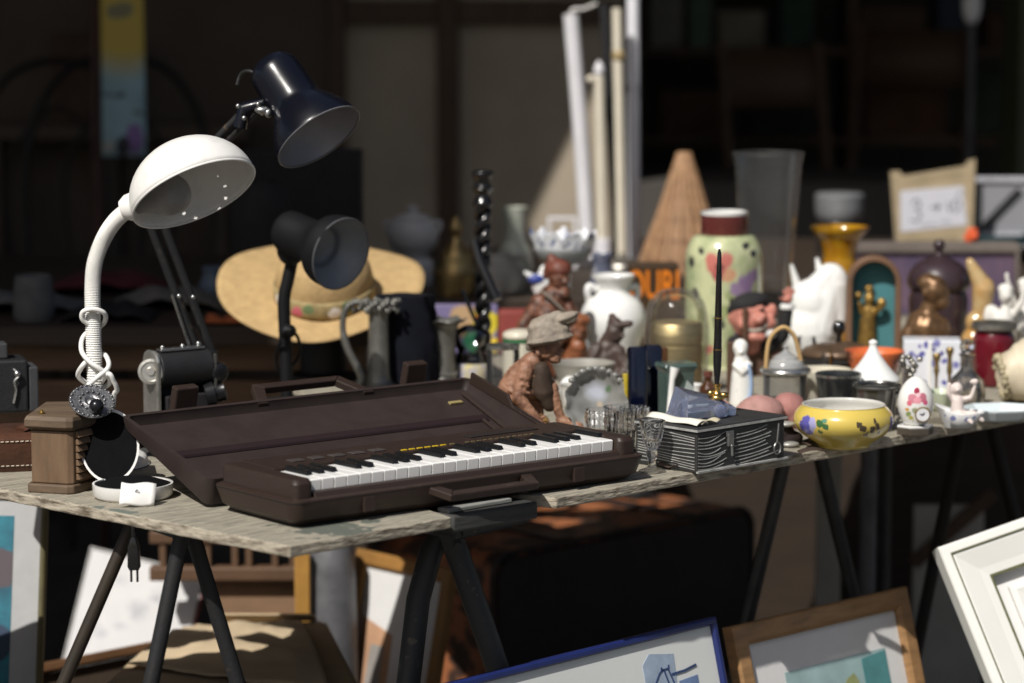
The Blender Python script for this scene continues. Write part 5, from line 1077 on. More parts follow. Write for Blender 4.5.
for k, (dx, dz) in enumerate(((-4, 5), (-1, 8), (2, 8), (5, 6))): q.c((30 + dx * .6, -2, hh(295)), (30 + dx * 1.2, -3, hh(295) + dz), 1.7, 1.3)
q.c((26, -2, hh(300)), (22, -5, hh(297)), 1.8, 1.4); remesh('hand', q.m, fl, pp, .0017, 2)
part('cuff', MB().lathe(px(sprof([(5, -3), (7.5, -2), (7, 2), (5, 3)], 2), s), 20, MX.Translation((29.5 * s, -.0005, hh(306) * s))), mat('white_cuff', (.7, .7, .68), .8), pp)
part('collar', MB().ball((12 * s, -10 * s, hh(332) * s), (6 * s, 5 * s, 5 * s)), mat('white_cuff', ()), pp)
part('stick', MB().tube([(-13 * s, -.028, 0), (-14 * s, -.028, hh(306) * s)], .0042, 8), mat('block_wood', ()), pp)
# ------------------------------------------------------------------ white bird jug
p, s = base(820, 362); hh = lambda v: 362 - v
bj = thing('bird_jug', 'white glazed jug shaped like a bird with a long drooping bill and two raised spikes', 'jug', p)
q = B_(s).b((-12, 0, 30), (27, 24, 36)).b((-10, 0, 58), (22, 20, 26)).c((-6, 0, 70), (8, 0, 88), 15, 12).b((14, 0, hh(280)), (13, 12, 18), RY(-20)).c((18, -4, hh(284)), (20, -6, hh(318)), 8, 5).c((20, -6, hh(318)), (18, -6, hh(338)), 5, 3).c((4, -8, hh(276)), (6, -14, hh(326)), 5, 5).b((-12, 0, 4), (24, 20, 6)).c((-6, 2, 34), (12, 0, 84), 25, 13).c((14, -4, 78), (17, -6, 40), 10, 6)
remesh('body', q.m, wg, bj, .0024, 3)
part('spike', MB().tube([(-26 * s, 0, 50 * s), (-24 * s, 0, 78 * s), (-30 * s, 0, hh(264) * s)], [6 * s, 4.5 * s, 1.8 * s], 12), wg, bj)
part('spike', MB().tube([(2 * s, .01, 78 * s), (-1 * s, .01, 92 * s), (-4 * s, .01, hh(258) * s)], [6 * s, 4 * s, 1.8 * s], 12), wg, bj)
part('eye', MB().ball((7 * s, -11 * s, hh(278) * s), (2 * s, 1.4 * s, 3 * s)), mat('grey_eye', (.15, .15, .16), .3), bj)
# ------------------------------------------------------------------ white madonna statuette
p, s = base(741, 408); hh = lambda v: 408 - v
t = thing('madonna_statuette', 'white glazed praying statuette with a pale blue mantle edge beside the inkwell', 'statuette', p)
q = B_(s).c((0, 0, 4), (1, 0, 34), 12, 11).c((1, 0, 34), (0, 0, 48), 11, 8).b((-1, -1, 58), (6.5, 7, 8.5)).b((-1, 1, 61), (8, 8, 9)).c((-6, -6, 44), (0, -11, 38), 4, 3).c((7, -6, 44), (1, -11, 38), 4, 3).c((0, -11, 36), (0, -12, 44), 2.4, 1.4).b((-1, -8, 57), (1.6, 2, 1.6))
remesh('body', q.m, mat('speckled_white_glaze', (.74, .73, .69), .25, var=.5, scale=70, lo=.62, hi=.70, coat=.3), t, .0019, 3)
part('blue_mantle', MB().tube(smoothp([V(k) * s for k in ((6, -8, 46), (9, -9, 32), (9, -10, 18), (6, -11, 6))]), [x * s for x in [2] + [4] * 17 + [2]], 10, flat=.5), mat('pale_blue_glaze', (.30, .42, .62), .25, coat=.3), t)
p, s = base(731, 402)
solo('wooden_stick', 'brown wooden upright behind the white praying statuette', 'wood', MB().box((-4 * s, 0, 0), (4 * s, .012, 60 * s)), mat('block_wood', ()), p, bevel=.001)
# ------------------------------------------------------------------ glass jar with hoop
p, s = base(785, 412); hh = lambda v: 412 - v
hj = thing('hoop_jar', 'glass storage jar with a metal collar, a domed glass lid and a cane hoop handle', 'jar', p)
part('body', MB().lathe(px(shell(sprof([(0, 0), (20, 0), (23, 4), (22, 20), (22, hh(374))], 3), 1.2), s), 40), thin_glass('jar_glass', (.93, .93, .92), refl=1.2, haze=.10), hj)
part('collar', MB().lathe(px(sprof([(21, hh(374)), (25, hh(372)), (25.5, hh(369)), (22, hh(366)), (19, hh(366))], 3), s), 40), mat('bright_tin', (.60, .60, .58), .22, .9), hj)
part('lid', MB().lathe(px(sprof([(19, hh(366)), (17, hh(361)), (13, hh(358)), (12, hh(356)), (5, hh(352)), (2, hh(349)), (3, hh(346)), (0, hh(344))], 3), s), 36), mat('milky_glass', (.55, .56, .56), .15, trans=.4, coat=.5), hj)
part('contents', MB().lathe(px(sprof([(0, 2), (18, 2.5), (20, 10), (19, 14), (0, 15)], 3), s), 30), mat('brown_grounds', (.14, .11, .085), .8, var=.5, scale=120, bump=.5), hj)
cane = mat('cane', (.55, .36, .16), .5, var=.3, scale=40, stretch=(1, 1, .3))
part('hoop', MB().tube(smoothp([V(k) * s for k in ((-20, -6, hh(368)), (-19, -6, hh(350)), (-16, -5, hh(337)), (-8, -4, hh(328)), (0, -3, hh(327)), (8, -2, hh(335)), (12, -1, hh(347)), (15, 0, hh(360)))], 5), 3.2 * s, 10, flat=.7), cane, hj)
# ------------------------------------------------------------------ lidded pan, cups
p, s = base(838, 388); hh = lambda v: 388 - v
dkm = mat('dark_metal', (.05, .048, .046), .35, .6, var=.3, scale=20)
pan = thing('lidded_pan', 'wide dark dish with a brownish glass lid and a round black knob', 'pan', p)
part('body', MB().lathe(px(sprof([(0, 0), (30, 0), (33, 4), (36, 22), (37, 32), (0, 33)], 3), s), 48, MX.Diagonal((1, .9, 1, 1))), dkm, pan)
part('lid', MB().lathe(px(sprof([(36, 32.5), (37.5, 35), (34, 40), (20, 45), (0, 47)], 3), s), 48, MX.Diagonal((1, .9, 1, 1))), mat('brown_lid', (.17, .11, .07), .3, .4, var=.5, scale=30), pan)
part('knob', MB().lathe(px(sprof([(0, 46), (3, 47), (2.6, 53), (6, 57), (6.5, 62), (4, 67), (0, 68)], 3), s), 24), mat('pen_black', ()), pan)
part('brass_stem', MB().tube([(-12 * s, -36 * s, 0), (-12 * s, -36 * s, 26 * s), (-12 * s, -36 * s, 42 * s)], [.0032, .002, .0014], 10).ball((-12 * s, -36 * s, 14 * s), .004).ball((-12 * s, -36 * s, 24 * s), .0034), gold, pan)
p, s = base(822, 402)
bg_ = thing('cream_bowl', 'cream bowl hidden behind the black cup', 'bowl', p)
part('body', MB().lathe(px(shell(sprof([(0, 0), (16, 0), (22, 12), (28, 26), (30, 33)], 3), 1.5), s), 40), mat('cream_glaze', ()), bg_)
p, s = base(838, 421)
bc_ = thing('black_cup', 'black flared cup with a chrome rim behind the yellow bowl', 'cup', p)
part('body', MB().lathe(px(sprof([(0, 0), (14, 0), (16, 3), (20, 26), (23, 46), (21.5, 46), (17, 20), (0, 16)], 3), s), 40), mat('black_cup_glaze', (.018, .020, .021), .15, coat=.5), bc_, 50)
part('rim', MB().lathe(px([(21.6, 46), (23.2, 45.5), (23.6, 48), (21.6, 48.4)], s), 40, closed=True), chrome, bc_)
p, s = base(876, 430)
mc = thing('metal_mug', 'smoky grey metal mug with a rolled rim beside the egg clock', 'mug', p)
part('body', MB().lathe(px(sprof([(0, 0), (15, 0), (17, 3), (19, 20), (20.5, 42), (19, 42), (16, 14), (0, 10)], 3), s), 40), mat('smoky_metal', (.24, .235, .22), .22, .85, var=.4, scale=24), mc, 50)
part('rim', MB().lathe(px(sprof([(20, 42), (24, 43.5), (24.5, 46), (20, 47.5), (18.6, 45)], 2), s), 40, closed=True), mat('smoky_metal', ()), mc)
part('handle', MB().tube(smoothp([V(k) * s for k in ((19, -3, 38), (27, -5, 36), (28, -5, 22), (20, -4, 10))]), 1.7 * s, 8), mat('smoky_metal', ()), mc)
p, s = base(872, 416); hh = lambda v: 416 - v
wj2 = thing('white_lidded_jar', 'white porcelain jar with a steep conical lid behind the metal mug', 'jar', p)
part('body', MB().lathe(px(sprof([(0, 0), (18, 0), (20, 4), (20, hh(388)), (16, hh(384)), (0, hh(383.6))], 3), s), 40), wg, wj2)
part('lid', MB().lathe(px(sprof([(20, hh(382.6)), (26.5, hh(380)), (26, hh(377)), (18, hh(368)), (9, hh(356)), (4, hh(346)), (4.4, hh(341)), (0, hh(338.6))], 4), s), 44), wg, wj2, 50)
p, s = base(874, 396)
ow = thing('orange_bowl', 'bright orange patterned bowl behind the white conical lid', 'bowl', p)
part('body', MB().lathe(px(shell(sprof([(0, 0), (14, 0), (17, 6), (24, 30), (29, 42), (30, 46)], 3), 1.6), s), 40), mat('orange_glaze', (.68, .16, .05), .3, var=.4, scale=20, col2=(.08, .02, .015), lo=.5, hi=.6, coat=.3), ow)
# ------------------------------------------------------------------ egg clock
p, s = base(915, 434); hh = lambda v: 434 - v
ec = thing('egg_clock', 'white porcelain egg with pink flowers and a small clock face on a dark hexagonal foot', 'clock', p)
hexp = [(19 * s * math.cos(math.radians(60 * k + 10)), 15 * s * math.sin(math.radians(60 * k + 10))) for k in range(6)]
part('foot', MB().prism(hexp, 0, 7 * s), mat('dark_bronze', (.12, .10, .08), .4, .5), ec, 0, .001)
part('foot_top', MB().prism([(x * .99, y * .99) for x, y in hexp], 7.1 * s, 9.4 * s), wg, ec, 0, .001)
z0 = 9.5; eg = [(0, z0), (10, z0 + .5), (15, z0 + 8), (18, z0 + 20), (16.5, z0 + 32), (11, z0 + 42), (5, z0 + 47.5), (0, z0 + 49)]
SP = []
for x, z, r, c in ((-1, 46, 4, (.30, .02, .06)), (-5, 38, 5, (.52, .20, .25)), (5, 39, 5, (.48, .15, .2)), (0, 36, 4, (.7, .3, .35)), (-8, 33, 3, (.6, .15, .2)), (8, 34, 3, (.55, .1, .2)), (1, 42, 2.4, (.75, .45, .5)), (-9, 22, 3, (.25, .32, .12)), (-6, 18, 3, (.45, .4, .08)), (-10, 27, 2, (.62, .3, .05)), (9, 26, 3, (.5, .42, .08)), (12, 20, 2.4, (.3, .33, .1)), (-4, 14, 2.6, (.3, .35, .12)), (-8, 15, 2, (.6, .2, .1)), (12, 15, 2, (.5, .4, .05)), (-3, 26, 3, (.32, .34, .22))):
    rad = 17 * s; y = -math.sqrt(max(0, rad * rad - (x * s) ** 2)) * .9; SP.append(((x * s, y, z * s), r * s, c, (1, .6, 1)))
part('egg', MB().lathe(px(sprof(eg, 4), s), 48, MX.Diagonal((1, .85, 1, 1))), mat('egg_porcelain', (.76, .75, .72), .2, var=.05, coat=.4, spots=(150, .004, SP)), ec, 60)
dt = MX.Translation((5 * s, -15.2 * s, 22 * s)) @ MX.Rotation(PI / 2, 4, 'X')
part('dial', MB().lathe(px([(0, 0), (6.6, 0), (7.2, 1), (6.4, 1.6), (0, 1.2)], s), 32, dt), mat('dial_white', (.72, .72, .74), .3), ec)
part('hands', MB().stroke([(0, 0), (.002, .003)], .0012, 1.7 * s, .0006, dt).stroke([(0, 0), (-.0038, .0012)], .0010, 1.7 * s, .0006, dt), mat('pen_ink', ()), ec, 0)
part('dial_ring', MB().lathe(px([(6.6, .2), (7.8, .4), (7.8, 1.6), (6.6, 1.8)], s), 32, dt, closed=True), gold, ec)
# ------------------------------------------------------------------ cherub dish, white plate
p, s = base(957, 427); hh = lambda v: 427 - v
cdz = thing('cherub_dish', 'white leaf shaped porcelain dish with blue sprigs and a pink seated cherub', 'dish', p)
rings = []
for f_, z in ((.3, 0), (.55, 0), (.8, 5), (1.0, 14), (.97, 15), (.75, 8), (.4, 4), (.05, 4)):
    rings.append([((25 * f_ * (1.0 + .10 * math.cos(a)) * math.cos(a)) * s, 19 * f_ * math.sin(a) * s, (z + (8 * f_ * f_ * math.cos(a + PI) if f_ > .7 else 0) * .5 + (5 if f_ > .7 else 0) * abs(math.cos(a))) * s) for a in [2 * PI * k / 48 for k in range(48)]])
part('dish', MB().loft(rings), mat('sprig_porcelain', (.76, .76, .76), .2, coat=.4, spots=(150, .004, [((-.010, -.023, .014), .005, (.18, .2, .38)), ((.010, -.024, .012), .005, (.2, .22, .42)), ((-.02, -.018, .018), .003, (.2, .24, .38)), ((.02, -.02, .016), .003, (.2, .22, .4))])), cdz, 60)
q = B_(s).c((0, 0, 12), (0, 0, 28), 7, 6).b((-1, -1, 39), (6, 6, 6.6)).c((-5, 0, 28), (-10, -2, 34), 3, 2.4).c((-10, -2, 34), (-9, -2, 44), 2.4, 1.8).c((5, 0, 28), (13, -2, 30), 3, 2.4).c((13, -2, 30), (17, -2, 42), 2.4, 1.8).b((17, -2, 46), 3.4).b((14, -2, 46), 2.6).c((2, -2, 12), (16, -6, 14), 5, 3.6).c((16, -6, 14), (24, -8, 8), 3.4, 2.4).c((-2, -3, 12), (6, -12, 12), 5, 3.6).c((6, -12, 12), (12, -16, 7), 3.2, 2.2).b((-1, -7, 38), 1.4)
remesh('cherub', q.m, mat('bisque_pink', (.70, .61, .57), .5, var=.15, scale=40), cdz, .0016, 2)
p, s = base(998, 419)
pt = thing('serving_dish', 'low octagonal pale blue white serving dish at the table edge', 'dish', p, E1.angle(V((1, 0, 0))) * .3)
def oc(f_, z): return [((38 * f_ * math.cos(math.radians(45 * k + 22.5))) * s, 30 * f_ * math.sin(math.radians(45 * k + 22.5)) * s, z * s) for k in range(8)]
part('dish', MB().loft([oc(.7, 0), oc(.85, 2), oc(1.05, 10), oc(1.08, 12), oc(1.04, 12.2), oc(.85, 5), oc(.1, 4)]), mat('pale_blue_porcelain', (.60, .66, .68), .22, var=.08, coat=.4), pt, 0, .001)
p, s = base(942, 411)
solo('green_dish', 'small pale green porcelain shell dish behind the cherub dish', 'dish', MB().lathe(px(shell(sprof([(0, 0), (8, 0), (14, 8), (19, 18), (20, 20)], 3), 1.5), s), 36, wob=lambda r, z, a, i: (r * (1 + .06 * math.cos(8 * a)), z)), mat('pale_green_glaze', (.60, .66, .50), .25, coat=.3), p, smooth=60)
# ------------------------------------------------------------------ floral box, ornaments
p, s = base(930, 392); hh = lambda v: 392 - v
SP = []
random.seed(11)
for k in range(22):
    SP.append(((random.uniform(-.034, .05), -.001, random.uniform(.006, .072)), random.uniform(.003, .0065), random.choice([(.10, .10, .34), (.2, .2, .42), (.12, .12, .3)]), (1, .05, 1)))
fb = thing('floral_box', 'tall white porcelain box scattered with blue flowers behind the egg clock', 'box', p, math.radians(-6))
part('body', MB().box((-27 * s, 0, 0), (30 * s, .05, hh(340) * s)), mat('blue_flower_porcelain', (.70, .72, .77), .25, var=.08, coat=.3, spots=(120, .006, SP)), fb, 0, .002)
part('side_edge', MB().box((-3 * s, -.0022, 0), (1 * s, -.0003, hh(341) * s)), wg, fb, 0)
for u, h0, lab in ((936, 34, 'brass candle arm with a bright tip before the blue flower box'), (949, 40, 'taller brass candle arm before the blue flower box')):
    pq = G(u, 397); solo('brass_candle_arm', lab, 'candle holder', MB().lathe(px(sprof([(0, 0), (7, 0), (6, 2), (2, 6), (1.6, 20), (3.0, 27), (2.2, h0), (4, h0 + 6), (3, h0 + 10), (0, h0 + 10)], 3), S(pq)), 20), brass, pq, group='brass candle arms')
p, s = base(909, 413)
sv = thing('silver_ornament', 'silver leafy ornament peeking over the egg clock', 'ornament', p)
m_ = MB().tube([(0, 0, 0), (0, 0, 38 * s)], 4 * s, 10)
for k in range(16): m_.ball((12 * s * math.cos(k * 2.4) * (k / 16), 5 * s * math.sin(k * 2.4), (36 + 1.4 * k) * s), (3.4 * s, 3 * s, 3 * s))
part('leaves', m_, mat('dull_silver', (.42, .40, .36), .3, .85, var=.5, scale=60), sv)
p, s = base(966, 408); hh = lambda v: 408 - v
dc = thing('crystal_decanter', 'cut glass decanter with a ball stopper between the flower box and the red jar', 'decanter', p)
part('body', MB().lathe(px(shell(sprof([(0, 0), (16, 0), (18, 5), (18, 22), (13, 32), (6, 40), (6, 50), (8, 54)], 3), 1.6), s), 40, wob=cut), thin_glass('cut_glass', (.90, .88, .86), refl=1.6, haze=.05), dc, 30)
part('stopper', MB().ball((0, 0, 62 * s), 8 * s, nu=8, nv=5), clr, dc, 0)
p, s = base(993, 386); hh = lambda v: 386 - v
rj = thing('red_jar', 'deep red glass jar with a pewter lid behind the cut glass decanter', 'jar', p)
part('body', MB().lathe(px(sprof([(0, 0), (14, 0), (18, 6), (21, 24), (21, 40), (18, hh(331)), (0, hh(330.6))], 3), s), 40), mat('ruby_glaze', (.13, .006, .014), .12, var=.2, coat=.7), rj)
part('lid', MB().lathe(px(sprof([(18.5, hh(330)), (22.5, hh(328)), (22.5, hh(324)), (20, hh(321)), (0, hh(319))], 2), s), 40), mat('dull_silver', ()), rj)
p, s = base(1022, 402); hh = lambda v: 402 - v
sj = thing('shell_jug', 'large cream shell shaped jug with beaded rim at the far right of the table', 'jug', p)
ax = MX.Translation((-24 * s, -2 * s, 25 * s)) @ MX.Rotation(math.radians(78), 4, 'Y')
prof_ = sprof([(20, 0), (21, 3), (24, 10), (30, 26), (34, 44), (30, 62), (18, 76), (0, 82)], 6)
part('body', MB().lathe(px([(0, 3), (17, 2)] + prof_, s), 56, ax, wob=lambda r, z, a, i: (r * (1 + .05 * math.sin(3 * a + z * 130) + .02 * math.cos(z * 420)), z)), mat('cream_shell', (.62, .54, .40), .5, var=.25, scale=20, bump=.25), sj, 60)
m_ = MB()
for k in range(26):
    a = 2 * PI * k / 26; m_.ball(ax @ V((21 * s * math.cos(a), 21 * s * math.sin(a), (2 + 1.5 * (k % 2)) * s)), (3.0 + (k % 3) * .5) * s)
part('beaded_rim', m_, mat('beige_beads', (.42, .36, .23), .5, var=.4, scale=80), sj)
# ------------------------------------------------------------------ arched icon, bell pot, bust
p, s = base(873, 366); hh = lambda v: 366 - v
ic = thing('arched_icon', 'arched wooden niche with a teal back and a small gold saint inside', 'icon', p, math.radians(-4))
arc = lambda r, zc, n=20: [(r * math.cos(PI * k / n), zc + r * math.sin(PI * k / n)) for k in range(n + 1)]
zc = hh(283) * s; ro, ri = 27 * s, 21.5 * s
outer = [(ro, 0)] + arc(ro, zc) + [(-ro, 0)]; inner = [(ri, .006)] + arc(ri, zc) + [(-ri, .006)]
FI = frame((0, 0, 0), (1, 0, 0), (0, 0, 1))
rings = [[FI @ V((x, z, d)) for x, z in pts] for pts, d in ((outer, -.03), (outer, 0), (inner, 0), (inner, -.03))]
part('arch_frame', MB().loft(rings, cap=False, closed=True), mat('copper_wood', (.19, .105, .06), .45, var=.4, scale=16), ic, 40, .0015)
part('back_panel', MB().prism(inner, -.033, -.0305, FI), mat('teal_cloth', (.06, .20, .22), .7, var=.25, scale=12), ic, 0)
part('floor_block', MB().box((-ro, .001, 0), (ro, .029, .0055)), mat('copper_wood', ()), ic, 0, .001)
q = B_(s).c((-6, 16, 7), (-5, 16, 44), 10, 8).c((-5, 16, 44), (-4, 15, 56), 8, 6).b((-4, 14, 66), (5.6, 6, 7)).c((-11, 12, 52), (-14, 8, 62), 3, 2.4).c((2, 12, 52), (6, 8, 58), 3.6, 3.2).b((8, 8, 62), (5, 4, 6)).b((-15, 8, 70), (4, 3, 4)).b((-4, 16, 76), (5, 4, 4))
remesh('saint', q.m, mat('worn_gilt', (.42, .26, .07), .35, .6, var=.5, scale=60, col2=(.12, .07, .02)), ic, .002, 2)
p, s = base(937, 362); hh = lambda v: 362 - v
bpz = thing('bell_pot', 'dark plum lidded pot with a ball finial behind the bronze bust', 'pot', p)
plum = mat('plum_glaze', (.045, .028, .034), .3, var=.3, scale=16, coat=.3)
part('body', MB().lathe(px(sprof([(0, 0), (24, 0), (27, 6), (28, 40), (27, hh(290)), (0, hh(289.5))], 3), s), 44), plum, bpz)
part('lid', MB().lathe(px(sprof([(28, hh(289)), (31, hh(284)), (30, hh(274)), (22, hh(263)), (8, hh(256)), (4, hh(253)), (4, hh(250)), (6, hh(245)), (4, hh(240)), (0, hh(239))], 4), s), 44), plum, bpz)
t, s, p = figure('bronze_bust', 'brown bronze bust of a bearded man turned sideways before the plum pot', 928, 374); hh = lambda v: 374 - v
q = B_(s).c((2, 0, 6), (0, 0, 14), 18, 12).c((0, 0, 14), (-2, 0, 30), 12, 20).c((-4, 0, 46), (4, 0, 44), 20, 18).c((-2, 0, 62), (4, -1, 74), 9, 9).b((5, -2, 84), (13, 13, 15)).b((16, -5, 82), (4, 3.4, 4)).b((11, -6, 73), (8, 7, 8)).b((0, 2, 92), (13, 13, 9)).b((-6, -8, 82), (3, 4, 5)).c((-20, -4, 42), (-22, -6, 26), 9, 8)
remesh('body', q.m, mat('brown_bronze', (.23, .13, .065), .35, .5, var=.55, scale=40, bump=.3), t, .0024, 2, .0012, 100)
# ------------------------------------------------------------------ amber bottle figure, white angels
p, s = base(974, 366); hh = lambda v: 366 - v
am = thing('amber_bottle', 'amber glass bottle shaped like a leaning bird with gold base behind the red jar', 'bottle', p)
q = B_(s).b((0, 0, 22), (15, 13, 18)).b((2, 0, 44), (12, 11, 12)).c((6, 0, 52), (8, 0, 78), 9, 12).c((8, 0, 78), (-6, 0, hh(262)), 11, 5)
remesh('body', q.m, mat('amber_figure_glass', (.50, .25, .06), .1, var=.5, scale=24, col2=(.62, .50, .28), trans=.2, coat=.6), am, .0025, 4)
for u, v, lab, fl2 in ((1004, 372, 'white bisque angel with one arm stretched up beside the red jar', 1), (1024, 366, 'white bisque angel half cut off by the right border', -1)):
    t, s, p = figure('angel_statuette', lab, u, v); t['group'] = 'white bisque angels'
    q = B_(s).c((0, 0, 4), (0, 0, 30), 11, 9).c((0, 0, 30), (-1, 0, 54), 9, 9).c((-1, 0, 54), (0, 0, 64), 9, 5).b((0, -1, 77), (7, 7.4, 9)).b((0, -8, 76), (1.6, 2, 1.6)).c((-8, 0, 58), (-13, -6, 42), 4, 3.4).c((-13, -6, 42), (-6, -9, 36), 3.2, 2.6).c((8 * fl2, 0, 58), (15 * fl2, -4, 70), 4, 3.2).c((15 * fl2, -4, 70), (20 * fl2, -5, 90), 3, 2.2).b((20 * fl2, -5, 92), 2.6).b((9, 7, 52), (14, 3, 14), RY(30)).b((-10, 7, 52), (10, 3, 16), RY(-20)).b((0, 0, 2), (14, 12, 3)).b((0, 2, 83), (8, 8, 6))
    remesh('body', q.m, mat('white_bisque', (.72, .70, .65), .55, var=.15, scale=40), t, .0021, 2)

# ------------------------------------------------------------------ rear right counter: plum case, sign, frame
Y = 5.06; p = AY(935, 300, Y); p.z = TZ; s = S(p)
pc = thing('display_case', 'large dark case with a plum lining standing behind the icon and the bust', 'case', p)
w0 = 84 * s; hgt = AY(935, 244, Y).z - TZ
grc = mat('grey_brown_case', (.15, .125, .11), .6, var=.3, scale=12)
part('frame', MB().loft([[(x, y_, z) for x, z in ((-w0 + i_, i_ * .5), (w0 - i_, i_ * .5), (w0 - i_, hgt - i_ * 2), (-w0 + i_, hgt - i_ * 2))] for i_, y_ in ((0, .06), (0, 0), (.008, 0), (.008, .06))], cap=False, closed=True), grc, pc, 0, .002)
part('lining', MB().box((-w0 + .009, .008, .005), (w0 - .009, .055, hgt - .017)), mat('plum_lining', (.13, .08, .12), .8, var=.5, scale=9, col2=(.03, .03, .075)), pc, 0)
Y = 5.5; p = AY(934, 247, Y); s = S(p); 
cb = mat('cardboard', (.36, .285, .18), .85, var=.2, scale=30, bump=.2)
SGN = frame(AY(895, 247, Y), AY(968, 248, Y) - AY(895, 247, Y), (0, .12, 1))
sg = thing('price_sign', 'tan cardboard sign with a white handwritten price sheet standing up behind the dark case', 'sign', M=SGN)
q2 = lambda u, v: ((u - 895) * s, (247 - v) * s)
part('cardboard', MB().prism([q2(897, 265), q2(971, 265), q2(974, 158), q2(966, 160), q2(964, 165), q2(902, 176), q2(898, 171), q2(889, 172)], 0, .004), cb, sg, 0, .0008)
part('fold', MB().prism([q2(889.4, 173), q2(893, 176), q2(897, 245), q2(895.4, 245)], .0042, .0065), cb, sg, 0)
part('fold', MB().prism([q2(966, 161), q2(973.4, 159), q2(971.5, 246), q2(967, 246)], .0042, .0065), cb, sg, 0)
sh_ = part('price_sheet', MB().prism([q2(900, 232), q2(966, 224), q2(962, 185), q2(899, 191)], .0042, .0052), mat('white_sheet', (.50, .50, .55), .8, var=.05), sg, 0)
ink = mat('grey_marker', (.10, .10, .12), .7); F0 = MX.Identity(4)
m_ = MB()
def st(pts, wd=.0030, z=.0053):
    m_.stroke([q2(*k) for k in pts], wd, z, .0007)
st([(911, 203), (915, 199), (919, 202), (918, 207), (914, 209), (919, 212), (920, 217), (916, 221), (910, 220)])
st([(930, 207), (939, 206)]); st([(936, 203), (939, 206), (935, 210)])
st([(946, 201), (949, 212)]); st([(954, 199), (951, 205), (954, 211), (959, 208), (959, 200), (954, 199)])
st([(956, 195), (958, 190), (961, 194)], .0022)
st([(920, 226), (930, 223), (936, 225)], .0014); st([(940, 222), (950, 220)], .0014)
part('handwriting', m_, ink, sg, 0)
m_ = MB()
for k in range(7):
    x = 906 + k * 8; y = 184 - k * 1.3; st([(x, y), (x + 2, y - 5), (x + 4, y - .5), (x + 6, y - 4)], .0020, .0042)
for k in range(6):
    x = 905 + k * 9; y = 242 - k * .2; st([(x, y), (x + 3, y - 6), (x + 5, y - 1), (x + 7, y - 5)], .0022, .0042)
part('scribble', m_, mat('brown_marker', (.20, .16, .09), .7), sg, 0)
Y = 5.62; s = S(AY(1000, 230, Y)); p = AY(1005, 232, Y)
fr = thing('framed_sign', 'grey white framed panel with a thick black diagonal stroke behind the cardboard sign', 'sign', (p.x, p.y, p.z))
part('panel', MB().box((-28 * s, 0, 0), (24 * s, .01, 50 * s)), mat('grey_panel_paint', (.26, .26, .28), .7, var=.1), fr, 0, .001)
for z0_, z1_ in ((50.2, 55), (-4, -.2)): part('frame_bar', MB().box((-30 * s, -.006, z0_ * s), (26 * s, .012, z1_ * s)), mat('grey_frame_paint', (.5, .5, .54), .5), fr, 0, .001)
part('black_stroke', MB().stroke([(-22 * s, 0), (14 * s, 38 * s)], 8 * s, .0, .003, MX.Translation((0, -.0005, 4 * s)) @ MX.Rotation(PI / 2, 4, 'X')).box((-30 * s, -.004, 0), (-24 * s, -.0005, 50 * s)), mat('black_marker', (.02, .02, .022), .5), fr, 0)
part('stand', MB().box((-.04, .02, LZ - p.z), (.03, .03, .02)), dkm, fr, 0)
Y = 5.58; p, s = lz(998, Y); h_ = lambda v: H(v, Y)
gt = thing('glass_bowl', 'dark teal glass bowl with bright cut facets under the framed sign', 'bowl', p)
part('body', MB().lathe(px(sprof([(0, 0), (16, 0), (14, 10), (10, h_(262)), (20, h_(254)), (34, h_(240)), (36, h_(233)), (34, h_(233)), (18, h_(250)), (0, h_(253))], 3), s), 40, wob=cut), mat('teal_glass', (.03, .07, .08), .08, coat=.8), gt, 30)
m_ = MB()
for k in range(6): m_.ball(((0 + k * 5.2) * s, (-34 + .5 * k) * s, (h_(243) + 2 * math.sin(k * 2)) * s), 2.4 * s)
part('facets', m_, mat('bright_facet', (.85, .85, .85), .05, .9), gt)
p2 = AY(971, 246, 5.34); p2.z = LZ + 0; s = S(p2)
of = thing('orange_flower', 'red orange artificial flower stuck on the top edge of the dark case', 'flower', AY(971, 243.5, 5.09))
m_ = MB()
for k in range(6): m_.ball((3.2 * s * math.cos(k * 1.05), 2 * s * math.sin(k * 1.05), (7 + 4 * math.sin(k * 1.9)) * s), (3.2 * s, 1.8 * s, 5 * s), R=RY(k * 50))
part('petals', m_, mat('orange_red', (.75, .12, .035), .6, var=.2), of); part('stem', MB().tube([(0, 0, -.0008), (0, 0, 8 * s)], .0018, 6), mat('green_glaze', ()), of)
# ------------------------------------------------------------------ things on the left counter
p = AY(318, 262, 4.9); p.z = LZ
solo('black_speaker_box', 'plain black box on the counter behind the two black lamps', 'box', MB().box((-.135, 0, 0), (.073, .12, .255)), mat('soft_black', (.008, .008, .009), .8, var=.3), p, bevel=.004)
p = AY(262, 262, 4.66); p.z = LZ
bv = thing('black_vase', 'rounded matt black vase behind the white lamp shade', 'vase', p)
part('body', MB().lathe(sprof([(0, 0), (.03, 0), (.035, .01), (.045, .08), (.052, .15), (.045, .20), (.026, .222), (.028, .228), (0, .228)], 4), 36), mat('soft_black', ()), bv)
def heap(name, lab, cat, u0, u1, vt, Y, m, grp=None, dp=.15):
    a = AY(u0, vt, Y); b = AY(u1, vt, Y); hgt = a.z - LZ; q_ = V(((a.x + b.x) / 2, Y, LZ)); wd = b.x - a.x
    def fn(i, j):
        x = (i - .5) * wd; y = j * dp; z = hgt * (math.sin(PI * min(max(i * 1.02, 0), 1)) ** .5) * (math.sin(PI * min(j + .08, 1)) ** .5) + .004 * math.sin(17 * i + 5 * j) * math.sin(PI * i)
        return (x, y, max(z, .001))
    return solo(name, lab, cat, MB().grid(fn, 24, 10), m, q_, group=grp, smooth=60, solid=.002)
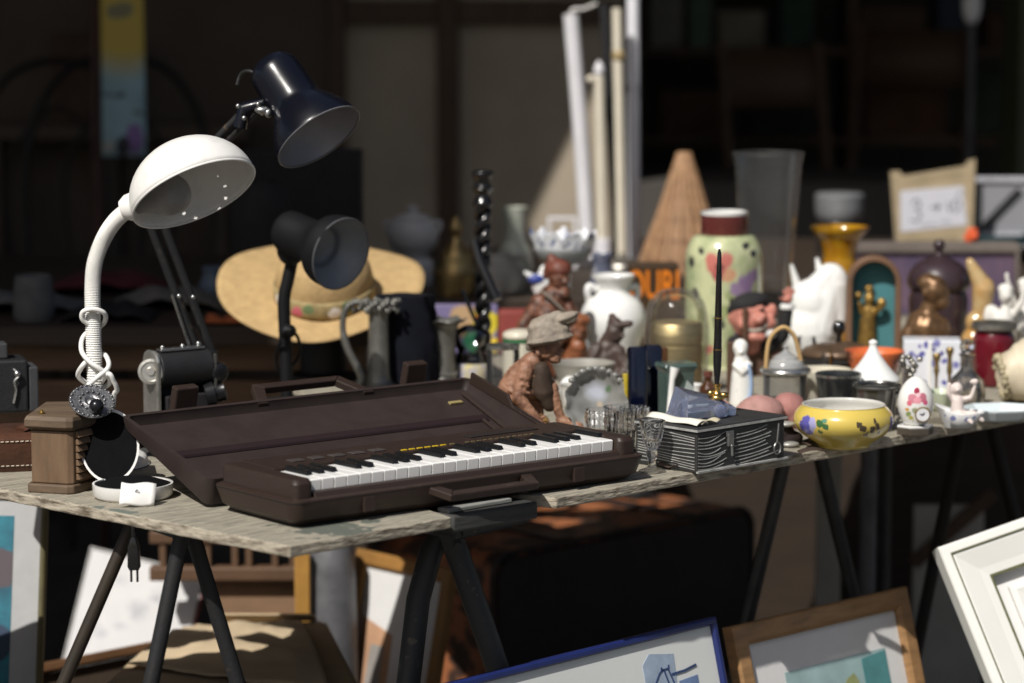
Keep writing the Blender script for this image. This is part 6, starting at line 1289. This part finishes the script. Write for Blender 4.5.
heap('folded_cloth', 'dark red cloth folded on the left counter behind the white lamp neck', 'cloth', 40, 170, 274, 4.95, mat('dark_red_cloth', (.075, .010, .014), .9, var=.3, bump=.3))
heap('folded_cloth', 'grey beige cloth lying in front of the dark red cloth', 'cloth', 105, 225, 291, 4.72, mat('beige_cloth', (.13, .12, .105), .9, var=.3, bump=.3))
heap('folded_cloth', 'low grey cloth lying along the counter at the far left', 'cloth', -60, 85, 296, 4.68, mat('grey_cloth', (.12, .12, .12), .9, var=.3, bump=.3))
heap('dark_bag', 'black soft bag lying on the counter near the white lamp', 'bag', 60, 150, 305, 4.56, mat('soft_black', ()))
p = AY(34, 300, 4.6); p.z = LZ
solo('grey_mug', 'dim grey mug at the left end of the counter', 'mug', MB().lathe(sprof([(0, 0), (.03, 0), (.033, .03), (.03, .068), (.027, .068), (.028, .01), (0, .008)], 3), 28), mat('grey_cloth', ()), p)
p = AY(214, 300, 4.85); p.z = LZ
solo('blue_bottle_stub', 'small dusty blue jar at the left of the hat brim', 'jar', MB().lathe(sprof([(0, 0), (.022, 0), (.025, .03), (.018, .05), (.019, .062), (0, .063)], 3), 24), mat('dusty_blue', (.09, .12, .17), .5), p)
p = AY(224, 318, 4.53); p.z = LZ
solo('orange_cloth', 'crumpled orange red cloth on the counter under the hat brim', 'cloth', MB().grid(lambda a, b: (-.03 + .07 * a, .0 + .05 * b, .004 + .012 * abs(math.sin(6 * a + 2 * b)) * math.sin(PI * b)), 16, 6), mat('orange_red_cloth', (.38, .10, .03), .9, var=.3), p, smooth=60, solid=.002)
# wire chairs far left in the dim
def wire_chair(loc, rz, lab):
    c = thing('metal_chair', lab, 'chair', loc, rz, group='thin metal chairs in the dim background')
    wm = mat('dark_wire', (.02, .019, .018), .5, .5)
    part('back_loop', MB().tube(smoothp([(-.2, .2, .45), (-.21, .22, .8), (-.14, .23, 1.0), (0, .235, 1.06), (.14, .23, 1.0), (.21, .22, .8), (.2, .2, .45)], 8), .009, 8), wm, c)
    part('back_scroll', MB().tube(smoothp([(-.1, .22, .5), (-.12, .225, .8), (0, .23, .95), (.12, .225, .8), (.1, .22, .5)], 8), .006, 8), wm, c)
    part('seat', MB().lathe(sprof([(0, .44), (.2, .44), (.205, .45), (.2, .46), (0, .462)], 2), 32), wm, c)
    for k in range(4):
        a = PI / 4 + k * PI / 2; part('leg', MB().tube([(.15 * math.cos(a), .15 * math.sin(a), .44), (.2 * math.cos(a), .2 * math.sin(a), 0)], .010, 8), wm, c)
wire_chair((-.85, 6.25, .12), .2, 'dark scrolled metal chair standing nearer the hanging banner')
wire_chair((-1.12, 6.5, .1), -.2, 'dark scrolled metal chair at the far left behind the counter')
solo('leaning_panel', 'dim brown picture leaning on the shop wall at the far left', 'picture', MB().box((0, 0, 0), (.16, .02, .22)), mat('dim_picture', (.07, .035, .02), .7, var=.5, scale=12), (-1.13, 7.0, 1.0 - .0), bevel=.004)
solo('low_shelf', 'low dark shelf board under the dim picture at the shop wall', 'shelf', MB().box((0, 0, 0), (.7, .16, .035)).box((.05, .02, -.96), (.09, .14, -.001)).box((.6, .02, -.96), (.64, .14, -.001)), dwall, (-1.35, 6.98, .962))

# small odds and ends between the bigger pieces
p, s = base(806, 386)
gg = thing('glass_goblet', 'small plain glass goblet between the hoop jar and the lidded pan', 'goblet', p)
part('bowl', MB().lathe(px(shell(sprof([(0, 20), (6, 22), (9, 32), (9.5, 44), (8.5, 50)], 3), .9), s), 32), glass, gg); part('stem', MB().lathe(px(sprof([(0, 0), (9, 0), (9, 1.5), (2, 4), (1.6, 14), (3, 19.8), (0, 19.8)], 3), s), 28), glass, gg)
p, s = lz(622, 5.3); h_ = lambda v: H(v, 5.3)
sd_ = thing('silver_dish', 'low grey silver dish with a lid in the gap behind the white jar', 'dish', p)
part('body', MB().lathe(px(sprof([(0, 0), (16, 0), (22, 5), (25, 9), (0, 9.5)], 3), s), 36), mat('dull_silver', ()), sd_); part('lid', MB().lathe(px(sprof([(23, 9.6), (20, 14), (8, 18), (2, 19), (2.5, 22), (0, 23)], 3), s), 36), mat('dull_silver', ()), sd_)
p, s = base(708, 408)
br = thing('brown_bottle', 'little dark brown glass bottle with a red cap behind the desk pen', 'bottle', p)
part('body', MB().lathe(px(sprof([(0, 0), (8, 0), (9, 3), (9, 20), (4, 26), (3.6, 31), (0, 31.5)], 3), s), 28), mat('brown_bottle_glass', (.06, .022, .008), .08, coat=.6), br); part('cap', MB().lathe(px([(0, 31.6), (4.6, 31.6), (4.6, 37), (0, 37.5)], s), 24), mat('red_clay', ()), br)
p, s = base(694, 402)
solo('white_thimble', 'tiny white porcelain thimble cup beside the teal holder', 'cup', MB().lathe(px(shell(sprof([(0, 0), (6, 0), (7, 2), (8, 14), (9, 18)], 3), 1), s), 28), wg, p)
for u, v, hgt, lab in ((828, 392, 40, 'slim stemmed sherry glass in front of the lidded pan'), (895, 398, 44, 'slim stemmed sherry glass beside the white conical lid')):
    p, s = base(u, v); sg2 = thing('sherry_glass', lab, 'glass', p, group='slim sherry glasses')
    part('bowl', MB().lathe(px(shell(sprof([(0, hgt * .5), (4, hgt * .54), (7, hgt * .75), (6.4, hgt)], 3), .8), s), 28), glass, sg2); part('stem', MB().lathe(px(sprof([(0, 0), (7, 0), (7, 1.2), (1.4, 3), (1.2, hgt * .42), (2, hgt * .495), (0, hgt * .495)], 3), s), 24), glass, sg2)
# ------------------------------------------------------------------ pictures leaning under the table
def at_d(u, v, d):                                  # photo point met at a depth d behind the table's front edge
    r_ = ray(u, v); n2 = N1; c0 = (CAM - K).dot(n2); return CAM + r_ * ((d - c0) / r_.dot(n2))
def pic(name, label, cat, A_, B_, lean, H_, bar, thick, fm, mm, group=None, steps=None, depth=.012, tilt=False):
    x = (B_ - A_); x.z = x.z if tilt else 0; Wd = x.length; x.normalize(); aw = V((0, 0, 1)).cross(x); l = math.radians(lean)
    y = V((0, 0, 1)) * math.cos(l) + aw * math.sin(l); y = (y - x * y.dot(x)).normalized(); M = frame(A_ - y * H_, x, y)
    t = thing(name, label, cat, M=M, group=group)
    P = lambda i, z: [(i, i, z), (Wd - i, i, z), (Wd - i, H_ - i, z), (i, H_ - i, z)]
    st_ = steps or [(0, -thick), (0, -.002), (.003, 0), (bar * .8, 0), (bar, -.004), (bar, -thick)]
    part('frame', MB().loft([P(i, z) for i, z in st_], cap=False, closed=True), fm, t, 0, .0008)
    bi = st_[-1][0]
    part('backing', MB().box((bi + .0003, bi + .0003, -thick), (Wd - bi - .0003, H_ - bi - .0003, -depth)), mm, t, 0)
    return t, Wd, H_, depth
B_r = at_d(717, 616, .052); A_r = G(445, 684, B_r.z); dr = (A_r - B_r).normalized(); A_r = B_r + dr * .56
bluef = mat('blue_frame_paint', (.013, .024, .13), .4, var=.3, scale=14, coat=.2)
wpap = mat('pale_print_paper', (.66, .68, .66), .75, var=.06, scale=6)
t, Wd, Hd, dp_ = pic('blue_framed_drawing', 'blue framed pale drawing of a bridge leaning below the table front', 'picture', A_r, B_r, 14, .57, .010, .016, bluef, wpap, group='framed pictures under the table', depth=.006)
def wash(parent, polys, m, z, name='colour_wash'):
    mm_ = MB()
    for pl_ in polys: mm_.prism(pl_, z, z + .0005)
    return part(name, mm_, m, parent, 0)
bx0 = Wd - .178; by0 = Hd - .108
wash(t, [[(bx0 + .03, by0 + .01), (bx0 + .085, by0 + .005), (bx0 + .09, by0 + .075), (bx0 + .045, by0 + .082), (bx0 + .03, by0 + .07)]], mat('pale_blue_wash', (.36, .44, .56), .8, var=.3, scale=30), -dp_ + .0001)
wash(t, [[(bx0 + .02, by0 - .05), (bx0 + .09, by0 - .045), (bx0 + .085, by0 + .004), (bx0 + .03, by0 + .006)], [(bx0 + .092, by0 + .015), (bx0 + .128, by0 + .016), (bx0 + .128, by0 + .042), (bx0 + .092, by0 + .040)]], mat('mid_blue_wash', (.16, .24, .42), .8, var=.4, scale=30), -dp_ + .0001)
inkb = mat('blue_ink', (.03, .06, .16), .7)
m_ = MB(); zz = -dp_ + .0007
def ln(pts, w_=.0022): m_.stroke([(bx0 + a, by0 + b * .7 + .026) for a, b in pts], w_, zz)
ln([(.035, .0), (.045, .022), (.058, .042), (.066, .048)]); ln([(.062, .044), (.063, .052)]); ln([(.062, .046), (.074, .047)]); ln([(.075, .044), (.077, .053)]); ln([(.067, .046), (.074, .01), (.082, -.03)]); ln([(.075, .046), (.084, .01), (.095, -.03)]); ln([(.080, .035), (.105, .036), (.128, .041)], .003)
ln([(-.04, .012), (-.01, .013), (.02, .015)], .004); ln([(-.05, .002), (.0, .005), (.03, .008)], .002); ln([(.035, 0), (.0, -.02), (-.06, -.03)], .002); ln([(.09, -.01), (.13, -.02)], .002); ln([(-.12, -.03), (-.2, -.05), (-.25, -.05)], .003)
part('ink_lines', m_, inkb, t, 0)
B_r = at_d(908, 586, .068); A_r = G(722, 629, B_r.z); dr = (A_r - B_r).normalized(); A_r = B_r + dr * .36
pine = mat('pine_frame', (.36, .20, .085), .45, var=.4, scale=9, stretch=(2, 9, 2), bump=.2, coat=.1)
t, Wd, Hd, dp_ = pic('wood_framed_print', 'brown wooden framed teal seaside print leaning between blue and white frames', 'picture', A_r, B_r, 15, .54, .028, .02, pine, mat('white_mount', (.68, .67, .66), .7, var=.05), group='framed pictures under the table', depth=.009)
wash(t, [[(.09, .1), (Wd - .062, .1), (Wd - .062, Hd - .075), (.09, Hd - .075)]], mat('pale_teal_print', (.34, .48, .48), .7, var=.35, scale=18), -dp_ + .0001, 'print')
wash(t, [[(Wd - .115, .12), (Wd - .064, .12), (Wd - .064, Hd - .078), (Wd - .115, Hd - .082)]], mat('teal_print', (.09, .27, .28), .7, var=.3, scale=20), -dp_ + .0007, 'print_panel')
wash(t, [[(Wd - .165, .15), (Wd - .13, .15), (Wd - .128, Hd - .11), (Wd - .135, Hd - .098), (Wd - .15, Hd - .103), (Wd - .17, Hd - .125)]], mat('olive_print', (.30, .33, .14), .7, var=.4, scale=40), -dp_ + .0007, 'print_figure')
A_r = at_d(938, 547, -.03); B_q = AY(1024, 517, A_r.y + .03); dr = (B_q - A_r).normalized(); B_r = A_r + dr * .5
whf = mat('white_frame_paint', (.74, .73, .69), .4, var=.06, scale=10, coat=.15)
t, Wd, Hd, dp_ = pic('moulded_picture', 'large white moulded picture frame with fine dark green lines at the table end', 'picture', A_r, B_r, 24, .62, .07, .032, whf, mat('white_mount', ()), group='framed pictures under the table',
    steps=[(0, -.032), (0, -.003), (.003, 0), (.013, 0), (.0145, -.0025), (.018, -.002), (.045, -.010), (.058, -.012), (.060, -.020), (.060, -.032)], depth=.028, tilt=True)
P = lambda i, z: [(i, i, z), (Wd - i, i, z), (Wd - i, Hd - i, z), (i, Hd - i, z)]
grl = mat('dark_green_line', (.10, .105, .04), .5)
part('green_line', MB().loft([P(.0132, .0004), P(.0150, .0004), P(.0150, -.003), P(.0132, -.003)], cap=False, closed=True), grl, t, 0)
part('green_line', MB().loft([P(.0565, -.0110), P(.0598, -.0110), P(.0598, -.02), P(.0565, -.02)], cap=False, closed=True), grl, t, 0)
part('inner_frame', MB().loft([P(.078, -.0275), P(.078, -.020), P(.086, -.018), P(.104, -.022), P(.104, -.0275)], cap=False, closed=True), whf, t, 0, .001)
part('green_line', MB().loft([P(.1042, -.0275), P(.1042, -.0235), P(.1072, -.0235), P(.1072, -.0275)], cap=False, closed=True), mat('grey_line', (.12, .12, .10), .5), t, 0)
# teal painting at the far left
B_r = AY(47, 494, 3.80); A_r = B_r + V((-.26, .02, 0))
t, Wd, Hd, dp_ = pic('teal_painting', 'teal painting in a pale mount and thin olive frame at the left border', 'picture', A_r, B_r, 13, .62, .008, .016, mat('olive_frame', (.13, .11, .05), .5), mat('grey_mount', (.42, .42, .42), .8, var=.08), group='framed pictures under the table', depth=.005)
wash(t, [[(.03, .06), (Wd - .045, .06), (Wd - .045, Hd - .03), (.03, Hd - .03)]], mat('teal_paint', (.03, .20, .26), .7, var=.6, scale=14, col2=(.02, .05, .09), spots=(20, .03, [((.20, .52, 0), .03, (.10, .08, .09)), ((.19, .42, 0), .03, (.03, .05, .09)), ((.2, .34, 0), .02, (.08, .07, .08))])), -dp_ + .0001, 'painting')
# pale canvas
A_r = AY(90, 546, 4.46); B_r = AY(206, 574, 4.43)
t, Wd, Hd, dp_ = pic('pale_canvas', 'white canvas with faint grey strokes leaning behind the trestle legs', 'picture', A_r, B_r, 14, .36, .004, .014, mat('grey_canvas_edge', (.40, .39, .38), .8), mat('pale_canvas_paint', (.70, .69, .69), .8, var=.12, scale=8, spots=(60, .03, [((.10, .28, 0), .024, (.48, .48, .50)), ((.125, .305, 0), .016, (.45, .45, .47)), ((.08, .25, 0), .014, (.52, .52, .54)), ((.06, .32, 0), .012, (.55, .55, .56)), ((.05, .23, 0), .016, (.55, .55, .57)), ((.14, .25, 0), .008, (.6, .5, .48))], .2)), group='framed pictures under the table', depth=.002, tilt=True)
part('red_edge', MB().box((Wd + .0003, 0, -.014), (Wd + .0022, Hd, -.001)), mat('dull_red', (.20, .03, .04), .6), t, 0)
# brown wooden frame in front of the canvas and the cardboard box
A_r = AY(-60, 683, 3.96); B_r = AY(206, 631, 4.29); B_r.z = A_r.z
t, Wd, Hd, dp_ = pic('brown_picture', 'plain brown wooden frame with dark backing below the white canvas', 'picture', A_r, B_r, 20, .34, .016, .016, mat('brown_frame_wood', (.17, .085, .04), .5, var=.4, scale=12, coat=.1), mat('dark_backing', (.06, .04, .025), .8), group='framed pictures under the table')
bz = .40
tan = mat('tan_cardboard', (.50, .38, .24), .85, var=.15, scale=12, bump=.15)
cbx = thing('cardboard_box', 'flattened tan cardboard box with torn flaps lying under the table', 'box', (0, 0, 0))
tp = [G(92, 700, bz), G(130, 664, bz), G(184, 629, bz), G(322, 624, bz), G(372, 720, bz)]
part('top', MB().prism([(q_.x, q_.y) for q_ in tp], bz, bz + .004), tan, cbx, 0, .001)
part('carton', MB().prism([(q_.x * .98, q_.y + .012) for q_ in tp], 0, bz - .001), tan, cbx, 0)
f1, f2 = G(222, 627, bz), G(318, 624, bz)
pg_ = [G(128, 672, bz), G(200, 632, bz), G(300, 628, bz), G(330, 700, bz)]
def sheet(a, b):
    q_ = pg_[0].lerp(pg_[3], a).lerp(pg_[1].lerp(pg_[2], a), b); n_ = mnoise.noise(V((a * 4, b * 4, 1))) + .6 * mnoise.noise(V((a * 9, b * 9, 5)))
    return (q_.x, q_.y, bz + .012 + .006 * n_ + .010 * math.sin(PI * b))
solo('wrapping_paper', 'crumpled sheet of tan wrapping paper spread over the cardboard box', 'paper', MB().grid(sheet, 36, 28), mat('kraft_paper', (.56, .44, .29), .85, var=.15, scale=12, bump=.15), smooth=25, solid=.001)
part('flap', MB().loft([[f1 + V((0, .002, .0045)), f2 + V((0, .002, .0045)), f2 + V((0, .006, .0045)), f1 + V((0, .006, .0045))], [f1 + V((.002, -.018, .022)), f2 + V((-.006, -.022, .018)), f2 + V((-.006, -.018, .020)), f1 + V((.002, -.014, .024))]]), tan, cbx, 0)

# slatted rack
rk = thing('slatted_rack', 'brown wooden slatted rack standing behind the cardboard box', 'rack', AY(225, 600, 4.36) * V((1, 1, 0)) if False else (AY(225, 600, 4.36).x, 4.36, 0))
rel2 = lambda u, v: AY(u, v, 4.36) - V((AY(225, 600, 4.36).x, 4.36, 0))
rw = mat('rack_wood', (.13, .072, .04), .55, var=.35, scale=12, bump=.15)
a, b = rel2(150, 566), rel2(298, 572); part('rail', MB().box((a.x, -.012, a.z - .022), (b.x, .012, a.z)), rw, rk, 0, .003)
a, b = rel2(150, 530), rel2(298, 530); part('rail', MB().box((a.x, -.012, a.z - .02), (b.x, .012, a.z)), rw, rk, 0, .003)
z1_ = rel2(200, 567).z; z2_ = rel2(200, 533).z
for u in (160, 205, 232, 246, 272, 290): x = rel2(u, 560).x; part('slat', MB().box((x, -.008, z1_ + .0005), (x + .010, .008, z2_ - .0205 + .018)), rw, rk, 0, .001)
x0_, x1_ = rel2(214, 580).x, rel2(299, 580).x; part('panel', MB().box((x0_, .013, .05), (x1_, .022, z1_ - .01)), mat('panel_wood', (.26, .155, .09), .6, var=.3, scale=10), rk, 0, .002)
p = AY(302, 600, 4.25); p.z = 0
solo('ochre_plank', 'narrow ochre yellow plank standing beside the grey metal churn', 'plank', MB().box((-.011, 0, 0), (.012, .02, AY(302, 552, 4.25).z)), mat('ochre_wood', (.42, .22, .05), .5, var=.3, scale=14), p, bevel=.002)
p = AY(331, 600, 4.3); p.z = 0; s = S(p); ztop = AY(331, 545, 4.3).z
chn = thing('metal_churn', 'grey dented metal churn standing behind the table trestle', 'churn', p)
part('body', MB().lathe(sprof([(0, 0), (.046, 0), (.047, .01), (.042, .25), (.034, ztop), (0, ztop + .001)], 4), 36), mat('grey_zinc', (.20, .20, .215), .5, .4, var=.45, scale=24, bump=.3), chn)
part('band', MB().tube([(.0445 * math.cos(2 * PI * k / 40), .0445 * math.sin(2 * PI * k / 40), .12) for k in range(40)], .003, 8, closed=True), mat('grey_zinc', ()), chn)
A_r = AY(356, 548, 4.36); B_r = AY(452, 572, 4.2); B_r.z = A_r.z
t, Wd, Hd, dp_ = pic('ochre_picture', 'ochre framed picture with white mount between the churn and the dark suitcase', 'picture', A_r, B_r, 12, .56, .024, .014, mat('ochre_frame_wood', (.34, .17, .045), .5, var=.3, scale=14), mat('white_mount', ()), group='framed pictures under the table', depth=.008)
wash(t, [[(.03, .1), (.115, .1), (.105, .44), (.03, .46)]], mat('peach_print', (.52, .30, .18), .7, var=.3, scale=14), -dp_ + .0001, 'print')
wash(t, [[(.05, .12), (.09, .12), (.09, .42), (.06, .42)]], mat('grey_print', (.30, .28, .26), .7, var=.4, scale=20), -dp_ + .0007, 'print_panel')
# big leather trunk
tz_ = .43
SO = G(492, 556, tz_); SO.z = 0; e2 = V((.715, .70, 0)).normalized(); Zs = frame(SO, e2, V((-e2.y, e2.x, 0)))
sc2 = thing('travel_chest', 'big worn leather chest with mottled red brown top and very dark front under the table', 'chest', M=Zs)
TL_, TD_ = .64, .44
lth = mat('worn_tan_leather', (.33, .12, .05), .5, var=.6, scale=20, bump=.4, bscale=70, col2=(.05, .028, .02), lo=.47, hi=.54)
mar = mat('maroon_and_front_shade', (.020, .011, .009), .5, var=.4, scale=14, bump=.2)  # shade of the chest front put into its colour; handle shares it
def rz(x0, z0, x1_, z1_, r, y, n=6): return [(q_[0], y, q_[1]) for q_ in rrect(x0, z0, x1_, z1_, r, 0, n)]
part('shell', MB().loft([rz(.006, .006, TL_ - .006, tz_ - .006, .035, 0), rz(0, 0, TL_, tz_, .04, .006), rz(0, 0, TL_, tz_, .04, TD_), rz(.006, .006, TL_ - .006, tz_ - .006, .035, TD_ + .006)]), lth, sc2, 40)
part('shade_dark_front', MB().loft([rz(.008, .008, TL_ - .008, tz_ - .008, .034, -.004), rz(.010, .010, TL_ - .010, tz_ - .010, .033, -.006), rz(.010, .010, TL_ - .010, tz_ - .010, .033, -.0005)]), mar, sc2, 40)
part('piping', MB().tube([V(q_) for q_ in rz(.001, .001, TL_ - .001, tz_ - .001, .039, .0)], .005, 8, closed=True), mat('grey_piping', (.05, .04, .034), .5), sc2)
for x in (.16, .46): part('strap', MB().box((x, .01, tz_ + .0008), (x + .035, TD_ - .01, tz_ + .004)), mat('dark_leather', (.03, .02, .018), .45, var=.3, bump=.3), sc2, 0, .001)
part('handle', MB().tube(smoothp([(.27, .2, tz_ + .002), (.28, .2, tz_ + .020), (.38, .2, tz_ + .020), (.39, .2, tz_ + .002)]), .008, 8), mar, sc2)
for k, (x, y_) in enumerate(((.08, .2), (.09, .3), (.40, .30), (.55, .22))):
    pq_ = Zs @ V((x, y_, tz_ + .001)); solo('crumpled_rag', ['dark crumpled rag at the left end of the chest top', 'small dark rag behind the first one on the chest', 'black rag in the middle of the chest top', 'dark rag near the right end of the chest'][k], 'rag', MB().grid(lambda a, b: (-.05 + .10 * a, -.03 + .06 * b, .003 + .02 * math.sin(PI * a) * math.sin(PI * b) * (1 + .5 * math.sin(9 * a + 4 * b + k))), 14, 8), mat('soft_black', ()), pq_, k * .8, group='dark rags on the chest', smooth=60, solid=.002)
# plug hanging from the table
pq = AY(134, 556, 3.19); s = S(pq)
pl2 = thing('power_plug', 'black mains plug with two pins dangling below the left table edge', 'plug', pq)
part('body', MB().loft([rrect(-.0055, -.004, .0055, .004, .002, -.016), rrect(-.0075, -.005, .0075, .005, .003, -.012), rrect(-.0065, -.005, .0065, .005, .003, .010), rrect(-.003, -.003, .003, .003, .002, .022)]), mat('pen_black', ()), pl2, 50)
for x in (-.0035, .0035): part('pin', MB().tube([(x, 0, -.016), (x, 0, -.030)], .0014, 8), mat('pin_metal', (.10, .10, .10), .3, .8), pl2)
part('cord', MB().tube(smoothp([(0, 0, .021), (0, .004, .05), (.004, .02, TZ - TT - pq.z - .004), (.03, .08, TZ - TT - pq.z - .006)]), .0022, 8), mat('pen_black', ()), pl2)
# things at the right under the second table
for u, v0, Y, r, m, lab in ((868, 465, 4.55, .014, mat('grey_zinc', ()), 'grey metal tube standing upright under the second table'), (884, 465, 4.62, .012, dk, 'darker grey tube beside the grey metal tube')):
    p = AY(u, 520, Y); p.z = 0
    solo('metal_tube', lab, 'tube', MB().tube([(0, 0, 0), (0, 0, TZ - .03)], r, 14), m, p, group='metal tubes under the table')
p = AY(828, 540, 4.75); p.z = 0
solo('pale_board', 'narrow pale board leaning behind the right hand trestle', 'board', MB().box((-.02, 0, 0), (.022, .014, .62)), mat('pale_board_paint', (.55, .52, .46), .8, var=.25, scale=10), p, bevel=.002)
p = AY(950, 540, 4.98); p.z = 0
ps = thing('cream_board', 'cream panel with a dark diagonal brace under the far end of the table', 'panel', p)
part('panel', MB().box((-.065, 0, 0), (.06, .012, AY(950, 505, 4.98).z)), mat('pale_board_paint', ()), ps, 0, .002)
part('brace', MB().box((-.012, -.012, -.09), (.012, -.0005, .10), MX.Translation((.0, 0, AY(950, 530, 4.98).z)) @ MX.Rotation(math.radians(48), 4, 'Y')), mat('dim_wood', ()), ps, 0, .002)
